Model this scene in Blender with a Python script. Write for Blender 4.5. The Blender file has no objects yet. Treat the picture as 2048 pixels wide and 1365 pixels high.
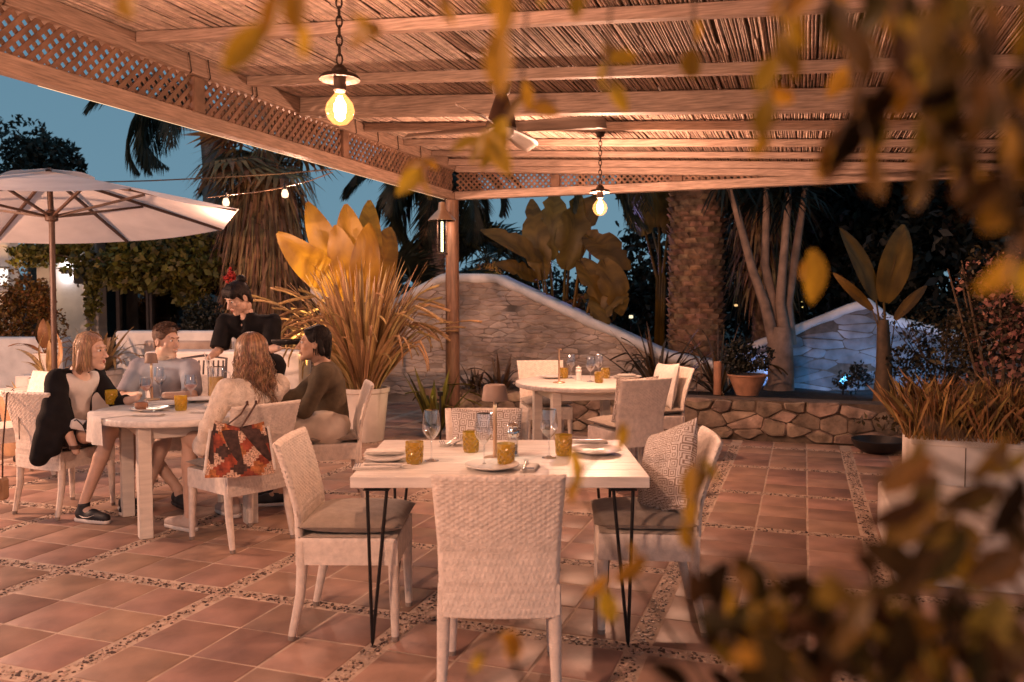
import bpy, math, random
import numpy as np
from mathutils import Vector, Matrix, noise as mnoise
PI = math.pi
S = bpy.context.scene
COL = S.collection
random.seed(7)
R0 = random.Random(11)
NR = np.random.default_rng(5)

# ------------------------------------------------------------------ camera
FPX = 1680.0; CH = 1.48; PITCH = math.atan(82.0 / FPX)
cam_d = bpy.data.cameras.new('camera'); cam = bpy.data.objects.new('camera', cam_d); COL.objects.link(cam)
cam_d.sensor_width = 36; cam_d.lens = 36 * FPX / 2048; cam_d.clip_end = 1500; cam_d.clip_start = 0.03
cam.location = (0, 0, CH); cam.rotation_euler = (PI / 2 - PITCH, 0, 0)
cam_d.dof.use_dof = True; cam_d.dof.focus_distance = 5.4; cam_d.dof.aperture_fstop = 3.2
S.camera = cam
# ------------------------------------------------------------------ sky at dusk
w = bpy.data.worlds.new('World'); S.world = w; w.use_nodes = True
nt = w.node_tree; nt.nodes.clear()
base = nt.nodes.new('ShaderNodeMix'); base.data_type = 'RGBA'; base.inputs[0].default_value = 0.93
stc = nt.nodes.new('ShaderNodeTexCoord'); ssp = nt.nodes.new('ShaderNodeSeparateXYZ'); nt.links.new(stc.outputs['Generated'], ssp.inputs[0])
smr = nt.nodes.new('ShaderNodeMapRange'); smr.inputs[1].default_value = 0.0; smr.inputs[2].default_value = 0.55; nt.links.new(ssp.outputs[2], smr.inputs[0])
dusk = nt.nodes.new('ShaderNodeMix'); dusk.data_type = 'RGBA'; dusk.inputs[6].default_value = (0.172, 0.312, 0.405, 1); dusk.inputs[7].default_value = (0.095, 0.225, 0.335, 1)
nt.links.new(smr.outputs[0], dusk.inputs[0]); nt.links.new(dusk.outputs[2], base.inputs[7])
sky = nt.nodes.new('ShaderNodeTexSky'); sky.sky_type = 'NISHITA'; sky.sun_disc = False
sky.sun_elevation = math.radians(-4); sky.sun_rotation = math.radians(150); sky.altitude = 50
sky.air_density = 1.0; sky.dust_density = 0.6; sky.ozone_density = 3.0
tint = nt.nodes.new('ShaderNodeMix'); tint.data_type = 'RGBA'; tint.blend_type = 'MULTIPLY'
tint.inputs[0].default_value = 1.0; tint.inputs[7].default_value = (1.0, 1.42, 0.95, 1)
bg = nt.nodes.new('ShaderNodeBackground'); bg.inputs[1].default_value = 1.0
wo = nt.nodes.new('ShaderNodeOutputWorld')
nt.links.new(sky.outputs[0], tint.inputs[6]); nt.links.new(tint.outputs[2], base.inputs[6]); nt.links.new(base.outputs[2], bg.inputs[0]); nt.links.new(bg.outputs[0], wo.inputs[0])
S.view_settings.view_transform = 'Standard'; S.view_settings.look = 'None'
S.view_settings.exposure = 0.0; S.view_settings.gamma = 1.0; S.view_settings.use_curve_mapping = False
S.cycles.max_bounces = 6; S.cycles.diffuse_bounces = 3; S.cycles.glossy_bounces = 3; S.cycles.transparent_max_bounces = 16
S.cycles.transmission_bounces = 4; S.cycles.caustics_reflective = False; S.cycles.caustics_refractive = False
S.cycles.sample_clamp_indirect = 4.0; S.cycles.use_denoising = True
WARM = (1.0, 0.52, 0.345)

def lamp(name, loc, power, color=WARM, r=0.025, kind='POINT', parent=None, rot=None, angle=80, blend=0.5):
    d = bpy.data.lights.new(name, kind); d.energy = power; d.color = color; d.shadow_soft_size = r
    if kind == 'SPOT': d.spot_size = math.radians(angle); d.spot_blend = blend
    o = bpy.data.objects.new(name, d); COL.objects.link(o); o.location = loc
    if rot: o.rotation_euler = rot
    if parent: o.parent = parent
    return o

# ------------------------------------------------------------------ geometry of the place
SA, CA = 0.3289, 0.9444                       # tile grid and pergola are turned 19.2 degrees from the view
ROTZ = -math.atan2(SA, CA)
def ab(a, b, z=0.0): return Vector((SA * a + CA * b, CA * a - SA * b, z))
def to_ab(v): return (SA * v[0] + CA * v[1], CA * v[0] - SA * v[1])
sp_, cp_ = math.sin(PITCH), math.cos(PITCH)
def ray(px, py):
    u = (px - 1024) / FPX; v = -(py - 682.5) / FPX
    return Vector((u, cp_ + v * sp_, -sp_ + v * cp_))
def at(px, py, d):
    r = ray(px, py); t = d / r.y
    return Vector((r.x * t, d, CH + r.z * t))
def gnd(px, py, z=0.0):
    r = ray(px, py); t = (z - CH) / r.z
    return Vector((r.x * t, r.y * t, z))
def proj(p):
    x, y, z = p[0], p[1], p[2] - CH
    f = y * cp_ - z * sp_; u = y * sp_ + z * cp_
    return (1024 + FPX * x / f, 682.5 - FPX * u / f, f) if f > 0.05 else (9e9, 9e9, f)

# ------------------------------------------------------------------ materials
def mat(name, col, rough=0.6, var=0.12, ns=12.0, bump=0.0, bs=60.0, metal=0.0, emit=None, es=0.0, alpha=None, island=0.0,
        trans=0.0, wave=None, col2=None, objrand=0.0, sheen=0.0, coords='Object', spec=0.5, stretch=None):
    m = bpy.data.materials.new(name); m.use_nodes = True
    n = m.node_tree.nodes; L = m.node_tree.links; b = n['Principled BSDF']
    tc = n.new('ShaderNodeTexCoord'); src = tc.outputs[coords]
    if stretch:
        mp = n.new('ShaderNodeMapping'); mp.inputs['Scale'].default_value = stretch; L.new(src, mp.inputs[0]); src = mp.outputs[0]
    nz = n.new('ShaderNodeTexNoise'); nz.inputs['Scale'].default_value = ns; nz.inputs['Detail'].default_value = 5
    L.new(src, nz.inputs['Vector'])
    mx = n.new('ShaderNodeMix'); mx.data_type = 'RGBA'
    c = col; c2 = col2 or tuple(x * (1 - 2.2 * var) for x in col); c1 = tuple(min(1, x * (1 + var * 1.2)) for x in col)
    mx.inputs[6].default_value = (*c1, 1); mx.inputs[7].default_value = (*c2, 1)
    rp = n.new('ShaderNodeMapRange'); rp.inputs[1].default_value = 0.3; rp.inputs[2].default_value = 0.7
    L.new(nz.outputs[0], rp.inputs[0]); L.new(rp.outputs[0], mx.inputs[0])
    out = mx.outputs[2]
    if island or objrand:
        hs = n.new('ShaderNodeHueSaturation'); L.new(out, hs.inputs['Color'])
        g = n.new('ShaderNodeNewGeometry'); oi = n.new('ShaderNodeObjectInfo')
        ad = n.new('ShaderNodeMath'); ad.operation = 'ADD'; L.new(g.outputs['Random Per Island'], ad.inputs[0]); L.new(oi.outputs['Random'], ad.inputs[1])
        fr = n.new('ShaderNodeMath'); fr.operation = 'FRACT'; L.new(ad.outputs[0], fr.inputs[0])
        mr = n.new('ShaderNodeMapRange'); k = island or objrand
        mr.inputs[3].default_value = 1 - k; mr.inputs[4].default_value = 1 + k; L.new(fr.outputs[0], mr.inputs[0])
        L.new(mr.outputs[0], hs.inputs['Value'])
        f2 = n.new('ShaderNodeMath'); f2.operation = 'MULTIPLY'; f2.inputs[1].default_value = 7.31; L.new(fr.outputs[0], f2.inputs[0])
        f3 = n.new('ShaderNodeMath'); f3.operation = 'FRACT'; L.new(f2.outputs[0], f3.inputs[0])
        m2 = n.new('ShaderNodeMapRange'); m2.inputs[3].default_value = 0.5 - 0.05 * k; m2.inputs[4].default_value = 0.5 + 0.05 * k
        L.new(f3.outputs[0], m2.inputs[0]); L.new(m2.outputs[0], hs.inputs['Hue'])
        out = hs.outputs[0]
    L.new(out, b.inputs['Base Color'])
    b.inputs['Roughness'].default_value = rough; b.inputs['Metallic'].default_value = metal
    b.inputs['Specular IOR Level'].default_value = spec
    if sheen: b.inputs['Sheen Weight'].default_value = sheen
    if emit: b.inputs['Emission Color'].default_value = (*emit, 1); b.inputs['Emission Strength'].default_value = es
    if bump:
        n2 = n.new('ShaderNodeTexNoise'); n2.inputs['Scale'].default_value = bs; n2.inputs['Detail'].default_value = 3
        L.new(src, n2.inputs['Vector']); h = n2.outputs[0]
        if wave:
            wv = n.new('ShaderNodeTexWave'); wv.inputs['Scale'].default_value = wave; wv.bands_direction = 'Z'; wv.inputs['Distortion'].default_value = 1.0
            L.new(src, wv.inputs[0]); h = wv.outputs[1]
        bp = n.new('ShaderNodeBump'); bp.inputs['Strength'].default_value = bump; bp.inputs['Distance'].default_value = 0.01
        L.new(h, bp.inputs['Height']); L.new(bp.outputs[0], b.inputs['Normal'])
    if trans:                                   # light passing through a leaf or cloth
        tl = n.new('ShaderNodeBsdfTranslucent'); L.new(out, tl.inputs[0]); ms = n.new('ShaderNodeMixShader'); ms.inputs[0].default_value = trans
        L.new(b.outputs[0], ms.inputs[1]); L.new(tl.outputs[0], ms.inputs[2]); L.new(ms.outputs[0], n['Material Output'].inputs[0])
    return m

def glassy(name, tintc=(1, 1, 1), gloss=0.12, diff=None, dfac=0.0, rough=0.02, emit=None, es=0):
    m = bpy.data.materials.new(name); m.use_nodes = True; n = m.node_tree.nodes; L = m.node_tree.links; n.clear()
    o = n.new('ShaderNodeOutputMaterial'); t = n.new('ShaderNodeBsdfTransparent'); t.inputs[0].default_value = (*tintc, 1)
    g = n.new('ShaderNodeBsdfGlossy'); g.inputs['Roughness'].default_value = rough; g.inputs[0].default_value = (1, 1, 1, 1)
    lw = n.new('ShaderNodeLayerWeight'); lw.inputs[0].default_value = 0.42
    mr = n.new('ShaderNodeMapRange'); mr.inputs[3].default_value = gloss * 0.5; mr.inputs[4].default_value = min(1, gloss * 5); L.new(lw.outputs['Facing'], mr.inputs[0])
    mx = n.new('ShaderNodeMixShader'); L.new(mr.outputs[0], mx.inputs[0]); L.new(t.outputs[0], mx.inputs[1]); L.new(g.outputs[0], mx.inputs[2])
    last = mx.outputs[0]
    if diff:
        d = n.new('ShaderNodeBsdfDiffuse'); d.inputs[0].default_value = (*diff, 1)
        tr = n.new('ShaderNodeBsdfTranslucent'); tr.inputs[0].default_value = (*diff, 1)
        m0 = n.new('ShaderNodeMixShader'); m0.inputs[0].default_value = 0.5; L.new(d.outputs[0], m0.inputs[1]); L.new(tr.outputs[0], m0.inputs[2])
        m2 = n.new('ShaderNodeMixShader'); m2.inputs[0].default_value = dfac; L.new(last, m2.inputs[1]); L.new(m0.outputs[0], m2.inputs[2]); last = m2.outputs[0]
    if emit:
        e = n.new('ShaderNodeEmission'); e.inputs[0].default_value = (*emit, 1); e.inputs[1].default_value = es
        ad = n.new('ShaderNodeAddShader'); L.new(last, ad.inputs[0]); L.new(e.outputs[0], ad.inputs[1]); last = ad.outputs[0]
    L.new(last, o.inputs[0]); return m

def emission(name, col, s):
    m = bpy.data.materials.new(name); m.use_nodes = True; n = m.node_tree.nodes; n.clear()
    o = n.new('ShaderNodeOutputMaterial'); e = n.new('ShaderNodeEmission'); e.inputs[0].default_value = (*col, 1); e.inputs[1].default_value = s
    m.node_tree.links.new(e.outputs[0], o.inputs[0]); return m

M = {}
M['white_wood'] = mat('white_wood', (0.72, 0.66, 0.58), 0.5, 0.06, 6, 0.15, 30, stretch=(1, 6, 6))
M['table_white'] = mat('table_white', (0.76, 0.71, 0.65), 0.38, 0.10, 5, 0.12, 25, stretch=(1, 10, 6))
M['rattan'] = mat('rattan', (0.80, 0.70, 0.61), 0.55, 0.08, 30, 0.35, 140)
M['rattan_wrap'] = mat('rattan_wrap', (0.77, 0.67, 0.58), 0.5, 0.08, 25, 0.16, 80, wave=32)
M['glide'] = mat('glide', (0.3, 0.24, 0.2), 0.5)
M['taupe'] = mat('taupe', (0.30, 0.245, 0.195), 0.9, 0.1, 25, 0.35, 260, sheen=0.3)
M['black_metal'] = mat('black_metal', (0.012, 0.011, 0.012), 0.45, 0.1, metal=0.3)
M['chrome'] = mat('chrome', (0.75, 0.75, 0.75), 0.12, 0.02, metal=1.0)
M['steel'] = mat('steel', (0.6, 0.58, 0.56), 0.28, 0.05, metal=1.0)
M['iron'] = mat('iron', (0.06, 0.04, 0.03), 0.6, 0.3, 40, 0.3, 90, metal=0.5)
M['terracotta_tile'] = mat('terracotta_tile', (0.335, 0.21, 0.158), 0.48, 0.16, 4, 0.3, 14, island=0.24, coords='Object')
M['mortar'] = mat('mortar', (0.50, 0.39, 0.31), 0.85, 0.12, 14, 0.4, 120)
M['pebble'] = mat('pebble', (0.44, 0.33, 0.26), 0.5, 0.1, 20, island=0.35); M['pebble_dark'] = mat('pebble_dark', (0.075, 0.045, 0.035), 0.5, 0.2, 20, island=0.5)
M['stone'] = mat('stone', (0.29, 0.215, 0.165), 0.9, 0.28, 7, 1.0, 38, island=0.4)
M['rubble'] = mat('rubble', (0.52, 0.42, 0.35), 0.92, 0.25, 1.8, 0.9, 34, island=0.16, col2=(0.19, 0.13, 0.095))
M['rubble_dim'] = mat('rubble_dim', (0.24, 0.23, 0.23), 0.92, 0.3, 3, 0.8, 26, island=0.3)
M['joint'] = mat('joint', (0.13, 0.095, 0.07), 0.95, 0.2, 12, 0.5, 50)
M['joint_pale'] = mat('joint_pale', (0.40, 0.32, 0.265), 0.95, 0.3, 2.2, 0.6, 40)
M['whitewash'] = mat('whitewash', (0.74, 0.71, 0.68), 0.85, 0.08, 6, 0.35, 25)
M['plaster'] = mat('plaster', (0.66, 0.62, 0.58), 0.9, 0.08, 3, 0.3, 30)
M['planter_white'] = mat('planter_white', (0.68, 0.62, 0.56), 0.7, 0.1, 4, 0.2, 30)
M['soil'] = mat('soil', (0.035, 0.025, 0.018), 0.95, 0.3, 15, 0.6, 40)
M['beam_wood'] = mat('beam_wood', (0.43, 0.31, 0.245), 0.6, 0.2, 7, 0.25, 18, stretch=(1, 14, 14), objrand=0.12)
M['beam_wood_b'] = mat('beam_wood_b', (0.40, 0.275, 0.205), 0.6, 0.2, 7, 0.25, 18, stretch=(14, 1, 14), objrand=0.1)
M['slat_wood'] = mat('slat_wood', (0.22, 0.125, 0.08), 0.65, 0.2, 9, 0.2, 30, island=0.15)
M['post_wood'] = mat('post_wood', (0.20, 0.105, 0.06), 0.5, 0.2, 6, 0.2, 20, stretch=(10, 10, 1))
M['reed'] = mat('reed', (0.58, 0.44, 0.36), 0.65, 0.15, 18, 0.0, island=0.3)
M['reed_back'] = mat('reed_back', (0.12, 0.07, 0.045), 0.9, 0.2, 20)
M['canopy'] = mat('canopy', (0.84, 0.79, 0.76), 0.85, 0.05, 4, 0.12, 60, trans=0.35)
M['umbrella_wood'] = mat('umbrella_wood', (0.065, 0.033, 0.022), 0.5, 0.2, 8, 0.15, 30, stretch=(8, 8, 1))
M['bulb_amber'] = glassy('bulb_amber', (1.0, 0.97, 0.91), 0.10, emit=(1.0, 0.42, 0.10), es=0.85)
M['filament'] = emission('filament', (1.0, 0.93, 0.9), 60)
M['bulb_small'] = emission('bulb_small', (1.0, 0.66, 0.40), 2.4)
M['glass'] = glassy('glass', (0.95, 0.97, 1.0), 0.24)
M['amber_glass'] = glassy('amber_glass', (0.92, 0.78, 0.26), 0.14, (0.70, 0.52, 0.05), 0.36, 0.05); M['amber_dark'] = mat('amber_dark', (0.42, 0.26, 0.03), 0.2)
M['yellow_glass'] = glassy('yellow_glass', (0.95, 0.80, 0.20), 0.14, (0.85, 0.64, 0.03), 0.5, 0.06)
M['water'] = glassy('water', (0.93, 0.97, 1.0), 0.2)
M['juice'] = mat('juice', (0.95, 0.60, 0.18), 0.3, 0.03, trans=0.25)
M['pink_drink'] = glassy('pink_drink', (1, 0.8, 0.75), 0.1, (0.8, 0.45, 0.36), 0.5)
M['porcelain'] = mat('porcelain', (0.74, 0.70, 0.66), 0.2, 0.03)
M['linen'] = mat('linen', (0.74, 0.69, 0.63), 0.9, 0.06, 30, 0.3, 220)
M['linen_stripe'] = mat('linen_stripe', (0.16, 0.18, 0.24), 0.9)
M['lamp_shade'] = mat('lamp_shade', (0.26, 0.18, 0.14), 0.55, 0.08)
M['lamp_stem'] = mat('lamp_stem', (0.62, 0.42, 0.28), 0.3, 0.05, metal=0.7)
M['fan_dark'] = mat('fan_dark', (0.10, 0.055, 0.035), 0.5, 0.1, metal=0.4)
M['fan_blade'] = mat('fan_blade', (0.30, 0.22, 0.17), 0.5, 0.1, 5, stretch=(1, 8, 1))
M['frosted'] = mat('frosted', (0.8, 0.76, 0.7), 0.3, 0.02)
# foliage
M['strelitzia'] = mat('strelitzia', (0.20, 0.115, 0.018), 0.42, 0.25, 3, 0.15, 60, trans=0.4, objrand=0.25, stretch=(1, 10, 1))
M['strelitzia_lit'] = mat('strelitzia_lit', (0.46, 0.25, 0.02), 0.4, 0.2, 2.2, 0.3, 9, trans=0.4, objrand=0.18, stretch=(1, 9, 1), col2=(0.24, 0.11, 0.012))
M['flax'] = mat('flax', (0.48, 0.32, 0.15), 0.45, 0.3, 4, objrand=0.4, trans=0.15, stretch=(8, 8, 1))
M['flax_dark'] = mat('flax_dark', (0.09, 0.055, 0.025), 0.5, 0.3, 5, objrand=0.4)
M['palm_green'] = mat('palm_green', (0.030, 0.036, 0.020), 0.5, 0.3, 6, island=0.4, trans=0.1)
M['palm_dry'] = mat('palm_dry', (0.36, 0.20, 0.09), 0.8, 0.3, 5, island=0.5, trans=0.15)
M['palm_bark'] = mat('palm_bark', (0.25, 0.145, 0.085), 0.9, 0.3, 8, 0.6, 40, island=0.4)
M['trunk_grey'] = mat('trunk_grey', (0.21, 0.17, 0.15), 0.8, 0.2, 6, 0.4, 30)
M['trunk_pale'] = mat('trunk_pale', (0.30, 0.20, 0.145), 0.75, 0.2, 7, 0.5, 30)
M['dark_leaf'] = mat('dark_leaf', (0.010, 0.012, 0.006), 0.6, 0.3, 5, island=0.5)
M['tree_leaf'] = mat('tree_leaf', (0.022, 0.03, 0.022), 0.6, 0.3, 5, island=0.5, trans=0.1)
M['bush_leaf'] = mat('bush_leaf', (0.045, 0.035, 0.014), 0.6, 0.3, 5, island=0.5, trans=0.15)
M['olive_leaf'] = mat('olive_leaf', (0.13, 0.115, 0.018), 0.6, 0.3, 5, island=0.5, trans=0.25)
M['orange_leaf'] = mat('orange_leaf', (0.20, 0.10, 0.022), 0.6, 0.3, 5, island=0.5, trans=0.2)
M['grass_plant'] = mat('grass_plant', (0.30, 0.165, 0.05), 0.6, 0.3, 5, island=0.5, trans=0.15)
M['petal'] = mat('petal', (0.42, 0.20, 0.15), 0.7, 0.2, 8, island=0.4, trans=0.3)
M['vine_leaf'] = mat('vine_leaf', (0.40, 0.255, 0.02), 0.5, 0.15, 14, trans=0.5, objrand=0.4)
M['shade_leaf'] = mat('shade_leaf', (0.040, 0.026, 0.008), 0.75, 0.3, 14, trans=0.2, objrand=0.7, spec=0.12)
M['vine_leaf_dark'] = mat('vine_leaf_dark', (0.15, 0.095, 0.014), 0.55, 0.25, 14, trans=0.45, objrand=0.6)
M['stem'] = mat('stem', (0.10, 0.06, 0.03), 0.7, 0.2)
M['clay'] = mat('clay', (0.34, 0.17, 0.10), 0.75, 0.15, 8, 0.3, 40)
M['dark_bowl'] = mat('dark_bowl', (0.02, 0.016, 0.014), 0.5)
M['dark_wall'] = mat('dark_wall', (0.02, 0.02, 0.025), 0.8)
M['speaker_grey'] = mat('speaker_grey', (0.05, 0.045, 0.05), 0.6)
# people
def skin(name, c): return mat(name, c, 0.5, 0.06, 18, 0.12, 180)
M['skin'] = skin('skin', (0.62, 0.41, 0.31)); M['skin_tan'] = skin('skin_tan', (0.47, 0.28, 0.185))
M['lips'] = mat('lips', (0.42, 0.17, 0.14), 0.4); M['eye_white'] = mat('eye_white', (0.7, 0.66, 0.62), 0.2); M['iris'] = mat('iris', (0.03, 0.02, 0.015), 0.2)
M['hair_blond'] = mat('hair_blond', (0.42, 0.26, 0.14), 0.42, 0.3, 30, island=0.4, stretch=(6, 6, 0.5))
M['hair_brown'] = mat('hair_brown', (0.27, 0.15, 0.08), 0.4, 0.3, 30, island=0.5)
M['hair_short'] = mat('hair_short', (0.11, 0.055, 0.03), 0.6, 0.3, 60, 0.7, 120, island=0.3)
M['hair_dark'] = mat('hair_dark', (0.014, 0.010, 0.009), 0.62, 0.3, 40, 0.5, 90, island=0.4, spec=0.25)
M['black_cloth'] = mat('black_cloth', (0.011, 0.010, 0.011), 0.9, 0.2, 12, 0.3, 200, spec=0.2)
M['white_cloth'] = mat('white_cloth', (0.70, 0.65, 0.62), 0.9, 0.05, 12, 0.25, 150)
M['grey_shirt'] = mat('grey_shirt', (0.30, 0.285, 0.32), 0.9, 0.06, 12, 0.25, 170)
M['dark_short'] = mat('dark_short', (0.03, 0.028, 0.03), 0.9)
M['cream_knit'] = mat('cream_knit', (0.76, 0.66, 0.56), 0.95, 0.10, 26, 0.9, 110)
M['olive_knit'] = mat('olive_knit', (0.115, 0.085, 0.05), 0.95, 0.12, 20, 0.5, 200)
M['khaki'] = mat('khaki', (0.70, 0.60, 0.50), 0.9, 0.06, 12, 0.25, 150)
M['shoe_black'] = mat('shoe_black', (0.015, 0.015, 0.018), 0.6); M['shoe_white'] = mat('shoe_white', (0.7, 0.66, 0.62), 0.6, 0.05)
M['shoe_pale'] = mat('shoe_pale', (0.55, 0.44, 0.38), 0.7, 0.08)
M['bag_red'] = mat('bag_red', (0.30, 0.06, 0.03), 0.8, 0.3, 30, 0.4, 80); M['bag_dark'] = mat('bag_dark', (0.06, 0.03, 0.025), 0.8, 0.3, 40)
M['bag_orange'] = mat('bag_orange', (0.42, 0.15, 0.05), 0.8, 0.3, 40, 0.3, 90); M['leather'] = mat('leather', (0.08, 0.035, 0.02), 0.45, 0.15)
M['bag_cream'] = mat('bag_cream', (0.55, 0.38, 0.28), 0.9, 0.5, 120, 0.4, 90, col2=(0.10, 0.05, 0.04))
M['tan_leather'] = mat('tan_leather', (0.42, 0.25, 0.14), 0.5, 0.1)

def pattern_fabric():
    m = bpy.data.materials.new('key_pattern'); m.use_nodes = True; n = m.node_tree.nodes; L = m.node_tree.links; b = n['Principled BSDF']
    tc = n.new('ShaderNodeTexCoord'); mp = n.new('ShaderNodeMapping'); mp.inputs['Scale'].default_value = (25, 25, 25); L.new(tc.outputs['Object'], mp.inputs[0])
    vo = n.new('ShaderNodeTexVoronoi'); vo.distance = 'CHEBYCHEV'; vo.voronoi_dimensions = '2D'; vo.inputs['Randomness'].default_value = 0.55; vo.inputs['Scale'].default_value = 1.0
    L.new(mp.outputs[0], vo.inputs['Vector'])
    mu = n.new('ShaderNodeMath'); mu.operation = 'MULTIPLY'; mu.inputs[1].default_value = 4.2; L.new(vo.outputs['Distance'], mu.inputs[0])
    fr = n.new('ShaderNodeMath'); fr.operation = 'FRACT'; L.new(mu.outputs[0], fr.inputs[0])
    gt = n.new('ShaderNodeMath'); gt.operation = 'GREATER_THAN'; gt.inputs[1].default_value = 0.55; L.new(fr.outputs[0], gt.inputs[0])
    mx = n.new('ShaderNodeMix'); mx.data_type = 'RGBA'; mx.inputs[6].default_value = (0.66, 0.60, 0.56, 1); mx.inputs[7].default_value = (0.27, 0.205, 0.165, 1)
    L.new(gt.outputs[0], mx.inputs[0]); L.new(mx.outputs[2], b.inputs['Base Color']); b.inputs['Roughness'].default_value = 0.9
    return m
M['key_pattern'] = pattern_fabric()

# ------------------------------------------------------------------ mesh helpers
class MB:
    def __init__(s): s.v = []; s.f = []; s.mi = []; s.cur = 0
    def add(s, vs, fs):
        o = len(s.v); s.v += [tuple(v) for v in vs]; s.f += [tuple(i + o for i in f) for f in fs]; s.mi += [s.cur] * len(fs)
    def box(s, x0, x1, y0, y1, z0, z1, mtx=None, bev=0.0):
        if bev > 0:
            c = Vector(((x0 + x1) / 2, (y0 + y1) / 2, (z0 + z1) / 2)); h = Vector(((x1 - x0) / 2, (y1 - y0) / 2, (z1 - z0) / 2)); bev = min(bev, min(h) * 0.9)
            vs = []; idx = {}
            for sx in (-1, 1):
                for sy in (-1, 1):
                    for sz in (-1, 1):
                        for ax in range(3):
                            d = [h[0] - bev, h[1] - bev, h[2] - bev]; d[ax] = h[ax]
                            idx[(sx, sy, sz, ax)] = len(vs); vs.append(c + Vector((sx * d[0], sy * d[1], sz * d[2])))
            fs = []
            for ax in range(3):
                o1, o2 = [i for i in range(3) if i != ax]
                for sg in (-1, 1):
                    q = []
                    for (p, r) in ((-1, -1), (1, -1), (1, 1), (-1, 1)):
                        k = [0, 0, 0]; k[ax] = sg; k[o1] = p; k[o2] = r; q.append(idx[(*k, ax)])
                    fs.append(q if (sg > 0) != (ax == 1) else q[::-1])
            for ax in range(3):
                o1, o2 = [i for i in range(3) if i != ax]
                for p in (-1, 1):
                    for r in (-1, 1):
                        k0 = [0, 0, 0]; k1 = [0, 0, 0]; k0[ax] = -1; k1[ax] = 1; k0[o1] = k1[o1] = p; k0[o2] = k1[o2] = r
                        fs.append([idx[(*k0, o1)], idx[(*k1, o1)], idx[(*k1, o2)], idx[(*k0, o2)]])
            for sx in (-1, 1):
                for sy in (-1, 1):
                    for sz in (-1, 1): fs.append([idx[(sx, sy, sz, i)] for i in range(3)])
        else:
            vs = [Vector((x, y, z)) for x in (x0, x1) for y in (y0, y1) for z in (z0, z1)]
            fs = [(0, 1, 3, 2), (4, 6, 7, 5), (0, 4, 5, 1), (2, 3, 7, 6), (0, 2, 6, 4), (1, 5, 7, 3)]
        if mtx: vs = [mtx @ v for v in vs]
        s.add(vs, fs); return s
    def bar(s, p, q, wd, ht, up=(0, 0, 1), bev=0.0):
        p = Vector(p); q = Vector(q); d = (q - p); L = d.length; d.normalize(); u = Vector(up)
        x = d.cross(u)
        if x.length < 1e-5: x = d.cross(Vector((1, 0, 0)))
        x.normalize(); u = x.cross(d)
        m = Matrix((( x[0], d[0], u[0], p[0]), (x[1], d[1], u[1], p[1]), (x[2], d[2], u[2], p[2]), (0, 0, 0, 1)))
        return s.box(-wd / 2, wd / 2, 0, L, -ht / 2, ht / 2, m, bev)
    def tube(s, pts, rad, n=8, cap=True, flat=1.0):
        pts = [Vector(p) for p in pts]; k = len(pts)
        if not hasattr(rad, '__len__'): rad = [rad] * k
        vs = []; fs = []; ref = None
        for i, p in enumerate(pts):
            t = (pts[min(i + 1, k - 1)] - pts[max(i - 1, 0)]); t = t.normalized() if t.length > 1e-9 else Vector((0, 0, 1))
            if ref is None: ref = t.cross(Vector((0, 0, 1)) if abs(t.z) < 0.9 else Vector((1, 0, 0))).normalized()
            x = (ref - t * ref.dot(t)); x = x.normalized() if x.length > 1e-6 else t.orthogonal().normalized(); ref = x; y = t.cross(x)
            for j in range(n):
                a = 2 * PI * j / n; vs.append(p + (x * math.cos(a) + y * math.sin(a) * flat) * rad[i])
        for i in range(k - 1):
            for j in range(n): fs.append((i * n + j, i * n + (j + 1) % n, (i + 1) * n + (j + 1) % n, (i + 1) * n + j))
        if cap: fs.append(tuple(range(n))[::-1]); fs.append(tuple(range((k - 1) * n, k * n)))
        s.add(vs, fs); return s
    def lathe(s, prof, n=20, c=(0, 0, 0), sy=1.0, mod=None):
        vs = []; fs = []
        for i, (r, z) in enumerate(prof):
            for j in range(n):
                a = 2 * PI * j / n; rr = r + (mod(a, z, r) if mod else 0); vs.append((c[0] + rr * math.cos(a), c[1] + rr * math.sin(a) * sy, c[2] + z))
        for i in range(len(prof) - 1):
            for j in range(n): fs.append((i * n + j, i * n + (j + 1) % n, (i + 1) * n + (j + 1) % n, (i + 1) * n + j))
        if prof[0][0] > 1e-4: fs.append(tuple(range(n))[::-1])
        if prof[-1][0] > 1e-4: fs.append(tuple(range((len(prof) - 1) * n, len(prof) * n)))
        s.add(vs, fs); return s
    def quad(s, *vs): s.add(vs, [tuple(range(len(vs)))]); return s
    def data(s, name, mats, smooth=False):
        me = bpy.data.meshes.new(name); me.from_pydata(s.v, [], s.f)
        for m in (mats if isinstance(mats, (list, tuple)) else [mats]): me.materials.append(M[m] if isinstance(m, str) else m)
        if any(s.mi): me.polygons.foreach_set('material_index', s.mi)
        if smooth:
            me.polygons.foreach_set('use_smooth', [True] * len(me.polygons))
            if smooth != 'all': 
                try: me.set_sharp_from_angle(angle=math.radians(38))
                except Exception: pass
        me.update(); return me
    def obj(s, name, mats, parent=None, loc=(0, 0, 0), rot=(0, 0, 0), smooth=True): return place(name, s.data(name, mats, smooth), parent, loc, rot)

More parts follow.
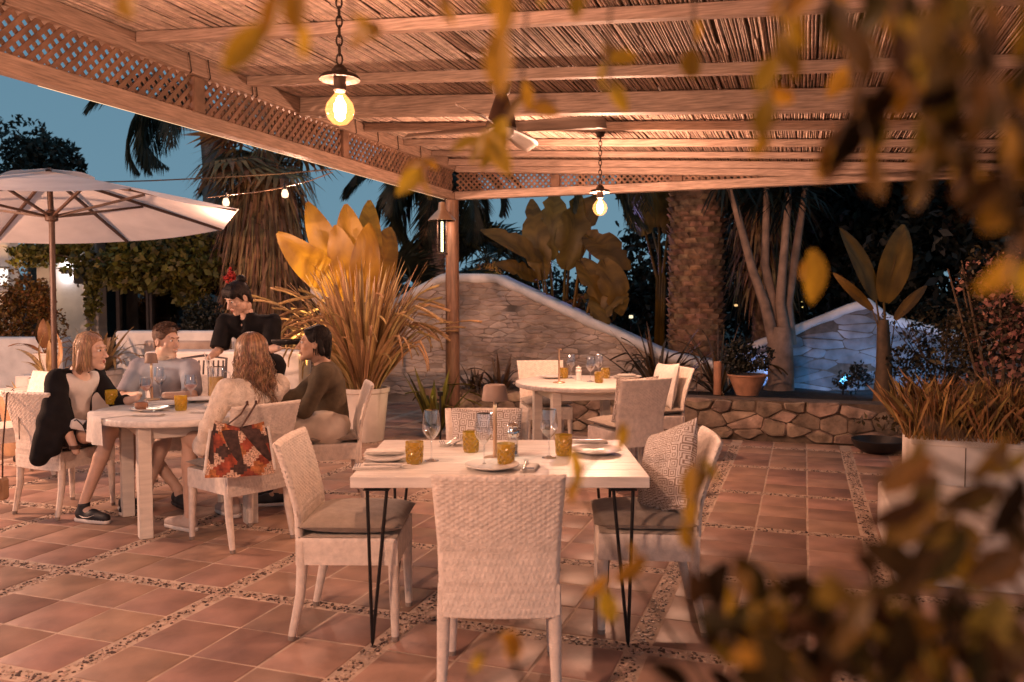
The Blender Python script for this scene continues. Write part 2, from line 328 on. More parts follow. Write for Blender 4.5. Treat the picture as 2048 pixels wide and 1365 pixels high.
def np_mesh(name, V, F, mats, smooth=False):
    V = np.asarray(V, np.float32); F = np.asarray(F, np.int32); k = F.shape[1]
    me = bpy.data.meshes.new(name); me.vertices.add(len(V)); me.vertices.foreach_set('co', V.ravel())
    me.loops.add(F.size); me.loops.foreach_set('vertex_index', F.ravel())
    me.polygons.add(len(F)); me.polygons.foreach_set('loop_start', np.arange(0, F.size, k, dtype=np.int32))
    if smooth: me.polygons.foreach_set('use_smooth', np.ones(len(F), bool))
    for m in (mats if isinstance(mats, (list, tuple)) else [mats]): me.materials.append(M[m] if isinstance(m, str) else m)
    me.update(calc_edges=True); me.validate(); return me
def place(name, me, parent=None, loc=(0, 0, 0), rot=(0, 0, 0), scale=(1, 1, 1)):
    o = bpy.data.objects.new(name, me); COL.objects.link(o); o.location = loc; o.rotation_euler = rot; o.scale = scale
    if parent is not None: o.parent = parent
    return o
def tag(o, label, cat, group=None):
    o['label'] = label; o['category'] = cat
    if group: o['group'] = group
    return o
def thing(name, label, cat, loc=(0, 0, 0), rz=0.0, group=None):
    o = bpy.data.objects.new(name, None); COL.objects.link(o); o.location = loc; o.rotation_euler = (0, 0, rz); o.empty_display_size = 0.1
    return tag(o, label, cat, group)
def struct(o): o['kind'] = 'structure'; return o
def stuff(o): o['kind'] = 'stuff'; return o
KIDS = {}
def dup(root, loc, rz, label, tilt=None):
    r = root.copy(); COL.objects.link(r); r.location = loc; r.rotation_euler = (0, 0, rz) if tilt is None else tilt; r['label'] = label
    for ch in list(root.children):
        c = ch.copy(); COL.objects.link(c); c.parent = r
        for g in list(ch.children):
            d = g.copy(); COL.objects.link(d); d.parent = c
    return r
def basis(f, u):
    f = Vector(f).normalized(); x = f.cross(Vector(u)).normalized(); u2 = x.cross(f)
    return Matrix(((x[0], f[0], u2[0]), (x[1], f[1], u2[1]), (x[2], f[2], u2[2])))
# ================================================================== THE SETTING
# garden ground to the horizon and the terrace floor
g = MB()
gr = [-600, -60, -14, -4, 6, 14, 24, 60, 600]
vs = [(x, y, -0.06 + (0 if abs(x) < 30 and y < 30 else -0.6)) for x in gr for y in gr]
g.add(vs, [(i * 9 + j, (i + 1) * 9 + j, (i + 1) * 9 + j + 1, i * 9 + j + 1) for i in range(8) for j in range(8)])
struct(g.obj('ground', 'soil', smooth=False))
# terrace: a mortar slab carrying terracotta tiles and pebble strips. Local axes: x = b, y = a
slab = MB(); slab.box(-14, 5.0, -4.0, 9.15, -0.16, -0.0042); slab.box(-14, -4.4, 9.153, 15, -0.16, -0.0042)
floor = struct(slab.obj('terrace_floor', 'mortar', rot=(0, 0, ROTZ), smooth=False))
PIT = 1.055; A0 = 3.49; B0 = -0.65; TS = 0.3088; SW = 0.084
def tile_mesh(k):
    r = random.Random(k); b = MB(); h = TS / 2; e = 0.006
    o = [(-h, -h), (h, -h), (h, h), (-h, h)]
    o = [(x + r.uniform(-.002, .002), y + r.uniform(-.002, .002)) for x, y in o]
    vs = [(x, y, -0.0125) for x, y in o] + [(x, y, -0.004) for x, y in o] + [(x * (1 - e / h), y * (1 - e / h), 0) for x, y in o] + [(0, 0, -0.0005)]
    fs = []
    for i in range(4):
        j = (i + 1) % 4; fs += [(i, j, 4 + j, 4 + i), (4 + i, 4 + j, 8 + j, 8 + i), (8 + i, 8 + j, 12)]
    b.add(vs, fs); return b
TM = [tile_mesh(k) for k in range(6)]; TD = [t.data('tile', 'terracotta_tile', True) for t in TM]
cand = []
for ia in range(-4, 12):
    for ib in range(-13, 6):
        for i in range(3):
            for j in range(3):
                a = A0 + PIT * ia + SW / 2 + 0.006 + (TS + 0.011) * (i + .5) + 0.002; b = B0 + PIT * ib + SW / 2 + 0.006 + (TS + 0.011) * (j + .5) + 0.002
                if a > 9.0 and b > -4.5: continue
                if a > 14.8 or b > 4.7 or b < -13.8: continue
                p = ab(a, b); px, py, f = proj(p)
                if f < 0.4 or px < -500 or px > 2500 or py > 1900: continue
                area = TS * TS * CH / max(f, .5) ** 3 * (1 if (-80 < px < 2100 and py < 1440) else 0.02)
                cand.append((-area, a, b))
cand.sort(); rest = MB()
for k, (_, a, b) in enumerate(cand):
    dz = R0.uniform(-.0008, .0006); tx, ty = R0.gauss(0, .0022), R0.gauss(0, .0022)
    q = k % 6
    if k < 290: place('tile', TD[q], floor, (b, a, dz), (tx, ty, (PI / 2) * R0.randrange(4)))
    else: rest.add([(b + v[0], a + v[1], v[2] + dz) for v in TM[q].v], TM[q].f)
stuff(rest.obj('far_tiles', 'terracotta_tile', floor))
# pebble strips: rounded stones set in the mortar, one stuff part
pv, pf = [], []; pm = []
def pebbles(axis, c, lo, hi):
    L = hi - lo; n = int(L * 360)
    for _ in range(n):
        t = R0.uniform(lo, hi); o = c + max(-.036, min(.036, R0.gauss(0, .024)))
        a, b = (t, o) if axis == 'a' else (o, t)
        p = ab(a, b); px, py, f = proj(p)
        if f < 2.0 or f > 9 or px < -30 or px > 2080: continue
        if R0.random() < 0.3: continue
        pm.append(1 if R0.random() < .30 else 0)
        r = R0.uniform(.006, .0135); e = R0.uniform(.5, .9); an = R0.uniform(0, PI); base = len(pv); z = -0.008
        for (q, h, m) in ((0, 0, 1), (0, .5, .8)):
            for j in range(6):
                x = r * m * math.cos(2 * PI * j / 6); y = r * e * m * math.sin(2 * PI * j / 6)
                pv.append((b + x * math.cos(an) - y * math.sin(an), a + x * math.sin(an) + y * math.cos(an), z + h * .015))
        pv.append((b, a, z + .0100))
        for j in range(6):
            k = (j + 1) % 6; pf.append((base + j, base + k, base + 6 + k, base + 6 + j)); pf.append((base + 6 + j, base + 6 + k, base + 12, base + 12))
for ib in range(-5, 3): pebbles('a', B0 + PIT * ib, 0.8, 8.8)
for ia in range(-1, 6): pebbles('b', A0 + PIT * ia, -8.5, 2.0)
pb = MB(); pb.add(pv, [f if f[2] != f[3] else f[:3] for f in pf]); pb.mi = [pm[k // 12] for k in range(len(pf))]; stuff(pb.obj('pebble_strips', ['pebble', 'pebble_dark'], floor))

# ------------------------------------------------------------------ masonry
def clip_half(P, nx, nz, c):
    """Keep the part of polygon P where nx*x + nz*z <= c."""
    out = []
    for k in range(len(P)):
        a, b = P[k], P[(k + 1) % len(P)]; da = nx * a[0] + nz * a[1] - c; db = nx * b[0] + nz * b[1] - c
        if da <= 0: out.append(a)
        if (da < 0) != (db < 0) and abs(da - db) > 1e-12: t = da / (da - db); out.append((a[0] + (b[0] - a[0]) * t, a[1] + (b[1] - a[1]) * t))
    return out
def stone_face(parent, s0, s1, z0, zfun, sw, sh, depth, gap, rng, m, maxn=300, ymap=0.0, jit=.42, keep=1.0):
    """Irregular fitted stones standing proud of the plane y = ymap; sw, sh: mean stone width and height; zfun(s): outline."""
    pts = []; zm = max(zfun(s0 + (s1 - s0) * k / 60) for k in range(61)); nz = max(1, int(round((zm - z0) / sh))); nx = int((s1 - s0) / sw)
    for j in range(-1, nz + 1):
        for i in range(-1, nx + 1): pts.append((s0 + (i + .5 * (j % 2) + .5 + rng.uniform(-jit, jit)) * (s1 - s0) / nx, z0 + (j + .5 + rng.uniform(-jit, jit)) * (zm - z0) / nz))
    asp = sw / sh; n = 0; late = MB()
    for (px, pz) in pts:
        if px < s0 or px > s1 or pz < z0 or pz > zfun(px): continue
        P = [(s0, z0), (s1, z0), (s1, zm), (s0, zm)]
        for (qx, qz) in pts:
            if (qx, qz) == (px, pz) or abs(qx - px) > 3 * sw or abs(qz - pz) > 3 * sh: continue
            nx_, nz_ = (qx - px), (qz - pz) * asp * asp; P = clip_half(P, nx_, nz_, (nx_ * (px + qx) + nz_ * (pz + qz)) / 2)
            if len(P) < 3: break
        if len(P) < 3: continue
        P = [(x, min(z, zfun(x))) for x, z in P]; cx = sum(p[0] for p in P) / len(P); cz = sum(p[1] for p in P) / len(P)
        if max(p[1] for p in P) - min(p[1] for p in P) < sh * .25 or rng.random() > keep: continue
        Q = []
        for k in range(len(P)):
            a, b = P[k], P[(k + 1) % len(P)]; Q += [(a[0] * .87 + b[0] * .13, a[1] * .87 + b[1] * .13), (a[0] * .13 + b[0] * .87, a[1] * .13 + b[1] * .87)]
        fx = lambda x, z: (x + (cx - x) * gap * .5 / max(.02, abs(cx - x) + .4 * sw * .2) , z + (cz - z) * gap * .5 / max(.015, abs(cz - z) + .02))
        gap_ = rng.uniform(.5, 2.6); Q = [(x + (fx(x, z)[0] - x) * gap_ + rng.gauss(0, .004), z + (fx(x, z)[1] - z) * gap_ + rng.gauss(0, .003)) for x, z in Q]; K = len(Q); d = depth * rng.uniform(.3, 1.4)
        vs = [(x, ymap + .03, z) for x, z in Q] + [(x, ymap - d * .55, z) for x, z in Q] + [(cx + (x - cx) * .90 + rng.uniform(-1, 1) * .004, ymap - d * rng.uniform(.8, 1.15), cz + (z - cz) * .88) for x, z in Q] + [(cx, ymap - d * 1.08, cz)]
        fs = []
        for i in range(K): k = (i + 1) % K; fs += [(i, k, K + k, K + i), (K + i, K + k, 2 * K + k, 2 * K + i), (2 * K + i, 2 * K + k, 3 * K)]
        if n < maxn: b = MB(); b.add(vs, fs); b.obj('stone', m, parent)
        else: late.add(vs, fs)
        n += 1
    if late.v: stuff(late.obj('small_stones', m, parent))
    return n

# low garden wall behind the dining terrace (local x = b, y = a, front face at a = 9.15)
lw = thing('garden_wall', 'low dry stone wall of big irregular stones edging the planting bed', 'wall', (0, 0, 0), ROTZ)
c = MB(); c.box(-4.35, 1.35, 9.20, 9.52, -.1, .42); c.obj('wall_core', 'joint', lw, smooth=False)
stone_face(lw, -4.35, 1.35, 0.0, lambda s: .425 + .02 * math.sin(s * 7.3) * math.sin(s * 3.1 + 1), .25, .145, .034, .010, random.Random(3), 'stone', ymap=9.20)
# planting bed soil with uneven surface behind the low wall
def soil_sheet(name, b0, b1, a0, a1, z, amp, n=40):
    V = []; F = []
    for i in range(n + 1):
        for j in range(n + 1):
            b = b0 + (b1 - b0) * i / n; a = a0 + (a1 - a0) * j / n
            V.append((b, a, z + amp * mnoise.noise(Vector((a * 1.3, b * 1.3, 0)))))
    for i in range(n):
        for j in range(n): F.append((i * (n + 1) + j, (i + 1) * (n + 1) + j, (i + 1) * (n + 1) + j + 1, i * (n + 1) + j + 1))
    return struct(place(name, np_mesh(name, V, F, 'soil', True), None, (0, 0, 0), (0, 0, ROTZ)))
soil_sheet('planting_bed_ground', -4.35, 9, 9.5, 24, .30, .05)

def hump_wall(name, label, prof, a_front, thick, seed, maxn, mcore='joint_pale', ch=.066, ms='rubble'):
    """prof: list of (b, z) for the outline; local x = b, y = a."""
    t = thing(name, label, 'wall', (0, 0, 0), ROTZ)
    def zt(s):
        for (b0, z0), (b1, z1) in zip(prof, prof[1:]):
            if b0 <= s <= b1: return z0 + (z1 - z0) * (s - b0) / (b1 - b0)
        return prof[0][1] if s < prof[0][0] else prof[-1][1]
    core = MB(); n = len(prof)
    vs = [(b, a_front, -.1) for b, z in prof] + [(b, a_front, z - .03) for b, z in prof] + [(b, a_front + thick, -.1) for b, z in prof] + [(b, a_front + thick, z - .03) for b, z in prof]
    fs = []
    for i in range(n - 1): fs += [(i, i + 1, n + i + 1, n + i), (2 * n + i, 3 * n + i, 3 * n + i + 1, 2 * n + i + 1), (n + i, n + i + 1, 3 * n + i + 1, 3 * n + i)]
    fs += [(0, n, 3 * n, 2 * n), (n - 1, 3 * n - 1, 4 * n - 1, 2 * n - 1)]
    core.add(vs, fs); core.obj('wall_core', mcore, t, smooth=False)
    stone_face(t, prof[0][0], prof[-1][0], .1, lambda s: zt(s) - .06, ch * 3.3, ch, .013, .008, random.Random(seed), ms, maxn, a_front, .46, .9)
    # whitewashed cap following the slope, with a hand-made wavy lower edge
    N = 90; V = []; F = []; b0, b1 = prof[0][0], prof[-1][0]
    for i in range(N + 1):
        s = b0 + (b1 - b0) * i / N; z = zt(s); w_ = .035 * mnoise.noise(Vector((s * 3.1, seed, 0))) + .02 * mnoise.noise(Vector((s * 9, seed, 3)))
        z += .012 * mnoise.noise(Vector((s * 2, 9, seed)))
        V += [(s, a_front + .0, z - .12 + w_), (s, a_front - .045, z - .105 + w_), (s, a_front - .05, z - .03), (s, a_front - .02, z + .005), (s, a_front + thick + .02, z + .005), (s, a_front + thick + .04, z - .1)]
    for i in range(N):
        for j in range(5): F.append((i * 6 + j, (i + 1) * 6 + j, (i + 1) * 6 + j + 1, i * 6 + j + 1))
    place('white_cap', np_mesh('white_cap', V, F, 'whitewash', True), t)
    return t
hump_wall('sloping_wall', 'rubble garden wall with a flat topped hump and whitewashed sloping cap behind the post', [(-7.2, .9), (-5.75, 1.44), (-4.86, 1.86), (-4.06, 1.83), (-1.72, .80), (-.9, .66)], 11.0, .38, 2, 299)
hump_wall('blue_lit_wall', 'white capped stone wall rising to the right under blue garden light', [(-1.1, .70), (.55, 1.42), (.80, 1.50), (1.05, 1.28), (2.6, .9)], 12.0, .38, 5, 240, mcore='joint', ch=.12, ms='rubble_dim')

# ================================================================== PERGOLA (local x = b, y = a)
pg = thing('pergola', 'timber pergola with reed mat roof, lattice valance and round post over the terrace', 'pergola', (0, 0, 0), ROTZ)
BL, BR, AN, AF = -3.76, 3.3, -1.6, 8.75
def roofz(b): return 3.045 - .062 * (b - BL)
def wall_part(nm, x0, x1, y0, y1, z0, z1, m='beam_wood_b', bev=.006): b = MB(); b.box(x0, x1, y0, y1, z0, z1, bev=bev); return b.obj(nm, m, pg)
# posts
for (b, a) in ((BL, AF), (BL, AN), (BR, AF), (BR, AN)):
    q = MB(); q.tube([(b, a, 0), (b, a, 1.2), (b, a, 2.598)], [.082, .078, .074], 16); q.obj('post', 'post_wood', pg)
# valance beams: bottom rail, top plate
wall_part('valance_rail', BL - .05, BL + .05, AN - .1, AF + .05, 2.60, 2.69)
wall_part('wall_plate', BL - .055, BL + .055, AN - .1, AF + .05, 2.925, 3.04)
wall_part('valance_rail', BL + .052, BR + .05, AF - .05, AF + .05, 2.60, 2.69, 'beam_wood')
wall_part('valance_rail', BR - .05, BR + .05, AN - .1, AF - .052, 2.42, 2.51)
# far plate follows the roof slope
q = MB(); q.bar((BL + .06, AF, 2.97), (BR + .1, AF, roofz(BR) - .075), .1, .13, bev=.006); q.obj('wall_plate', 'beam_wood', pg)
q = MB(); q.bar((BL + .06, AF - .22, 2.985), (BR + .1, AF - .22, roofz(BR) - .06), .06, .07, bev=.006); q.obj('batten', 'beam_wood', pg)
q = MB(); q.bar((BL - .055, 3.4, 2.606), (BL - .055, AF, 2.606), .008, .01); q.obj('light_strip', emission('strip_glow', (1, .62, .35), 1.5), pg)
# valance uprights
for a in (-.6, 1.1, 2.75, 4.55, 6.4, 8.0): wall_part('valance_upright', BL - .032, BL + .032, a - .05, a + .05, 2.692, 2.923, 'slat_wood')
for b in (-2.55, -1.25, .1, 1.5): 
    zt = roofz(b) - .145; wall_part('valance_upright', b - .05, b + .05, AF - .03, AF + .03, 2.692, zt, 'slat_wood')
# lattice: crossing slats; the nearest as single parts
def lattice(fix, lo, hi, z0, ztop, axis, single, pitch=.076):
    sl = 0; late = MB(); t = lo - .3
    while t < hi:
        for sgn in (1, -1):
            x0 = t; zl, zh = z0 - .005, ztop(min(max(t, lo), hi)) + .01
            p0 = (t, zl); p1 = (t + (zh - zl), zh)
            if sgn < 0: p0, p1 = (p0[0], zh), (p1[0], zl)
            # clip to lo..hi
            def clip(p, q):
                (ta, za), (tb, zb) = p, q
                if tb <= lo or ta >= hi: return None
                if ta < lo: za = za + (zb - za) * (lo - ta) / (tb - ta); ta = lo
                if tb > hi: zb = za + (zb - za) * (hi - ta) / (tb - ta); tb = hi
                return (ta, za), (tb, zb)
            cc = clip(p0, p1)
            if cc:
                (ta, za), (tb, zb) = cc; off = .0042 * sgn; b = MB()
                if axis == 'a': b.bar((fix + off, ta, za), (fix + off, tb, zb), .0075, .026)
                else: b.bar((ta, fix + off, za), (tb, fix + off, zb), .0075, .021)
                if single and ta < single[1] and ta > single[0] and sl < 150: b.obj('slat', 'slat_wood', pg, smooth=False); sl += 1
                else: late.add(b.v, b.f)
        t += pitch
    stuff(late.obj('lattice_slats', 'slat_wood', pg, smooth=False))
lattice(BL, AN, AF, 2.69, lambda t: 2.93, 'a', (2.5, 6.5))
lattice(AF, BL + .06, BR, 2.69, lambda t: roofz(t) - .14, 'b', None, .066)
# rafters
for a, hh, ww in ((-1.0, .075, .06), (.0, .075, .06), (1.0, .075, .06), (2.0, .075, .06), (3.0, .075, .06), (4.0, .062, .06), (5.03, .062, .06), (6.68, .07, .055), (7.45, .06, .05), (8.1, .055, .05)):
    q = MB(); z = -.005 - hh / 2; q.bar((BL + .06, a, roofz(BL) + z), (BR + .3, a, roofz(BR + .3) + z), ww, hh, bev=.004); q.obj('rafter', 'beam_wood', pg)
for a in (-2.0, 2.35, 5.70): # the heavy doubled beams
    q = MB(); q.bar((BL + .06, a, roofz(BL) - .075), (BR + .3, a, roofz(BR + .3) - .075), .1, .14, bev=.006); q.obj('main_beam', 'beam_wood', pg)
# reed mat: thousands of canes running along a, lying on the rafters
V = []; F = []; b = BL - .1
while b < BR + .45:
    r = R0.uniform(.0045, .0075); z = roofz(b) + .004 + R0.uniform(-.003, .004); a = AN - .5 + R0.uniform(-.4, 0)
    while a < AF + .12:
        e = min(a + R0.uniform(1.2, 2.6), AF + .18 + R0.uniform(-.04, .04)); nseg = 3; sx = R0.gauss(0, .006); base = len(V)
        for i in range(nseg + 1):
            t = i / nseg; bb = b + sx * (t - .5) * 2 + R0.gauss(0, .0018); aa = a + (e - a) * t; zz = z + R0.gauss(0, .002)
            for (dx, dz) in ((-r, 0), (0, -r), (r, 0), (0, r * .8)): V.append((bb + dx, aa, zz + dz + r))
        for i in range(nseg):
            for j in range(4): F.append((base + i * 4 + j, base + (i + 1) * 4 + j, base + (i + 1) * 4 + (j + 1) % 4, base + i * 4 + (j + 1) % 4))
        a = e + .004
    b += r * 2 + max(0, R0.gauss(.0012, .002))
stuff(place('reed_mat', np_mesh('reed_mat', V, F, 'reed'), pg))
q = MB(); q.quad((BL - .1, AN - .9, roofz(BL - .1) + .03), (BR + .45, AN - .9, roofz(BR + .45) + .03), (BR + .45, AF + .15, roofz(BR + .45) + .03), (BL - .1, AF + .15, roofz(BL - .1) + .03))
q.obj('upper_reed_layer', 'reed_back', pg)
# cable ties hooking the wall plate
for a in (3.1, 4.42, 4.6, 5.05, 5.1, 6.5, 6.9, 7.3, 7.8):
    q = MB(); q.tube([(BL + .058, a, 3.045), (BL + .066, a, 2.99), (BL + .06, a + .02, 2.93), (BL + .045, a + .02, 2.918)], .004, 5); q.obj('wire_tie', 'iron', pg)

# ================================================================== LAMPS OF THE PERGOLA
def pendant(loc, label, power, chain_top, soft=.03):
    t = thing('pendant_lamp', label, 'pendant lamp', loc, 0, 'bare bulb pendant lamps on chains')
    q = MB(); q.lathe([(0.004, -.062), (.03, -.055), (.052, -.032), (.0625, 0), (.055, .03), (.036, .055), (.021, .072), (.0195, .085)], 24); q.obj('bulb', 'bulb_amber', t)
    q = MB()
    for i in range(6):
        an = 2 * PI * i / 6; x, y = math.cos(an), math.sin(an); q.tube([(.006 * x, .006 * y, .05), (.022 * x, .022 * y, .028), (.018 * x, .018 * y, -.03), (.004 * x, .004 * y, -.042)], .0022, 5)
    q.obj('filament', 'filament', t)
    q = MB(); q.lathe([(.021, .078), (.027, .085), (.027, .15), (.034, .155), (.034, .172), (.018, .19), (.0001, .195)], 18); q.obj('socket', 'iron', t)
    q = MB(); q.lathe([(.034, .158), (.074, .150), (.086, .138), (.088, .129), (.085, .128), (.073, .143), (.034, .150)], 24); q.obj('shade', 'iron', t)
    z = .195; k = 0
    while z < chain_top - loc[2] - .02:
        q = MB(); pts = []
        for i in range(13):
            an = 2 * PI * i / 12; x = .0125 * math.cos(an); zz = .024 * math.sin(an)
            pts.append((x, 0, zz + z + .02) if k % 2 == 0 else (0, x, zz + z + .02))
        q.tube(pts, .0042, 6, cap=False); q.obj('chain_link', 'iron', t); z += .0395; k += 1
    q = MB(); q.lathe([(.0001, chain_top - loc[2] - .05), (.03, chain_top - loc[2] - .035), (.045, chain_top - loc[2])], 16); q.obj('ceiling_rose', 'iron', t)
    lamp('pendant_light', (0, 0, 0), power, r=soft, parent=t)
    return t
pendant(at(680, 222, 3.62), 'large glowing amber globe bulb hanging on a chain before the near reed ceiling', 82, 2.905)
pendant(at(1200, 417, 7.0), 'glowing bulb on a short chain hanging over the round table by the fan', 300, 2.862)
pendant(ab(-.2, -2.55, 2.3), 'bare bulb pendant lamp over the terrace behind the photographer', 420, 2.92, .12)  # assumed pendant, unseen, lighting the left floor and the near chair back
pendant(ab(-1.1, 1.2, 2.3), 'bare bulb pendant lamp hanging just behind the camera', 90, 2.68, .12)  # added pendant, unseen, brightening the far chair back, planter and near leaves

# ceiling fan
fc = at(1003, 262, 5.3); fan = thing('ceiling_fan', 'four bladed ceiling fan with dark conical motor under the reed roof', 'ceiling fan', fc, math.radians(-20))
zt = 2.815 - fc.z
q = MB(); q.lathe([(.012, .2), (.012, zt - .05)], 12); q.obj('downrod', 'fan_dark', fan)
q = MB(); q.lathe([(.02, zt - .075), (.05, zt - .05), (.062, zt)], 18); q.obj('ceiling_mount', 'fan_dark', fan)
q = MB(); q.lathe([(.0001, .012), (.095, .012), (.10, .03), (.085, .075), (.05, .18), (.03, .235), (.0001, .24)], 24); q.obj('motor_housing', 'fan_dark', fan)
q = MB(); q.lathe([(.0001, -.055), (.05, -.05), (.075, -.03), (.08, .008), (.0001, .010)], 24); q.obj('light_cap', 'frosted', fan)
for k in range(4):
    an = k * PI / 2; V = []; F = []
    for i in range(9):
        t = i / 8; r = .10 + .56 * t; wd = .045 + .075 * min(1, t * 1.4) - (.05 * max(0, t - .82) / .18)
        for j in range(5):
            u = j / 4 - .5; V.append((r, u * wd * 1.1 + .015 * t, -u * .045 + .014 - .012 * t * t))
        for j in range(5):
            u = j / 4 - .5; V.append((r, u * wd * 1.1 + .015 * t, -u * .045 + .022 - .012 * t * t))
    for i in range(8):
        for j in range(4):
            o = i * 10 + j; F.append((o, o + 1, o + 11, o + 10)); o += 5; F.append((o, o + 10, o + 11, o + 1))
        F.append((i * 10, i * 10 + 10, i * 10 + 15, i * 10 + 5)); F.append((i * 10 + 4, i * 10 + 9, i * 10 + 19, i * 10 + 14))
    F.append((0, 5, 6, 1)); 
    for j in range(4): F.append((80 + j, 81 + j, 86 + j, 85 + j)); F.append((j, j + 5, j + 6, j + 1))
    place('blade', np_mesh('blade', V, F, 'fan_blade', False), fan, (0, 0, .0), (0, 0, an))
# ================================================================== FURNITURE
def weave(u, v, pu, pv, amp, seed=0):
    """Height of a basket weave: strands along u passing over and under ribs along v."""
    iu = np.floor(u / pu); iv = np.floor(v / pv); fu = u / pu - iu; fv = v / pv - iv
    par = ((iu + iv) % 2) * 2 - 1
    prof = np.sqrt(np.clip(1 - (2 * fv - 1) ** 2, 0, 1)) ** .6
    over = np.sin(fu * PI) * par; col = np.clip(np.sin(fu * PI), 0, 1) ** .45
    return amp * (prof * (.66 + .34 * over) * (.25 + .75 * col) - .35 + .12 * np.sin(iv * 12.9898 + iu * 4.1 + seed))
def chair_back_surface(u, v):
    """u in -1..1 across, v in 0..1 up -> centre point of the backrest shell."""
    zt = .325 + (.868 - .325) * v; half = .216 + .020 * v ** 2 + .004
    y = -.2235 + .012 * np.clip((zt - .46) / .1, 0, 1) - .035 * np.clip((zt - .42) / .45, 0, 1) - .075 * np.clip((zt - .42) / .45, 0, 1) ** 1.8 + .018 * (u ** 2)
    return half * u, y, zt
def back_mesh():
    nu, nv = 96, 150; U, Vv = np.meshgrid(np.linspace(-1, 1, nu), np.linspace(0, 1, nv), indexing='ij')
    x, y, z = chair_back_surface(U, Vv); th = .0155
    edge = np.clip((1 - np.abs(U)) * .22 / .016, 0, 1) ** .5; edge = np.minimum(edge, np.clip((1 - Vv) * .54 / .016, 0, 1) ** .5)
    hw = weave(x + .5, z, .0172, .0108, .0050); lo = np.clip((z - .55) / .12, 0, 1)
    hv = weave(z, x + .5, .026, .0098, .0026); h = hw * lo + hv * (1 - lo)
    Vb = np.stack([x, y - th * edge - h, z], -1).reshape(-1, 3); Vf = np.stack([x, y + th * edge + h, z], -1).reshape(-1, 3)
    V = np.concatenate([Vb, Vf]); N = nu * nv
    i, j = np.meshgrid(np.arange(nu - 1), np.arange(nv - 1), indexing='ij'); a = (i * nv + j).ravel(); b = a + nv; c = b + 1; d = a + 1
    F = np.concatenate([np.stack([a, b, c, d], 1), np.stack([a, d, c, b], 1) + N])
    rim = []
    for k in range(nu - 1): rim += [(k * nv, k * nv + N, (k + 1) * nv + N, (k + 1) * nv), (k * nv + nv - 1, (k + 1) * nv + nv - 1, (k + 1) * nv + nv - 1 + N, k * nv + nv - 1 + N)]
    for k in range(nv - 1): rim += [(k, k + 1, k + 1 + N, k + N), ((nu - 1) * nv + k, (nu - 1) * nv + k + N, (nu - 1) * nv + k + 1 + N, (nu - 1) * nv + k + 1)]
    return np_mesh('backrest', V, np.concatenate([F, np.array(rim)]), 'rattan', True)
def seat_mesh():
    """Woven seat box with deep apron, open below."""
    V = []; F = []; z0, z1 = .335, .452; n = 64; m = 12; ring = []
    def per(t):
        # rounded rectangle perimeter
        h = .222; s = t * 4; k = int(s) % 4; f = s - int(s); q = [(-h, -h), (h, -h), (h, h), (-h, h)]; a = q[k]; b = q[(k + 1) % 4]
        return a[0] + (b[0] - a[0]) * f, a[1] + (b[1] - a[1]) * f, k
    N = 4 * n
    for j in range(m + 1):
        z = z0 + (z1 - z0) * j / m
        for i in range(N):
            x, y, k = per(i / N); tt = (i % n) / n * .444; hh = float(weave(np.array(z), np.array(tt), .022, .0093, .0022)); r = .006 * (1 if j == m else 0)
            nx, ny = [(0, -1), (1, 0), (0, 1), (-1, 0)][k]; V.append((x + nx * (hh - r), y + ny * (hh - r), z))
    for j in range(m):
        for i in range(N): F.append((j * N + i, j * N + (i + 1) % N, (j + 1) * N + (i + 1) % N, (j + 1) * N + i))
    b = MB(); b.add(V, F); b.add([(-.216, -.216, z1 + .002), (.216, -.216, z1 + .002), (.216, .216, z1 + .002), (-.216, .216, z1 + .002)], [(0, 1, 2, 3)])
    b.add([(-.222, -.222, z0), (.222, -.222, z0), (.222, .222, z0), (-.222, .222, z0)], [(3, 2, 1, 0)])
    return b
BACKM = back_mesh()
chair0 = thing('rattan_chair', '-', 'chair', (0, 0, 0), 0, 'white woven rattan dining chairs')
place('backrest', BACKM, chair0)
seat_mesh().obj('seat', 'rattan', chair0)
for sx in (-1, 1):
    q = MB(); q.tube([(sx * .2, .2, .34), (sx * .203, .203, .2), (sx * .207, .206, .018)], [.025, .022, .0165], 12); l = q.obj('leg', 'rattan_wrap', chair0)
    q = MB(); q.tube([(sx * .207, .206, .02), (sx * .207, .206, 0)], [.0172, .016], 12); q.obj('foot_glide', 'glide', l)
    q = MB(); q.tube([(sx * .203, -.2, .44), (sx * .204, -.198, .33), (sx * .206, -.206, .2), (sx * .211, -.245, .018)], [.022, .025, .0225, .0165], 12); l = q.obj('leg', 'rattan_wrap', chair0)
    q = MB(); q.tube([(sx * .211, -.245, .02), (sx * .211, -.247, 0)], [.0172, .016], 12); q.obj('foot_glide', 'glide', l)
q = MB(); q.box(-.016, .016, -.2335, -.2285, .330, .345, bev=.002); q.obj('maker_plate', 'leather', chair0)
CH_FIRST = [True]
def chair(x, y, face, label):
    rz = math.atan2(face[1], face[0]) - PI / 2
    if CH_FIRST[0]:
        CH_FIRST[0] = False; chair0.location = (x, y, 0); chair0.rotation_euler = (0, 0, rz); chair0['label'] = label; return chair0
    return dup(chair0, (x, y, 0), rz, label)
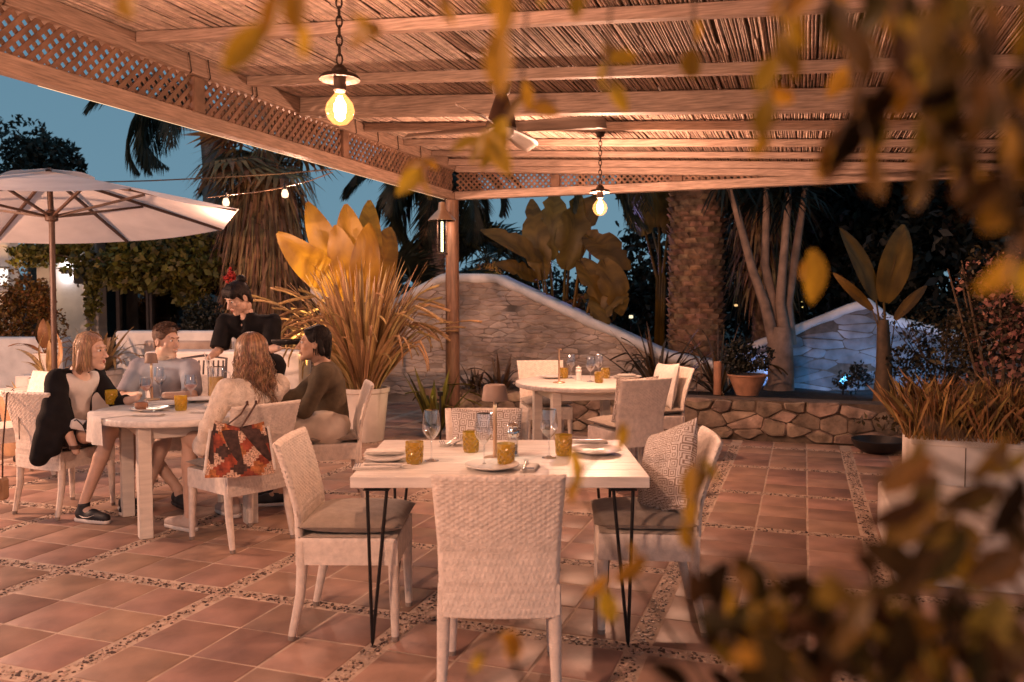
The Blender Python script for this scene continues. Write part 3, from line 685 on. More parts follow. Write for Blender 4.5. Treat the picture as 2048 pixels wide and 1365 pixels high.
def pillow_mesh(nm, wd, dp, th, m, pinch=.06, seed=0, edgeh=.35, n=26):
    V = []; F = []; rg = random.Random(seed)
    for side in (1, -1):
        for i in range(n + 1):
            for j in range(n + 1):
                u = -1 + 2 * i / n; v = -1 + 2 * j / n
                k = (1 - pinch * (1 - u * u)) ; l = (1 - pinch * (1 - v * v))
                x = u * wd / 2 * (l if True else 1); y = v * dp / 2 * k
                e = (max(0, 1 - abs(u) ** 3.2) * max(0, 1 - abs(v) ** 3.2)) ** .55
                wob = mnoise.noise(Vector((u * 2.2 + seed, v * 2.2, side))) * .09 * e + mnoise.noise(Vector((u * 5 + seed, v * 5, side * 2))) * .03 * e
                V.append((x, y, side * th / 2 * (e * (1 + wob)) + (0)))
    s = (n + 1) ** 2
    for i in range(n):
        for j in range(n):
            a = i * (n + 1) + j; b = a + n + 1; F += [(a, b, b + 1, a + 1), (s + a, s + a + 1, s + b + 1, s + b)]
    return np_mesh(nm, V, F, m, True)
SEATC = pillow_mesh('seat_pad', .455, .455, .085, 'taupe', .015, 3)
def seat_pad(ch, label, comp=1.0, dy=.015):
    o = place('seat_cushion', SEATC, None); o.location = ch.matrix_basis @ Vector((0, dy, .454 + .040 * comp)); o.rotation_euler = ch.rotation_euler; o.scale = (1, 1, comp)
    tag(o, label, 'cushion', 'taupe seat cushions'); return o
PILM = {}
def pillow(loc, fwd, up, label, m, size=.42, th=.14, seed=1, roll=0.0):
    o = place('throw_pillow', pillow_mesh('throw_pillow', size, size, th, m, .07, seed), None)
    B = basis(fwd, up) @ Matrix.Rotation(-PI / 2, 3, 'X') @ Matrix.Rotation(roll, 3, 'Z'); o.matrix_world = Matrix.Translation(loc) @ B.to_4x4()
    tag(o, label, 'pillow'); return o

c1 = chair(-.045, 3.23, (0.01, 1), 'white rattan chair with its woven back to the viewer, before the rectangular table')
c2 = chair(-.71, 3.80, (1, -.02), 'white rattan chair with bare taupe cushion at the table end near the diners')
c3 = chair(.615, 3.86, (-1, .06), 'white rattan chair holding a key pattern pillow at the rectangular table')
c4 = chair(-.14, 4.43, (0, -1), 'white rattan chair behind the rectangular table, facing the viewer over the glasses')
c5 = chair(-1.69, 5.165, (-.77, .63), 'white rattan chair with patchwork bag hanging on its back')
c6 = chair(-3.155, 5.90, (.40, .92), 'white rattan chair under the blond woman in black cardigan')
c7 = chair(-1.36, 6.17, (-.93, -.25), 'white rattan chair under the dark haired man in olive sweater')
c8 = chair(-2.66, 6.56, (.12, -1), 'white rattan chair under the laughing man in grey shirt')
c9 = chair(.33, 8.22, (.15, -1), 'white rattan chair behind the round table by the stone wall')
c10 = chair(1.27, 7.62, (-.96, -.28), 'white rattan chair with plain pillow at the round table by the stone wall')
c11 = chair(.92, 6.78, (-.42, .9), 'white rattan chair turned away from the viewer at the round table by the stone wall')
seat_pad(c2, 'thick taupe seat cushion with nothing on it, on the chair at the table end', 1.15)
seat_pad(c3, 'taupe seat cushion under the key pattern throw pillow')
seat_pad(c4, 'taupe seat cushion on the chair behind the rectangular table')
seat_pad(c1, 'taupe seat cushion on the chair seen from behind, under the table edge')
for c_, l_ in ((c5, 'flattened seat cushion under the woman with wavy brown hair'), (c6, 'flattened seat cushion under the blond woman'), (c7, 'seat cushion under the man in olive sweater'), (c8, 'seat cushion under the man in grey shirt')): seat_pad(c_, l_, .72)
seat_pad(c9, 'seat cushion on the chair tucked behind the round table'); seat_pad(c10, 'seat cushion on the chair holding the plain pillow'); seat_pad(c11, 'seat cushion on the chair turned away from the viewer at the round table')
def on_chair(c, v): return c.matrix_basis @ Vector(v)
def dir_chair(c, v): return c.matrix_basis.to_3x3() @ Vector(v)
pillow(on_chair(c3, (-.02, -.10, .70)), dir_chair(c3, (-.34, 1, .35)), (0, 0, 1), 'pale throw pillow with brown key pattern leaning in a rattan chair', 'key_pattern', .42, .15, 4, .36)
pillow(on_chair(c4, (0, -.155, .69)), dir_chair(c4, (0, 1, .25)), (0, 0, 1), 'patterned pillow on the chair behind the wine glasses', 'key_pattern', .40, .12, 6)
pillow(on_chair(c10, (0, -.13, .70)), dir_chair(c10, (0, 1, .22)), (0, 0, 1), 'plain creased off white pillow on the chair by the stone wall', 'linen', .42, .14, 9, .06)
pillow(on_chair(c11, (0, -.135, .68)), dir_chair(c11, (0, 1, .22)), (0, 0, 1), 'patterned pillow edge showing beside the chair turned away', 'key_pattern', .40, .12, 12)

# rectangular table with hairpin legs
tc = Vector((-.05, 3.90, 0)); rt = thing('rectangular_table', 'rectangular white wooden table on black hairpin legs, laid for four', 'table', tc)
for k in range(6):
    q = MB(); y0 = -.46 + .92 * k / 6; q.box(-.62, .62, y0 + .0006, y0 + .92 / 6 - .0006, .703 + .0004 * (k % 2), .750, bev=.0022); q.obj('plank', 'table_white', rt)
q = MB(); q.box(-.56, .56, -.40, .40, .690, .7028); q.obj('under_frame', 'white_wood', rt)
for sx in (-1, 1):
    for sy in (-1, 1):
        q = MB(); f = Vector((sx * .545, sy * .385, .012)); pa = Vector((sx * .56, sy * .40, .70)); pb_ = Vector((sx * .475, sy * .40, .70)); pc_ = Vector((sx * .52, sy * .28, .70))
        for p in (pa, pb_): q.tube([p, p.lerp(f, .96) + Vector((0, 0, .0)), f + (p - f).normalized() * .012], .0075, 8)
        q.tube([f + (pa - f).normalized() * .014, f + Vector((0, 0, -.004)), f + (pb_ - f).normalized() * .014], .0078, 8)
        q.box(min(pa.x, pb_.x) - .012, max(pa.x, pb_.x) + .012, pa.y - .03, pa.y + .03, .684, .6895); q.obj('hairpin_leg', 'black_metal', rt)

def round_table(c, R, label, legrot, legr):
    t = thing('round_table', label, 'table', (c[0], c[1], 0), legrot, 'round white dining tables')
    q = MB(); q.lathe([(.0001, .704), (R - .02, .704), (R - .004, .709), (R, .716), (R, .740), (R - .004, .747), (R - .010, .750), (.0001, .7505)], 64); q.obj('table_top', 'table_white', t)
    for k in range(4):
        an = k * PI / 2; q = MB(); mt = Matrix.Rotation(an, 4, 'Z'); q.box(-legr + .045, legr - .045, legr - .012, legr + .012, .615, .7035, mt, .002); q.obj('apron', 'white_wood', t)
    for sx in (-1, 1):
        for sy in (-1, 1):
            q = MB(); q.box(sx * legr - .04, sx * legr + .04, sy * legr - .04, sy * legr + .04, 0, .7035, bev=.004); q.obj('leg', 'white_wood', t)
    return t
LT = Vector((-2.19, 5.62, 0)); FT = Vector((.63, 7.55, 0))
dv = Vector((-2.28, 5.18)) - Vector((LT.x, LT.y)); round_table(LT, .585, 'round white table where four people sit with a jug of orange drink', math.atan2(dv.y, dv.x) - PI / 4, .325)
round_table(FT, .60, 'empty round white table laid under the glowing bulb by the stone wall', math.radians(12), .33)

# ------------------------------------------------------------------ tableware
def wine_glass(p, label, h=.225, r=.041, fill=None, fillm='water'):
    t = thing('wine_glass', label, 'wine glass', p, 0, 'wine glasses on the tables'); q = MB(); s = h / .225
    prof = [(.0001, .0045), (.030, .0025), (.034, .0012), (.034, 0.0002), (.030, 0.0002)]
    q.lathe([(.034, .0006), (.033, .0022), (.012, .006), (.0042, .014), (.0036, .05 * s), (.0036, .085 * s), (.006, .093 * s), (.018, .103 * s), (.033, .122 * s), (r, .140 * s), (r * .985, .165 * s), (r * .80, h)], 24); q.obj('bowl', 'glass', t)
    if fill:
        q = MB(); q.lathe([(.0001, .096 * s), (.016, .104 * s), (.031, .122 * s), (r * .95, .138 * s), (r * .95, .142 * s), (.0001, .142 * s)], 20); q.obj('drink', fillm, t)
    return t
TUM = None
def tumbler_mesh():
    b = MB(); n = 48; m = 22; H = .098; V = []; F = []
    for i in range(m + 1):
        z = H * i / m
        for j in range(n):
            a = 2 * PI * j / n; r = .034 + .0065 * (z / H) ** .8; u = a * 7 / PI; v = z / .0135
            d = abs(math.sin((u + v) * PI / 2)) * abs(math.sin((u - v) * PI / 2)) if .008 < z < .080 else .5
            r += .0065 * (d - .5); V.append((r * math.cos(a), r * math.sin(a), z))
    for i in range(m):
        for j in range(n): F.append((i * n + j, i * n + (j + 1) % n, (i + 1) * n + (j + 1) % n, (i + 1) * n + j))
    F.append(tuple(range(n))[::-1]); b.add(V, F)
    b.lathe([(.0001, .010), (.030, .012), (.0365, H), (.0405, H)], n)
    return b
TUMD = {}
def tumbler(p, label, m='amber_glass'):
    if m not in TUMD: TUMD[m] = tumbler_mesh().data('tumbler', m, True)
    if 'ridge' not in TUMD:
        q = MB()
        for k in range(9):
            for sg in (1, -1): q.tube([((.0352 + .0065 * (z / .098) ** .8) * math.cos(2 * PI * k / 9 + sg * z * 26), (.0352 + .0065 * (z / .098) ** .8) * math.sin(2 * PI * k / 9 + sg * z * 26), z) for z in [.008 + .009 * i for i in range(9)]], .0013, 4, cap=False)
        TUMD['ridge'] = q.data('cut_lattice', 'amber_dark', True)
    t = place('tumbler', TUMD[m], None, p); place('cut_lattice', TUMD['ridge'], t)
    return tag(t, label, 'tumbler', 'amber diamond cut tumblers')
def plate(p, label, r=.13):
    q = MB(); q.lathe([(.0001, .004), (r * .55, .004), (r * .62, .006), (r * .92, .016), (r, .020), (r, .023), (r * .9, .019), (r * .62, .0095), (r * .5, .008), (.0001, .008)], 40)
    o = q.obj('plate', 'porcelain', None, p); return tag(o, label, 'plate', 'white plates')
def napkin(p, rz, label, stripes=True, sx=.2, sy=.11):
    t = thing('napkin', label, 'napkin', p, rz, 'folded linen napkins'); 
    for k in range(3):
        V = []; F = []; n = 10; z0 = .0045 * k + .001; hx, hy = sx / 2 - .003 * k, sy / 2 - .002 * k
        for i in range(n + 1):
            for j in range(n + 1):
                x = -hx + 2 * hx * i / n; y = -hy + 2 * hy * j / n; ed = 1 if 0 < i < n and 0 < j < n else 0
                V.append((x, y, z0 + .0042 * ed + .0012 * mnoise.noise(Vector((x * 30, y * 30, k + p[0]))) * ed))
        for i in range(n):
            for j in range(n): a = i * (n + 1) + j; F.append((a, a + n + 1, a + n + 2, a + 1))
        place('fold', np_mesh('fold', V, F, 'linen', True), t)
    if stripes:
        for u in (.012, .022, .032): q = MB(); q.box(-sx / 2 + u - .0015, -sx / 2 + u + .0015, -sy / 2 + .008, sy / 2 - .008, .0142, .0158); q.obj('stripe', 'linen_stripe', t)
    return t
def fork(p, rz, label):
    q = MB(); q.tube([(-.095, 0, .004), (-.03, 0, .006), (.02, 0, .012), (.035, 0, .011)], [.0045, .003, .0028, .006], 8, flat=.45)
    for k in range(4): y = -.0075 + .005 * k; q.tube([(.034, y * .8, .011), (.06, y, .006), (.09, y, .009)], [.0018, .0016, .001], 5)
    o = q.obj('fork', 'steel', None, p, (0, 0, rz)); return tag(o, label, 'fork', 'forks')
def knife(p, rz, label):
    q = MB(); q.tube([(-.1, 0, .004), (-.01, 0, .005)], [.005, .004], 8, flat=.5); q.box(-.01, .1, -.0075, .004, .0035, .0052, bev=.0006)
    o = q.obj('knife', 'steel', None, p, (0, 0, rz)); return tag(o, label, 'knife', 'table knives')
def mill(p, label, m='chrome', h=.16):
    t = thing('pepper_mill', label, 'pepper mill', p); s = h / .16
    q = MB(); q.lathe([(.028, 0), (.029, .006), (.026, .012), (.024, .03), (.026, .075 * s), (.024, .09 * s), (.0001, .091 * s)], 24); q.obj('body', 'glass' if m == 'chrome' else m, t)
    q = MB(); q.lathe([(.0255, .088 * s), (.028, .095 * s), (.030, .108 * s), (.0245, .122 * s), (.018, .126 * s), (.026, .133 * s), (.027, .14 * s), (.016, .150 * s), (.007, .153 * s), (.008, .158 * s), (.0001, .163 * s)], 24); q.obj('cap', m, t)
    q = MB(); q.lathe([(.0001, .008), (.020, .009), (.0215, .05 * s), (.0001, .052 * s)], 16); q.obj('peppercorns', 'bag_dark' if m == 'chrome' else m, t); return t
def table_lamp(p, label, h=.33, shade=True, m='lamp_stem', sr=.052):
    t = thing('table_lamp', label, 'table lamp', p, 0, 'cordless table lamps')
    q = MB(); q.lathe([(.0001, 0), (.052, 0), (.054, .004), (.05, .009), (.0001, .011)], 28); q.obj('base', m, t)
    q = MB(); q.lathe([(.009, .008), (.0085, h - .075 if shade else h - .01), (.0001, h - .074 if shade else h - .008)], 14); q.obj('stem', m, t)
    if shade:
        q = MB(); q.lathe([(sr + .008, h - .075), (sr + .009, h - .07), (sr, h - .012), (sr - .008, h - .003), (.0001, h), (.0001, h - .006), (sr - .006, h - .012), (sr + .002, h - .074), (sr + .008, h - .075)], 30); q.obj('shade', 'lamp_shade', t)
    else:
        q = MB(); q.lathe([(.009, h - .012), (.021, h - .008), (.022, h), (.0001, h + .002)], 20); q.obj('head', m, t)
    return t
TZ = .7508
def tg(px, py): return gnd(px, py, TZ)
wine_glass(tg(863, 922), 'empty wine glass on the rectangular table, beside the folded napkins', .232)
wine_glass(tg(968, 932), 'empty wine glass standing in front of the table lamp', .232)
wine_glass(tg(1098, 916), 'empty wine glass by the plate at the pillow end of the rectangular table', .225)
tumbler(tg(829, 927), 'amber diamond cut tumbler beside the stacked napkins')
tumbler(tg(942, 904), 'amber diamond cut tumbler left behind the wine glass and lamp')
tumbler(tg(1012, 931), 'amber diamond cut tumbler before the pepper mill, next to the front plate')
tumbler(tg(1127, 911), 'amber diamond cut tumbler by the plate near the key pattern pillow')
table_lamp(tg(990, 918), 'cordless table lamp with brown mushroom shade on the rectangular table', .345)
mill(tg(1026, 912), 'chrome topped pepper mill behind the tumbler', 'chrome', .165)
plate(tg(984, 938), 'round plate at the front place by the rattan chair back', .118)
plate(tg(1192, 907), 'round plate with napkin at the pillow end of the table', .12)
plate(tg(772, 922), 'plate under the napkin at the table end near the taupe cushion', .10)
napkin(tg(757, 936), .1, 'striped folded napkin at the near corner of the rectangular table', True, .22, .09)
napkin(tg(770, 915) + Vector((0, 0, .022)), .05, 'plump folded napkin on the plate near the taupe cushion', False, .19, .1)
napkin(tg(1178, 895) + Vector((0, .0, .022)), -.05, 'folded napkin on the plate near the key pattern pillow', False, .19, .09)
napkin(tg(905, 890), .15, 'folded napkin at the far place with cutlery on it', True, .15, .1)
napkin(tg(1060, 938), 1.4, 'folded napkin under the fork by the front plate', True, .16, .07)
fork(tg(1050, 938) + Vector((0, 0, .014)), 1.45, 'fork on the napkin beside the front plate')
knife(tg(775, 938) + Vector((0, 0, .014)), .05, 'knife lying on the striped napkin')
fork(tg(905, 889) + Vector((0, 0, .014)), 1.3, 'fork on the napkin at the far place'); knife(tg(917, 889) + Vector((0, 0, .012)), 1.3, 'knife on the napkin at the far place')
knife(tg(1165, 897) + Vector((0, 0, .038)), .1, 'knife across the napkin near the key pattern pillow')
# far round table
table_lamp(tg(1118, 766), 'slim brass table light without shade on the far round table', .30, False)
wine_glass(tg(1142, 757), 'wine glass just behind the salt mill on the far round table'); wine_glass(tg(1181, 764), 'front wine glass on the far round table'); wine_glass(tg(1197, 756), 'wine glass before the tall amber tumbler on the far round table')
tumbler(tg(1128, 757), 'amber tumbler beside the slim brass table light'); tumbler(tg(1198, 766), 'short amber tumbler near the rattan chair back on the round table'); tumbler(tg(1211, 757), 'amber tumbler behind the wine glasses of the round table')
mill(tg(1157, 761), 'white salt mill on the far round table', 'porcelain', .13)
plate(tg(1255, 757), 'plate at the edge of the far round table near the plain pillow'); plate(tg(1102, 757), 'plate behind the slim brass light on the round table', .11)
napkin(tg(1253, 756) + Vector((0, 0, .022)), .1, 'napkin on the plate by the plain pillow', False, .18, .09)
knife(tg(1092, 756) + Vector((0, 0, .02)), .2, 'knife on the plate behind the slim brass light')
# diners' table
table_lamp(tg(304, 800), 'cordless table lamp with flat brown shade before the laughing man', .345, True, 'lamp_stem', .038)
wine_glass(tg(321, 797), 'tall glass of water catching the light before the laughing man', .235, .045, True, 'water')
wine_glass(tg(293, 803), 'glass with a pink drink beside the lamp of the diners', .175, .045, True, 'pink_drink')
wine_glass(tg(382, 806), 'glass with a little pink drink between laughing man and jug', .20, .044, True, 'pink_drink')
tumbler(tg(223, 808), 'bright yellow tumbler in front of the blond woman', 'yellow_glass'); tumbler(tg(362, 821), 'yellow tumbler at the middle of the diners table', 'yellow_glass')
jp = tg(433, 797); jug = thing('drinks_jug', 'tall glass jug of orange drink with straws, in front of the waitress', 'jug', jp)
q = MB(); q.lathe([(.058, .002), (.060, .01), (.058, .12), (.060, .2), (.066, .235)], 28); q.obj('glass_body', 'glass', jug)
q = MB(); q.lathe([(.0001, .006), (.055, .007), (.056, .158), (.0001, .16)], 24); q.obj('orange_drink', 'juice', jug)
q = MB(); q.tube([(.06, 0, .2), (.10, 0, .19), (.112, 0, .13), (.095, 0, .06), (.06, 0, .045)], .007, 8); q.obj('handle', 'glass', jug)
for k, (dx, dy, tx, ty) in enumerate(((.0, .0, -.09, .02), (.015, .01, -.05, .0), (-.01, .02, -.075, -.03))):
    q = MB(); q.tube([(dx, dy, .10), (tx, ty, .30 + .02 * k)], .0042, 7); q.obj('straw', 'porcelain', jug)
plate(tg(300, 822), 'plate with leftovers before the yellow tumblers', .12); plate(tg(400, 803), 'plate beside the orange jug', .12); plate(tg(335, 812), 'plate in front of the water glass', .12); plate(tg(445, 815), 'plate at the place of the woman with wavy hair', .12)
napkin(tg(295, 832), .05, 'crumpled white napkin near the front rim of the diners table', False, .2, .09); napkin(tg(410, 826), -.1, 'folded napkin before the woman with wavy hair', False, .2, .08)
fork(tg(345, 822) + Vector((0, 0, .02)), .4, 'fork resting on the diners plate'); knife(tg(318, 829) + Vector((0, 0, .014)), -.1, 'knife on the crumpled napkin')
q = MB(); q.lathe([(.0001, .002), (.03, .003), (.042, .02), (.040, .045), (.036, .046), (.037, .022), (.0001, .012)], 20); tag(q.obj('snack_bowl', 'clay', None, tg(283, 822) + Vector((0, 0, .008))), 'small dark patterned bowl on the diners table', 'bowl')
# linen hanging over the table edge at the blond woman's place
V = []; F = []; e0 = Vector((LT.x, LT.y, 0)); n = 14
for i in range(n + 1):
    an = math.radians(192 + 44 * i / n); rim = e0 + Vector((math.cos(an), math.sin(an), 0)) * .585; out = Vector((math.cos(an), math.sin(an), 0))
    for j in range(13):
        t = j / 12
        if t < .5: p = rim - out * (.25 * (1 - t * 2)) + Vector((0, 0, .7525))
        else: k = (t - .5) * 2; p = rim + out * (.010 + .012 * math.sin(i * 1.3) * k) + Vector((0, 0, .7525 - .17 * k))
        V.append(p)
for i in range(n):
    for j in range(12): F.append((i * 13 + j, (i + 1) * 13 + j, (i + 1) * 13 + j + 1, i * 13 + j + 1))
tag(place('place_mat', np_mesh('place_mat', V, F, 'linen', True)), 'linen cloth draped over the table rim beside the blond woman', 'cloth')

# ------------------------------------------------------------------ bags
# patchwork bag on chair c5
B5 = c5.matrix_basis
bag = thing('patchwork_bag', 'red and orange patchwork shoulder bag hanging on a rattan chair back', 'bag', Vector((-1.56, 4.775, .485)), math.radians(20))
def bag_pt(u, v, side):
    wd = .19 * (1 - .30 * v); z = .29 * v - .02 * (1 - u * u) * v + .03 * abs(u) * v * (1 if u < 0 else .3); y = side * (.055 * math.sqrt(max(0, 1 - u * u * .9)) * (1 - .6 * v) + .006)
    return (u * wd, -.03 + y + .01 * math.sin(u * 7 + v * 5), z)
patches = {}
NB = 20
for side in (-1, 1):
    for i in range(NB):
        for j in range(NB):
            us = [-1 + 2 * (i + d) / NB for d in (0, 1)]; vs_ = [(j + d) / NB for d in (0, 1)]
            c_u, c_v = (us[0] + us[1]) / 2, (vs_[0] + vs_[1]) / 2; p_ = int(math.floor((c_u * 1.5 + c_v * 2.4) * 1.25)); q_ = int(math.floor((c_u * 1.5 - c_v * 2.4) * 1.25))
            key = (p_, q_, side)
            patches.setdefault(key, []).append([bag_pt(us[0], vs_[0], side), bag_pt(us[1], vs_[0], side), bag_pt(us[1], vs_[1], side), bag_pt(us[0], vs_[1], side)])
body = MB(); body.lathe([(.0001, 0), (.18, .002), (.19, .01), (.16, .26), (.0001, .27)], 24, (0, -.03, 0), .24); bodyo = body.obj('bag_body', 'bag_dark', bag)
for key, qs in patches.items():
    b = MB()
    for qd in qs: b.quad(*qd)
    b.obj('patch', ['bag_red', 'bag_cream', 'bag_orange', 'bag_dark', 'bag_red', 'bag_cream'][(key[0] * 2 + key[1] * 3) % 6], bodyo)
for dx in (-.02, .03):
    q = MB(); q.tube([(dx * 2 - .05, -.03, .27), (dx + .03, .02, .34), (dx + .065, .055, .392), (dx + .068, .085, .405), (dx + .07, .115, .38), (dx + .075, .13, .31)], .008, 7, flat=.5); q.obj('strap', 'leather', bag)
q = MB(); 
for sx in (-1, 1): q.tube([(sx * .19, -.04, .02), (sx * .175, -.045, .14), (sx * .155, -.035, .27)], .009, 8)
q.obj('piping', 'linen', bag)
# tan shoulder bag on chair c6
B6 = c6.matrix_basis
tb = thing('shoulder_bag', 'tan leather shoulder bag hanging by a black strap from the blond woman chair', 'bag', B6 @ Vector((-.20, -.37, .13)), c6.rotation_euler.z)
q = MB(); q.box(-.10, .08, -.035, .035, 0, .155, bev=.018); bo = q.obj('bag_body', 'tan_leather', tb)
q = MB(); q.box(-.102, .082, -.043, -.0355, .06, .158, bev=.003); q.obj('flap', 'tan_leather', bo)
q = MB(); q.tube([(.05, 0, .15), (.06, .0, .35), (.07, .035, .72), (.08, .07, .745), (.09, .10, .70), (.09, .10, .4)], .0065, 6, flat=.5); q.obj('strap', 'leather', tb)

# ------------------------------------------------------------------ parasol
def parasol(c, R, rim, apex, tilt, a0, label):
    t = thing('parasol', label, 'parasol', c, 0)
    hub = bpy.data.objects.new('canopy_frame', None); 
    T = Matrix.Translation((0, 0, apex)) @ Matrix.Rotation(tilt[0], 4, 'X') @ Matrix.Rotation(tilt[1], 4, 'Y') @ Matrix.Translation((0, 0, -apex))
    n = 8; cor = [(R * math.cos(a0 + 2 * PI * k / n), R * math.sin(a0 + 2 * PI * k / n)) for k in range(n)]
    m = 12; V = []; F = []
    for k in range(n):
        for i in range(m + 1):
            for j in range(m + 1):
                f = i / m; g_ = j / m; c0, c1_ = cor[k], cor[(k + 1) % n]; x = (c0[0] * (1 - g_) + c1_[0] * g_) * f; y = (c0[1] * (1 - g_) + c1_[1] * g_) * f
                sag = -.05 * math.sin(PI * f) * 0 - .045 * math.sin(PI * g_) * f ** 1.5 * .6; inw = 1 - .02 * math.sin(PI * g_) * f
                z = apex - (apex - rim) * (f * .92 + .08 * f * f) + sag + (.0); V.append(T @ Vector((x * inw, y * inw, z)))
        o = k * (m + 1) ** 2
        for i in range(m):
            for j in range(m): a = o + i * (m + 1) + j; F.append((a, a + m + 1, a + m + 2, a + 1))
    # short valance lip
    cv = place('canopy', np_mesh('canopy', V, F, 'canopy', True), t)
    V = []; F = []
    for k in range(n):
        for i in range(5):
            for j in range(7):
                f = i / 4; g_ = j / 6; c0, c1_ = cor[k], cor[(k + 1) % n]; r = .24 * f; x = (c0[0] * (1 - g_) + c1_[0] * g_) * r; y = (c0[1] * (1 - g_) + c1_[1] * g_) * r
                z = apex + .022 - (apex - rim) * r * .92 + .022 * abs(math.sin(PI * g_)) * f; V.append(T @ Vector((x, y, z)))
        o = k * 35
        for i in range(4):
            for j in range(6): a = o + i * 7 + j; F.append((a, a + 7, a + 8, a + 1))
    place('vent_cap', np_mesh('vent_cap', V, F, 'canopy', True), cv)
    hz = apex - .42
    for k in range(n):
        tip = Vector((cor[k][0], cor[k][1], rim - .012)); top = Vector((0, 0, apex - .03)); q = MB(); q.bar(T @ (top + (tip - top) * .03), T @ (top + (tip - top) * .985), .022, .026); rb = q.obj('rib', 'umbrella_wood', t)
        md = top + (tip - top) * .50; q = MB(); q.bar(T @ Vector((0.045 * cor[k][0] / R, .045 * cor[k][1] / R, hz)), T @ (md + Vector((0, 0, -.02))), .02, .022); q.obj('strut', 'umbrella_wood', rb)
    q = MB(); q.lathe([(.03, hz - .05), (.055, hz - .04), (.06, hz + .02), (.04, hz + .05), (.028, hz + .06)], 16); q.v = [tuple(T @ Vector(v)) for v in q.v]; q.obj('runner', 'umbrella_wood', t)
    q = MB(); q.tube([(0, 0, .06), T @ Vector((0, 0, apex - .5)), T @ Vector((0, 0, apex + .03))], .026, 14); q.obj('pole', 'umbrella_wood', t)
    q = MB(); q.box(-.26, .26, -.26, .26, .0, .055, bev=.01); q.lathe([(.035, .054), (.035, .32), (.03, .33)], 14); q.obj('base', 'iron', t)
    return t
parasol(Vector((-4.31, 7.88, 0)), 1.725, 2.228, 2.676, (-.046, -.061), -.742, 'large open cream parasol with dark wooden ribs beside the pergola')
# ================================================================== PEOPLE
def surface_nets(F, org, h):
    ins = F < 0
    nx, ny, nz = F.shape
    cnt = np.zeros((nx - 1, ny - 1, nz - 1), np.int8)
    for dx in (0, 1):
        for dy in (0, 1):
            for dz in (0, 1): cnt += ins[dx:nx - 1 + dx, dy:ny - 1 + dy, dz:nz - 1 + dz]
    act = (cnt > 0) & (cnt < 8); idx = -np.ones(act.shape, np.int64); C = np.argwhere(act); idx[act] = np.arange(len(C))
    P = np.zeros((len(C), 3)); W = np.zeros(len(C)); i, j, k = C.T
    for ax in range(3):
        o = [a for a in range(3) if a != ax]
        for p in (0, 1):
            for r in (0, 1):
                d = [0, 0, 0]; d[o[0]] = p; d[o[1]] = r; e = list(d); e[ax] = 1
                f0 = F[i + d[0], j + d[1], k + d[2]]; f1 = F[i + e[0], j + e[1], k + e[2]]; m = (f0 < 0) != (f1 < 0)
                t = np.where(m, f0 / np.where(m, f0 - f1, 1), 0); q = np.tile(np.array(d, float), (len(C), 1)); q[:, ax] += t
                P[m] += q[m]; W[m] += 1
    V = (P / W[:, None] + C) * h + org; faces = []
    for ax in range(3):
        o1, o2 = (ax + 1) % 3, (ax + 2) % 3
        s0 = [slice(None)] * 3; s1 = [slice(None)] * 3; s0[ax] = slice(0, -1); s1[ax] = slice(1, None)
        a = ins[tuple(s0)]; b = ins[tuple(s1)]
        E = np.argwhere(a != b); 
        if len(E) == 0: continue
        ok = (E[:, o1] > 0) & (E[:, o2] > 0) & (E[:, o1] < F.shape[o1] - 1) & (E[:, o2] < F.shape[o2] - 1); E = E[ok]; sg = a[tuple(E.T)]
        q = []
        for (p, r) in ((-1, -1), (0, -1), (0, 0), (-1, 0)):
            c = E.copy(); c[:, o1] += p; c[:, o2] += r; q.append(idx[tuple(c.T)])
        q = np.stack(q, 1); q[~sg] = q[~sg][:, ::-1]; faces.append(q)
    return V, np.concatenate(faces)

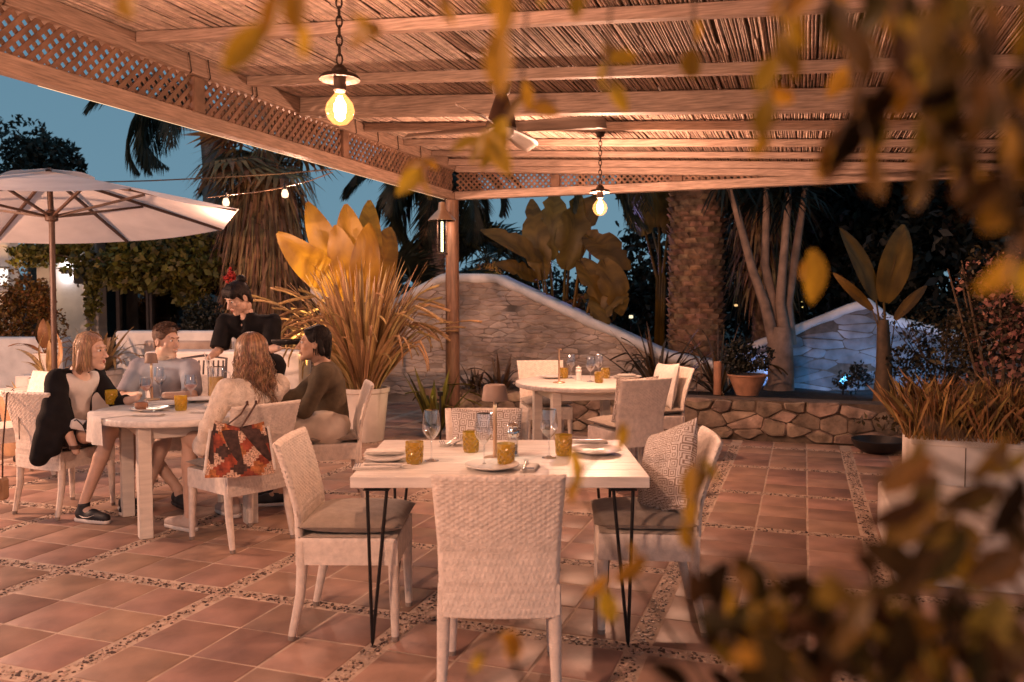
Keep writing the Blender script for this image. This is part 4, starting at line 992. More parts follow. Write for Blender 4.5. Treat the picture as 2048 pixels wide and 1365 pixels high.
class SDF:
    def __init__(s, k=.025): s.p = []; s.k = k
    def cap(s, a, b, ra, rb, k=None): s.p.append(('cap', np.array(a, float), np.array(b, float), ra, rb, k or s.k)); return s
    def cone(s, a, b, ra, rb, k=None): s.p.append(('cone', np.array(a, float), np.array(b, float), ra, rb, k or s.k)); return s
    def ell(s, c, r, B=None, k=None): s.p.append(('ell', np.array(c, float), np.array(r, float), None if B is None else np.array(B, float), 0, k or s.k)); return s
    def sub(s, c, r, k=.008): s.p.append(('sub', np.array(c, float), np.array(r, float), None, 0, k)); return s
    def cut(s, p, n): s.p.append(('cut', np.array(p, float), np.array(n, float), 0, 0, 0)); return s
    def bounds(s):
        lo = np.full(3, 1e9); hi = -lo
        for q in s.p:
            if q[0] in ('cap', 'cone'):
                r = max(q[3], q[4]); lo = np.minimum(lo, np.minimum(q[1], q[2]) - r); hi = np.maximum(hi, np.maximum(q[1], q[2]) + r)
            elif q[0] == 'ell': r = max(q[2]); lo = np.minimum(lo, q[1] - r); hi = np.maximum(hi, q[1] + r)
        return lo, hi
    def mesh(s, h, wr=0.0, wf=14.0, seed=0):
        lo, hi = s.bounds(); lo = lo - 3 * h - wr; hi = hi + 3 * h + wr; n = np.ceil((hi - lo) / h).astype(int) + 1
        F = np.full(tuple(n), 1.0, np.float32)
        ax = [lo[i] + h * np.arange(n[i]) for i in range(3)]
        for q in s.p:
            if q[0] == 'cut':
                X, Y, Z = np.meshgrid(*ax, indexing='ij', sparse=True); d = (X - q[1][0]) * q[2][0] + (Y - q[1][1]) * q[2][1] + (Z - q[1][2]) * q[2][2]; F = np.maximum(F, d.astype(np.float32)); continue
            k = q[5]
            if q[0] in ('cap', 'cone'): r = max(q[3], q[4]); l = np.minimum(q[1], q[2]) - r; u = np.maximum(q[1], q[2]) + r
            else: r = max(q[2]); l = q[1] - r; u = q[1] + r
            mrg = k * 1.5 + 2 * h; sl = []
            for i in range(3):
                a = max(0, int((l[i] - mrg - lo[i]) / h)); b = min(n[i], int((u[i] + mrg - lo[i]) / h) + 2); sl.append(slice(a, b))
            if any(x.stop <= x.start for x in sl): continue
            X, Y, Z = np.meshgrid(ax[0][sl[0]], ax[1][sl[1]], ax[2][sl[2]], indexing='ij', sparse=True)
            if q[0] in ('cap', 'cone'):
                a, b = q[1], q[2]; v = b - a; L2 = v @ v + 1e-12; dx, dy, dz = X - a[0], Y - a[1], Z - a[2]; t0 = (dx * v[0] + dy * v[1] + dz * v[2]) / L2; t = np.clip(t0, 0, 1)
                if q[0] == 'cap': d = np.sqrt((dx - t * v[0]) ** 2 + (dy - t * v[1]) ** 2 + (dz - t * v[2]) ** 2) - (q[3] + (q[4] - q[3]) * t)
                else:
                    d = np.sqrt(np.maximum(0, (dx - t0 * v[0]) ** 2 + (dy - t0 * v[1]) ** 2 + (dz - t0 * v[2]) ** 2)) - (q[3] + (q[4] - q[3]) * t); L = math.sqrt(L2); d = np.maximum(d, np.maximum(-t0 * L, (t0 - 1) * L))
            else:
                dx, dy, dz = X - q[1][0], Y - q[1][1], Z - q[1][2]; r = q[2]
                if q[3] is not None:
                    B = q[3]; dx, dy, dz = (B[0, 0] * dx + B[1, 0] * dy + B[2, 0] * dz, B[0, 1] * dx + B[1, 1] * dy + B[2, 1] * dz, B[0, 2] * dx + B[1, 2] * dy + B[2, 2] * dz)
                k0 = np.sqrt((dx / r[0]) ** 2 + (dy / r[1]) ** 2 + (dz / r[2]) ** 2); k1 = np.sqrt((dx / r[0] ** 2) ** 2 + (dy / r[1] ** 2) ** 2 + (dz / r[2] ** 2) ** 2) + 1e-9; d = k0 * (k0 - 1) / k1
            sl = tuple(sl); o = F[sl]
            if q[0] == 'sub': d = -d; hh = np.clip(.5 - .5 * (d - o) / k * 1.0, 0, 1); hh = np.clip(.5 + .5 * (d - o) / k, 0, 1); F[sl] = o * (1 - hh) + d * hh + k * hh * (1 - hh)
            else: hh = np.clip(.5 + .5 * (o - d) / k, 0, 1); F[sl] = o * (1 - hh) + d * hh - k * hh * (1 - hh)
        if wr:
            X, Y, Z = np.meshgrid(*ax, indexing='ij', sparse=True); f = wf
            F = F + (wr * (np.sin(f * X + 1.7 * np.sin(f * .6 * Z + seed) + seed) * np.sin(f * 1.3 * Z + 1.3 * np.sin(f * .7 * Y)) * .6 + .4 * np.sin(f * 2.1 * Y + 2 * np.sin(f * X) + seed * 2) * np.sin(f * 1.7 * Z + seed))).astype(np.float32)
        return surface_nets(F, lo, h)

def head_sdf(female=True, k=.018):
    s = SDF(k)
    s.ell((0, -.012, .035), (.074, .094, .086)); s.ell((0, .030, -.030), (.058 if female else .062, .066, .082)); s.cap((-.036, .02, -.068), (0, .070, -.100), .030, .020); s.cap((.036, .02, -.068), (0, .070, -.100), .030, .020)
    s.ell((0, .076, -.104), (.020, .017, .015)); s.cap((0, .090, .016), (0, .116, -.026), .008, .0115, .010); s.ell((0, .121, -.030), (.0105, .0105, .0095), k=.008); s.cap((-.012, .105, -.034), (.012, .105, -.034), .0075, .0075, .008)
    s.cap((-.036, .080, .034), (.036, .080, .034), .011, .011, .014); s.ell((-.045, .062, -.020), (.018, .018, .018)); s.ell((.045, .062, -.020), (.018, .018, .018))
    for sx in (-1, 1):
        s.sub((sx * .031, .106, .012), (.018, .016, .012), .010); s.ell((sx * .078, -.008, -.004), (.009, .020, .031), k=.008); s.sub((sx * .087, -.002, -.004), (.005, .010, .018), .004)
    s.cap((-.018, .092, -.060), (.018, .092, -.060), .0075, .0075, .006); s.cap((-.015, .089, -.073), (.015, .089, -.073), .008, .008, .006)
    s.cap((0, -.015, -.05), (0, -.032, -.095), .050 if female else .058, .048 if female else .056, .02)
    return s
HEADS = {}
def head_mesh(female):
    if female not in HEADS: HEADS[female] = head_sdf(female).mesh(.0042)
    return HEADS[female]

def hand(s_, wrist, d, palm, curl, side, rr=1.0, spread=.12):
    """Add a hand to a list of SDFs: d = pointing direction, palm = direction the palm faces; side = +1 thumb on x side."""
    d = Vector(d).normalized(); n = Vector(palm); n = (n - d * n.dot(d)).normalized(); x = d.cross(n) * side; w_ = Vector(wrist)
    s = SDF(.007); P = lambda a, b, c: tuple(w_ + d * a * rr + x * b * rr + n * c * rr)
    s.cap(P(-.03, 0, 0), P(.02, 0, 0), .024 * rr, .026 * rr, .015)
    for q in (-.024, -.008, .008, .024): s.cap(P(.015, q * .7, 0), P(.078, q, 0), .015 * rr, .0125 * rr, .012)
    for q, L in ((.027, .070), (.0095, .078), (-.009, .073), (-.026, .058)):
        p = Vector((0.082, q, 0)); an = curl[0]; pts = [p]; yaw = spread * q / .027
        for seg, fr in enumerate((.46, .30, .24)):
            p = p + Vector((math.cos(an), yaw * .5, math.sin(an))) * L * fr; pts.append(p); an += curl[1]
        for a, b, r0, r1 in zip(pts, pts[1:], (.0095, .0085, .0078), (.0088, .0078, .0066)): s.cap(P(*a), P(*b), r0 * rr, r1 * rr, .004)
    t0 = Vector((.02, .022, .004)); t1 = Vector((.05, .048, .018)); t2 = Vector((.075, .055, .030)); t3 = Vector((.098, .054, .036))
    for a, b, r0, r1 in ((t0, t1, .014, .0115), (t1, t2, .0110, .0095), (t2, t3, .0095, .0075)): s.cap(P(*a), P(*b), r0 * rr, r1 * rr, .006)
    s_.append(s)

def strands(nm, n, head, path, m, parent, rng, r=.0035, seg=7, taper=.35):
    b = MB()
    for _ in range(n):
        pts = path(rng)
        if pts is None: continue
        k = len(pts); rr = r * rng.uniform(.6, 1.3); b.tube(pts, [rr * (1 - (1 - taper) * i / (k - 1)) for i in range(k)], 5)
    return b.obj(nm, m, parent, smooth='all')

def person(label, J, female, look, sk, build=1.0, sleeves=None, top=None, neck_cut=None):
    """J: joint name -> world position. Builds ONE continuous skin mesh; clothes are separate children added by the caller."""
    t = thing('person', label, 'person', (J['pel'][0], J['pel'][1], 0)); o = Vector((J['pel'][0], J['pel'][1], 0))
    q = {k: Vector(v) - o for k, v in J.items() if k[:2] not in ('hd', 'br')}
    b = build; s = SDF(.03)
    s.cap(q['hipR'], q['hipL'], .098 * b, .098 * b); mid = q['pel'].lerp(q['chest'], .5); s.cap(q['pel'], mid, .11 * b, .10 * b); s.cap(mid, q['chest'], .105 * b, .112 * b)
    s.cap(q['chest'].lerp(q['shR'], .55), q['chest'].lerp(q['shL'], .55), .088 * b, .088 * b)
    s.cap(q['chest'], q['neck'], .085 * b, .055 * b); s.cap(q['neck'], q['neck'].lerp(q['head'], .72), .054 * b, .049 * b)
    for S_ in 'RL':
        s.cap(q['chest'].lerp(q['sh' + S_], .6), q['sh' + S_], .06 * b, .052 * b); s.cap(q['sh' + S_], q['el' + S_], .048 * b, .036 * b, .02); s.cap(q['el' + S_], q['el' + S_].lerp(q['wr' + S_], .35), .037 * b, .037 * b, .02); s.cap(q['el' + S_].lerp(q['wr' + S_], .35), q['wr' + S_], .037 * b, .024 * b, .015)
        if 'kn' + S_ in q:
            s.cap(q['hip' + S_], q['kn' + S_], .085 * b, .055 * b, .025); s.cap(q['kn' + S_], q['kn' + S_].lerp(q['an' + S_], .35), .052 * b, .053 * b, .02); s.cap(q['kn' + S_].lerp(q['an' + S_], .35), q['an' + S_], .053 * b, .034 * b, .02); 
            f = q['toe' + S_]; s.cap(q['an' + S_] + Vector((0, 0, -.03)), f, .036, .026, .02)
    V, F = s.mesh(.0095); VS = [V]; FS = [F]; off = len(V)
    hs = []
    for S_ in 'RL':
        if 'hd' + S_ in q:
            hd = J['hd' + S_]; hand(hs, q['wr' + S_], hd[0], hd[1], hd[2], 1 if S_ == 'R' else -1, .98 if not female else .9)
    for h_ in hs:
        v, f = h_.mesh(.0036); VS.append(v); FS.append(f + off); off += len(v)
    hv, hf = head_mesh(female); B = basis(look[0], look[1]); Bn = np.array(B)
    VS.append(hv @ Bn.T + np.array(q['head'])); FS.append(hf + off)
    place('body', np_mesh('body', np.concatenate(VS), np.concatenate(FS), sk, True), t)
    T = Matrix.Translation(q['head']) @ B.to_4x4()
    for sx in (-1, 1):
        e = MB(); e.lathe([(.0001, -.0115), (.008, -.008), (.0115, 0), (.008, .008), (.0001, .0115)], 12); e.v = [tuple(T @ (Vector((v[0], v[2], v[1])) * .95 + Vector((sx * .031, .0835, .011)))) for v in e.v]; eo = e.obj('eye', 'eye_white', t)
        e = MB(); e.lathe([(.0001, .0035), (.004, .003), (.0062, 0)], 10); e.v = [tuple(T @ (Vector((v[0], v[2], v[1])) + Vector((sx * .031, .0925, .0105)))) for v in e.v]; e.obj('iris', 'iris', eo)
        e = MB(); e.tube([T @ Vector((sx * .016, .0965, .030)), T @ Vector((sx * .032, .0945, .037)), T @ Vector((sx * .048, .078, .032))], [.0032, .0034, .0018], 6); e.obj('eyebrow', J.get('brow', 'hair_dark'), t)
    e = MB(); e.tube([T @ Vector((-.021, .0925, -.0625)), T @ Vector((-.008, .1005, -.060)), T @ Vector((0, .1005, -.0615)), T @ Vector((.008, .1005, -.060)), T @ Vector((.021, .0925, -.0625))], [.002, .005, .005, .005, .002], 6)
    e.tube([T @ Vector((-.019, .0915, -.068)), T @ Vector((0, .0985, -.073)), T @ Vector((.019, .0915, -.068))], [.002, .0062, .002], 6); e.obj('lips', 'lips', t)
    return t, q, T
def cloth(t, nm, s, m, h=.0095, wr=.004, seed=1, wf=24): V, F = s.mesh(h, wr, wf, seed); return place(nm, np_mesh(nm, V, F, m, True), t)
def torso_sdf(q, b, ex=.014, hem=None, k=.03):
    s = SDF(k); mid = q['pel'].lerp(q['chest'], .5)
    s.cap(q['pel'], mid, .112 * b + ex, .103 * b + ex); s.cap(mid, q['chest'], .106 * b + ex, .113 * b + ex); s.cap(q['hipR'], q['hipL'], .098 * b + ex, .098 * b + ex)
    s.cap(q['chest'].lerp(q['shR'], .55), q['chest'].lerp(q['shL'], .55), .089 * b + ex, .089 * b + ex); s.cap(q['chest'], q['chest'].lerp(q['neck'], .8), .086 * b + ex, .062 * b + ex)
    for S_ in 'RL': s.cap(q['chest'].lerp(q['sh' + S_], .6), q['sh' + S_], .062 * b + ex, .054 * b + ex)
    return s
def sleeve(s, q, S_, b, ex, upto, flare=1.0):
    """upto 0..1 upper arm, 1..2 forearm."""
    sh, el, wr = q['sh' + S_], q['el' + S_], q['wr' + S_]
    if upto <= 1: s.cone(sh, sh.lerp(el, upto), .05 * b + ex, (.045 * b + ex) * flare, .02)
    else: s.cap(sh, el, .049 * b + ex, .038 * b + ex, .02); s.cone(el, el.lerp(wr, upto - 1), .038 * b + ex, (.029 * b + ex) * flare, .02)
def shorts_sdf(q, b, upto, ex=.016, flare=1.05):
    s = SDF(.03); s.cap(q['hipR'], q['hipL'], .10 * b + ex, .10 * b + ex); s.cap(q['pel'], q['pel'] + (q['chest'] - q['pel']) * .25, .112 * b + ex * .6, .104 * b + ex * .6)
    for S_ in 'RL':
        k = q['hip' + S_].lerp(q['kn' + S_], upto); s.cone(q['hip' + S_], k, .087 * b + ex, (.087 - .03 * upto) * b * flare + ex, .03)
    return s
def shoe(t, q, S_, m, sole, nm='shoe', logo=None, high=False):
    an, toe = q['an' + S_], q['toe' + S_]; f = Vector((toe.x - an.x, toe.y - an.y, 0)).normalized(); heel = Vector((an.x, an.y, 0)) - f * .035; zz = toe.z - .032
    B = basis(f, (0, 0, 1)); s = SDF(.018); P = lambda x, y, z: tuple(heel + Vector((0, 0, zz)) + B @ Vector((x, y, z)))
    s.cap(P(0, .02, .052), P(0, .12, .05), .040, .038); s.cap(P(0, .12, .046), P(0, .225, .036), .040, .032); s.cap(P(0, .035, .06), P(0, .045, .105 if not high else .125), .040, .037)
    s.cut(P(0, 0, .012), (0, 0, -1)); s.cut(P(0, .03, .105 if not high else .128), (0, -.15, 1)); so = cloth(t, nm, s, m, .006, .001)
    s = SDF(.012); s.cap(P(0, .012, .018), P(0, .12, .018), .040, .040); s.cap(P(0, .12, .018), P(0, .226, .018), .040, .032); s.cut(P(0, 0, .026), (0, 0, 1)); s.cut(P(0, 0, .001), (0, 0, -1)); V, F = s.mesh(.006); place('sole', np_mesh('sole', V, F, sole, True), so)
    if logo:
        for sx in (-1, 1):
            e = MB(); e.tube([P(sx * .0405, .035, .052), P(sx * .043, .08, .040), P(sx * .0435, .12, .044), P(sx * .041, .165, .060)], [.002, .008, .0055, .002], 6, flat=.4); e.obj('stripe', logo, so)
        e = MB(); e.tube([P(-.012, .10, .084), P(.012, .12, .082)], .0035, 6); e.tube([P(.012, .10, .084), P(-.012, .12, .082)], .0035, 6); e.tube([P(-.012, .125, .079), P(.012, .145, .074)], .0035, 6); e.obj('lace', logo, so)

# --- blond woman, black cardigan -------------------------------------------------
J = dict(pel=(-3.10, 5.84, .545), hipR=(-3.08, 5.74, .54), hipL=(-3.06, 5.94, .54), chest=(-3.045, 5.82, .85), shR=(-3.07, 5.655, .945), shL=(-2.98, 5.985, .945), neck=(-3.01, 5.815, .985), head=(-2.905, 5.79, 1.125),
         elR=(-3.00, 5.56, .70), wrR=(-2.89, 5.53, .475), elL=(-2.80, 5.93, .745), wrL=(-2.60, 5.80, .80), knR=(-2.70, 5.62, .60), knL=(-2.66, 5.84, .58), anR=(-2.87, 5.56, .11), anL=(-2.72, 5.86, .10), toeR=(-2.70, 5.50, .032), toeL=(-2.55, 5.80, .032), brow='hair_blond',
         hdR=((.35, .05, -1), (1, .1, .2), (.15, .28)), hdL=((1, -.25, -.15), (0, 0, -1), (.1, .25)))
t, q, T = person('blond woman in black cardigan and white top, seated in profile with legs bare', J, True, ((.98, -.18, -.02), (0, 0, 1)), 'skin', .9)
s = torso_sdf(q, .9, .010); s.sub(q['neck'] + Vector((.05, -.01, .02)), (.11, .085, .085)); cloth(t, 'white_top', s, 'white_cloth', wr=.004)
fr = Vector((.95, -.28, 0)).normalized()
s = torso_sdf(q, .9, .024); s.cut(q['chest'] + fr * .055, tuple(fr)); sleeve(s, q, 'R', .9, .018, 1.45, 1.1); sleeve(s, q, 'L', .9, .018, 1.5, 1.1)
for a, b_, r0, r1 in (((.03, -.21, .90), (.04, -.31, .68), .06, .07), ((.04, -.31, .68), (.005, -.385, .45), .075, .06), ((.10, -.26, .70), (.09, -.36, .50), .06, .045)): s.cap(a, b_, r0, r1, .04)
s.sub(q['neck'] + Vector((.03, 0, .035)), (.10, .085, .075)); cd = cloth(t, 'cardigan', s, 'black_cloth', wr=.004, seed=3)
cloth(t, 'shorts', shorts_sdf(q, .9, .42), 'dark_short', wr=.004)
shoe(t, q, 'R', 'shoe_black', 'shoe_white', logo='shoe_white', high=True); shoe(t, q, 'L', 'shoe_black', 'shoe_white', logo='shoe_white', high=True)
s = SDF(.02); s.ell((0, -.018, .045), (.083, .100, .088)); s.cap((-.07, -.02, .0), (-.075, -.03, -.12), .028, .03); s.cap((.07, -.02, .0), (.075, -.03, -.12), .028, .03); s.cap((0, -.07, .0), (0, -.075, -.13), .05, .05); s.cut((0, .045, .03), (0, 1, -.55)); V, F = s.mesh(.006); V = V @ np.array(T.to_3x3()).T + np.array(T.translation); place('hair', np_mesh('hair', V, F, 'hair_blond', True), t)
def bob(rng):
    ph = rng.uniform(math.radians(48), math.radians(312)); sd = 1 if ph < PI else -1
    x0 = math.sin(ph); y0 = math.cos(ph); pts = []; L = rng.uniform(.15, .185); wv = rng.uniform(0, 6)
    for i in range(9):
        f = i / 8
        if f < .5: th = math.radians(8 + 150 * f * .62 * 1.7 * .62); c = math.sin(th); pts.append(T @ Vector((x0 * c * .087 + .012 * sd * (1 - f), y0 * c * .103 - .016, .045 + math.cos(th) * .092)))
        else: g_ = (f - .5) * 2; pts.append(T @ Vector((x0 * (.087 + .012 * g_ + .003 * math.sin(wv + 7 * g_)), y0 * (.103 + .004 * g_) - .016, .045 + .02 - g_ * L - .01)))
    return pts
strands('hair_strands', 260, None, bob, 'hair_blond', t, random.Random(2), .0042)
e = MB(); wr_ = q['wrR']; e.lathe([(.032, -.012), (.033, 0), (.032, .012)], 16, tuple(wr_ + Vector((-.012, .002, .03)))); e.obj('wrist_strap', 'leather', t)

# a white camera with strap held on her lap
cmr = thing('camera', 'small white camera with dark strap on the blond woman lap', 'camera', at(166, 852, 5.56)); q_ = MB(); q_.box(-.075, .06, -.03, .03, -.03, .035, bev=.012); q_.obj('camera_body', 'shoe_white', cmr, rot=(0, .25, .3))
q_ = MB(); q_.tube([(0, -.03, 0), (0, -.07, .0)], [.026, .024], 16); q_.obj('lens', 'black_metal', cmr, loc=(.04, 0, .02), rot=(.2, .2, .3)); q_ = MB(); q_.tube([(-.06, -.02, .03), (-.01, -.06, .05), (.03, -.06, .01), (.05, -.05, -.05)], .004, 6); q_.obj('strap', 'black_metal', cmr)

# --- laughing man, grey shirt ------------------------------------------------------
J = dict(pel=(-2.66, 6.52, .55), hipR=(-2.77, 6.50, .545), hipL=(-2.55, 6.50, .545), chest=(-2.66, 6.45, .87), shR=(-2.86, 6.43, .965), shL=(-2.46, 6.40, .965), neck=(-2.655, 6.44, 1.02), head=(-2.63, 6.38, 1.165),
         elR=(-2.93, 6.30, .74), wrR=(-2.72, 6.10, .79), elL=(-2.38, 6.22, .76), wrL=(-2.50, 6.02, .795), knR=(-2.83, 6.10, .60), knL=(-2.48, 6.06, .60), anR=(-2.42, 6.02, .12), anL=(-2.60, 5.90, .12), toeR=(-2.32, 5.90, .032), toeL=(-2.66, 5.76, .032), brow='hair_short',
         hdR=((.85, -.4, -.1), (0, 0, -1), (.15, .3)), hdL=((-.6, -.6, -.1), (0, 0, -1), (.15, .3)))
t, q, T = person('man with short brown hair in grey shirt, laughing with head turned right', J, False, ((.90, -.40, -.04), (.05, 0, 1)), 'skin', 1.02)
s = torso_sdf(q, 1.02, .018); sleeve(s, q, 'R', 1.02, .020, .85, 1.15); sleeve(s, q, 'L', 1.02, .020, .85, 1.15); s.sub(q['neck'] + Vector((0, -.015, .045)), (.070, .080, .058)); cloth(t, 'grey_shirt', s, 'grey_shirt', wr=.006, seed=5)
cloth(t, 'shorts', shorts_sdf(q, 1.02, .75), 'dark_short'); shoe(t, q, 'R', 'shoe_black', 'shoe_black'); shoe(t, q, 'L', 'shoe_black', 'shoe_white', logo='shoe_white')
s = SDF(.015); s.ell((0, -.016, .050), (.081, .099, .085)); s.cap((-.070, -.02, .02), (-.068, -.03, -.03), .014, .011); s.cap((.070, -.02, .02), (.068, -.03, -.03), .014, .011); s.cap((0, -.085, .0), (0, -.085, -.05), .03, .025); s.cut((0, .058, .052), (0, .85, -.52)); V, F = s.mesh(.005, .0022, 90); V = V @ np.array(T.to_3x3()).T + np.array(T.translation); place('hair', np_mesh('hair', V, F, 'hair_short', True), t)
def tuft(rng):
    th = math.radians(rng.uniform(0, 78)); ph = rng.uniform(math.radians(40 if th > .75 else 0), math.radians(320 if th > .75 else 360)); d = Vector((math.sin(th) * math.sin(ph) * .082, math.sin(th) * math.cos(ph) * .100, math.cos(th) * .086)); p = d + Vector((0, -.016, .05)); f = Vector((rng.uniform(-.012, .012), .014, .004)); n_ = d.normalized()
    return [T @ p, T @ (p + n_ * .008 + f * .6), T @ (p + n_ * .012 + f * 1.5)]
strands('hair_strands', 260, None, tuft, 'hair_short', t, random.Random(4), .0035)
e = MB(); e.tube([T @ Vector((-.017, .101, -.0655)), T @ Vector((0, .1035, -.0665)), T @ Vector((.017, .101, -.0655))], [.002, .006, .002], 6); e.obj('teeth', 'porcelain', t)

# --- waitress -----------------------------------------------------------------------
J = dict(pel=(-2.10, 7.02, .95), hipR=(-2.20, 7.0, .93), hipL=(-2.0, 7.02, .93), chest=(-2.17, 6.93, 1.22), shR=(-2.35, 6.88, 1.31), shL=(-1.96, 6.90, 1.31), neck=(-2.18, 6.90, 1.375), head=(-2.215, 6.80, 1.50),
         elR=(-2.375, 6.80, 1.075), wrR=(-2.37, 6.56, 1.03), elL=(-1.955, 6.80, 1.085), wrL=(-1.83, 6.60, 1.10), knR=(-2.2, 6.98, .5), knL=(-2.0, 7.02, .5), anR=(-2.2, 7.05, .11), anL=(-2.0, 7.1, .11), toeR=(-2.22, 6.9, .032), toeL=(-2.0, 6.95, .032), brow='hair_dark',
         hdR=((-.45, -.8, .05), (.6, -.3, -.7), (.25, .5)), hdL=((.8, -.5, .0), (0, 0, -1), (.3, .5)))
t, q, T = person('waitress with black hair bun in black shirt, bending over the table', J, True, ((-.50, -.66, -.50), (-.15, -.35, 1)), 'skin', .86)
s = torso_sdf(q, .86, .016); sleeve(s, q, 'R', .86, .022, .95, 1.3); sleeve(s, q, 'L', .86, .022, .95, 1.3)
nk = q['neck'] + Vector((-.02, -.115, -.06)); s.sub(q['neck'] + Vector((0, 0, .05)), (.08, .085, .07)); s.sub(tuple(nk + Vector((0, .01, .045))), (.050, .07, .06)); s.sub(tuple(nk + Vector((0, .0, -.03))), (.030, .05, .07)); s.sub(tuple(nk + Vector((0, -.01, -.09))), (.014, .04, .06)); cloth(t, 'black_shirt', s, 'black_cloth', wr=.005, seed=7)
s = shorts_sdf(q, .86, .98); 
for S_ in 'RL': s.cone(q['kn' + S_], q['an' + S_], .075, .06)
cloth(t, 'trousers', s, 'black_cloth'); shoe(t, q, 'R', 'shoe_black', 'shoe_black'); shoe(t, q, 'L', 'shoe_black', 'shoe_black')
s = SDF(.015); s.ell((0, -.016, .048), (.082, .101, .088)); s.cap((-.068, -.04, .02), (-.058, -.06, -.05), .024, .022); s.cap((.068, -.04, .02), (.058, -.06, -.05), .024, .022); s.cap((0, -.075, .0), (0, -.075, -.075), .05, .036)
s.cut((0, .040, .03), (0, .9, -.43)); s.cap((-.044, .050, .078), (.044, .050, .078), .037, .037, .012); s.cap((-.046, .066, .056), (.046, .066, .056), .025, .025, .012); s.cap((-.072, .02, .05), (-.074, .015, -.01), .014, .008, .012); s.cap((.072, .02, .05), (.074, .015, -.01), .014, .008, .012); V, F = s.mesh(.005, .001, 80); V = V @ np.array(T.to_3x3()).T + np.array(T.translation); ho = place('hair', np_mesh('hair', V, F, 'hair_dark', True), t)
s = SDF(.012); s.ell((0, -.095, .115), (.042, .040, .038)); s.ell((.014, -.11, .105), (.030, .028, .03)); V, F = s.mesh(.005, .002, 90); V = V @ np.array(T.to_3x3()).T + np.array(T.translation); place('hair_bun', np_mesh('hair_bun', V, F, 'hair_dark', True), ho)
def updo(rng):
    ph = rng.uniform(math.radians(60), math.radians(300)); x0 = math.sin(ph); y0 = math.cos(ph); pts = []; tw = rng.uniform(-.1, .1)
    for i in range(8):
        f = i / 7; th = math.radians(100 - 72 * f); c = math.sin(th); pts.append(T @ Vector(((x0 * c * .085) * (1 - .55 * f), (y0 * c * .104 - .016) * (1 - .4 * f) - .04 * f, .048 + math.cos(th) * .091)))
    return pts
strands('hair_strands', 150, None, updo, 'hair_dark', t, random.Random(12), .0034)
def fringe(rng):
    a = rng.uniform(-1, 1); pts = []
    for i in range(7):
        f = i / 6; th = math.radians(18 + 62 * f); pts.append(T @ Vector((a * .062 * (.5 + .5 * f), math.sin(th) * .108 - .014 + (.004 if f > .6 else 0), .045 + math.cos(th) * .094 - .012 * f)))
    return pts
strands('fringe', 90, None, fringe, 'hair_dark', t, random.Random(13), .0036)
tr = thing('tray', 'dark tray held by the waitress in her bent arm', 'tray', at(585, 688, 6.4)); q_ = MB(); q_.lathe([(.0001, 0), (.14, .0), (.155, .015), (.158, .03), (.150, .03), (.138, .008), (.0001, .007)], 28); q_.obj('tray_disc', 'black_metal', tr)

# --- woman with long wavy hair, seen from behind -----------------------------------
J = dict(pel=(-1.64, 5.13, .55), hipR=(-1.57, 5.23, .545), hipL=(-1.72, 5.05, .545), chest=(-1.60, 5.15, .85), shR=(-1.475, 5.28, .945), shL=(-1.715, 5.03, .945), neck=(-1.60, 5.165, .99), head=(-1.625, 5.20, 1.14),
         elR=(-1.62, 5.51, .76), wrR=(-1.83, 5.60, .80), elL=(-1.80, 4.97, .735), wrL=(-1.875, 5.04, .545), knR=(-1.95, 5.60, .60), knL=(-2.07, 5.36, .60), anR=(-1.9, 5.68, .11), anL=(-2.07, 5.33, .11), toeR=(-2.04, 5.80, .032), toeL=(-2.20, 5.40, .032), brow='hair_brown',
         hdR=((-.9, .2, -.2), (0, 0, -1), (.2, .3)), hdL=((-.5, .5, -.7), (.3, .5, -.4), (.25, .4)))
t, q, T = person('woman with long wavy brown hair in cream knit top, seen from behind', J, True, ((-.83, .55, -.02), (0, 0, 1)), 'skin', .93)
s = torso_sdf(q, .93, .016); sleeve(s, q, 'R', .93, .020, 1.75, 1.3); sleeve(s, q, 'L', .93, .020, 1.85, 1.35); s.sub(q['neck'] + Vector((0, 0, .05)), (.085, .085, .07)); cloth(t, 'knit_top', s, 'cream_knit', wr=.006, seed=2)
cloth(t, 'shorts', shorts_sdf(q, .93, .6), 'white_cloth'); shoe(t, q, 'R', 'shoe_pale', 'shoe_white'); shoe(t, q, 'L', 'shoe_pale', 'shoe_white')
s = SDF(.02); s.ell((0, -.018, .048), (.085, .103, .090)); s.cap((-.065, -.03, .0), (-.07, -.06, -.18), .035, .035); s.cap((.065, -.03, .0), (.07, -.06, -.18), .035, .035); s.cap((0, -.075, .0), (0, -.10, -.22), .06, .055); s.cut((0, .05, .03), (0, 1, -.55)); V, F = s.mesh(.006, .003, 50); V = V @ np.array(T.to_3x3()).T + np.array(T.translation); place('hair', np_mesh('hair', V, F, 'hair_brown', True), t)
def wavy(rng):
    ph = rng.uniform(math.radians(50), math.radians(310)); x0 = math.sin(ph); y0 = math.cos(ph); pts = []; L = rng.uniform(.22, .36) * (1 if y0 < .2 else .8); wv = rng.uniform(0, 6); w2 = rng.uniform(0, 6); am = rng.uniform(.010, .026)
    for i in range(15):
        f = i / 14
        if f < .35: th = math.radians(8 + 86 * f / .35); c = math.sin(th); pts.append(T @ Vector((x0 * c * .090, y0 * c * .108 - .016, .048 + math.cos(th) * .094)))
        else: g_ = (f - .35) / .65; k = g_ * 1.0; pts.append(T @ Vector((x0 * (.090 + .016 * g_) + am * min(1, 2 * g_) * math.sin(wv + 11 * g_), y0 * (.108) - .016 - .045 * g_ * (1 if y0 < .3 else .3) + am * min(1, 2 * g_) * math.cos(w2 + 11 * g_), .042 - k * L)))
    return pts
strands('hair_strands', 330, None, wavy, 'hair_brown', t, random.Random(6), .0045, taper=.3)

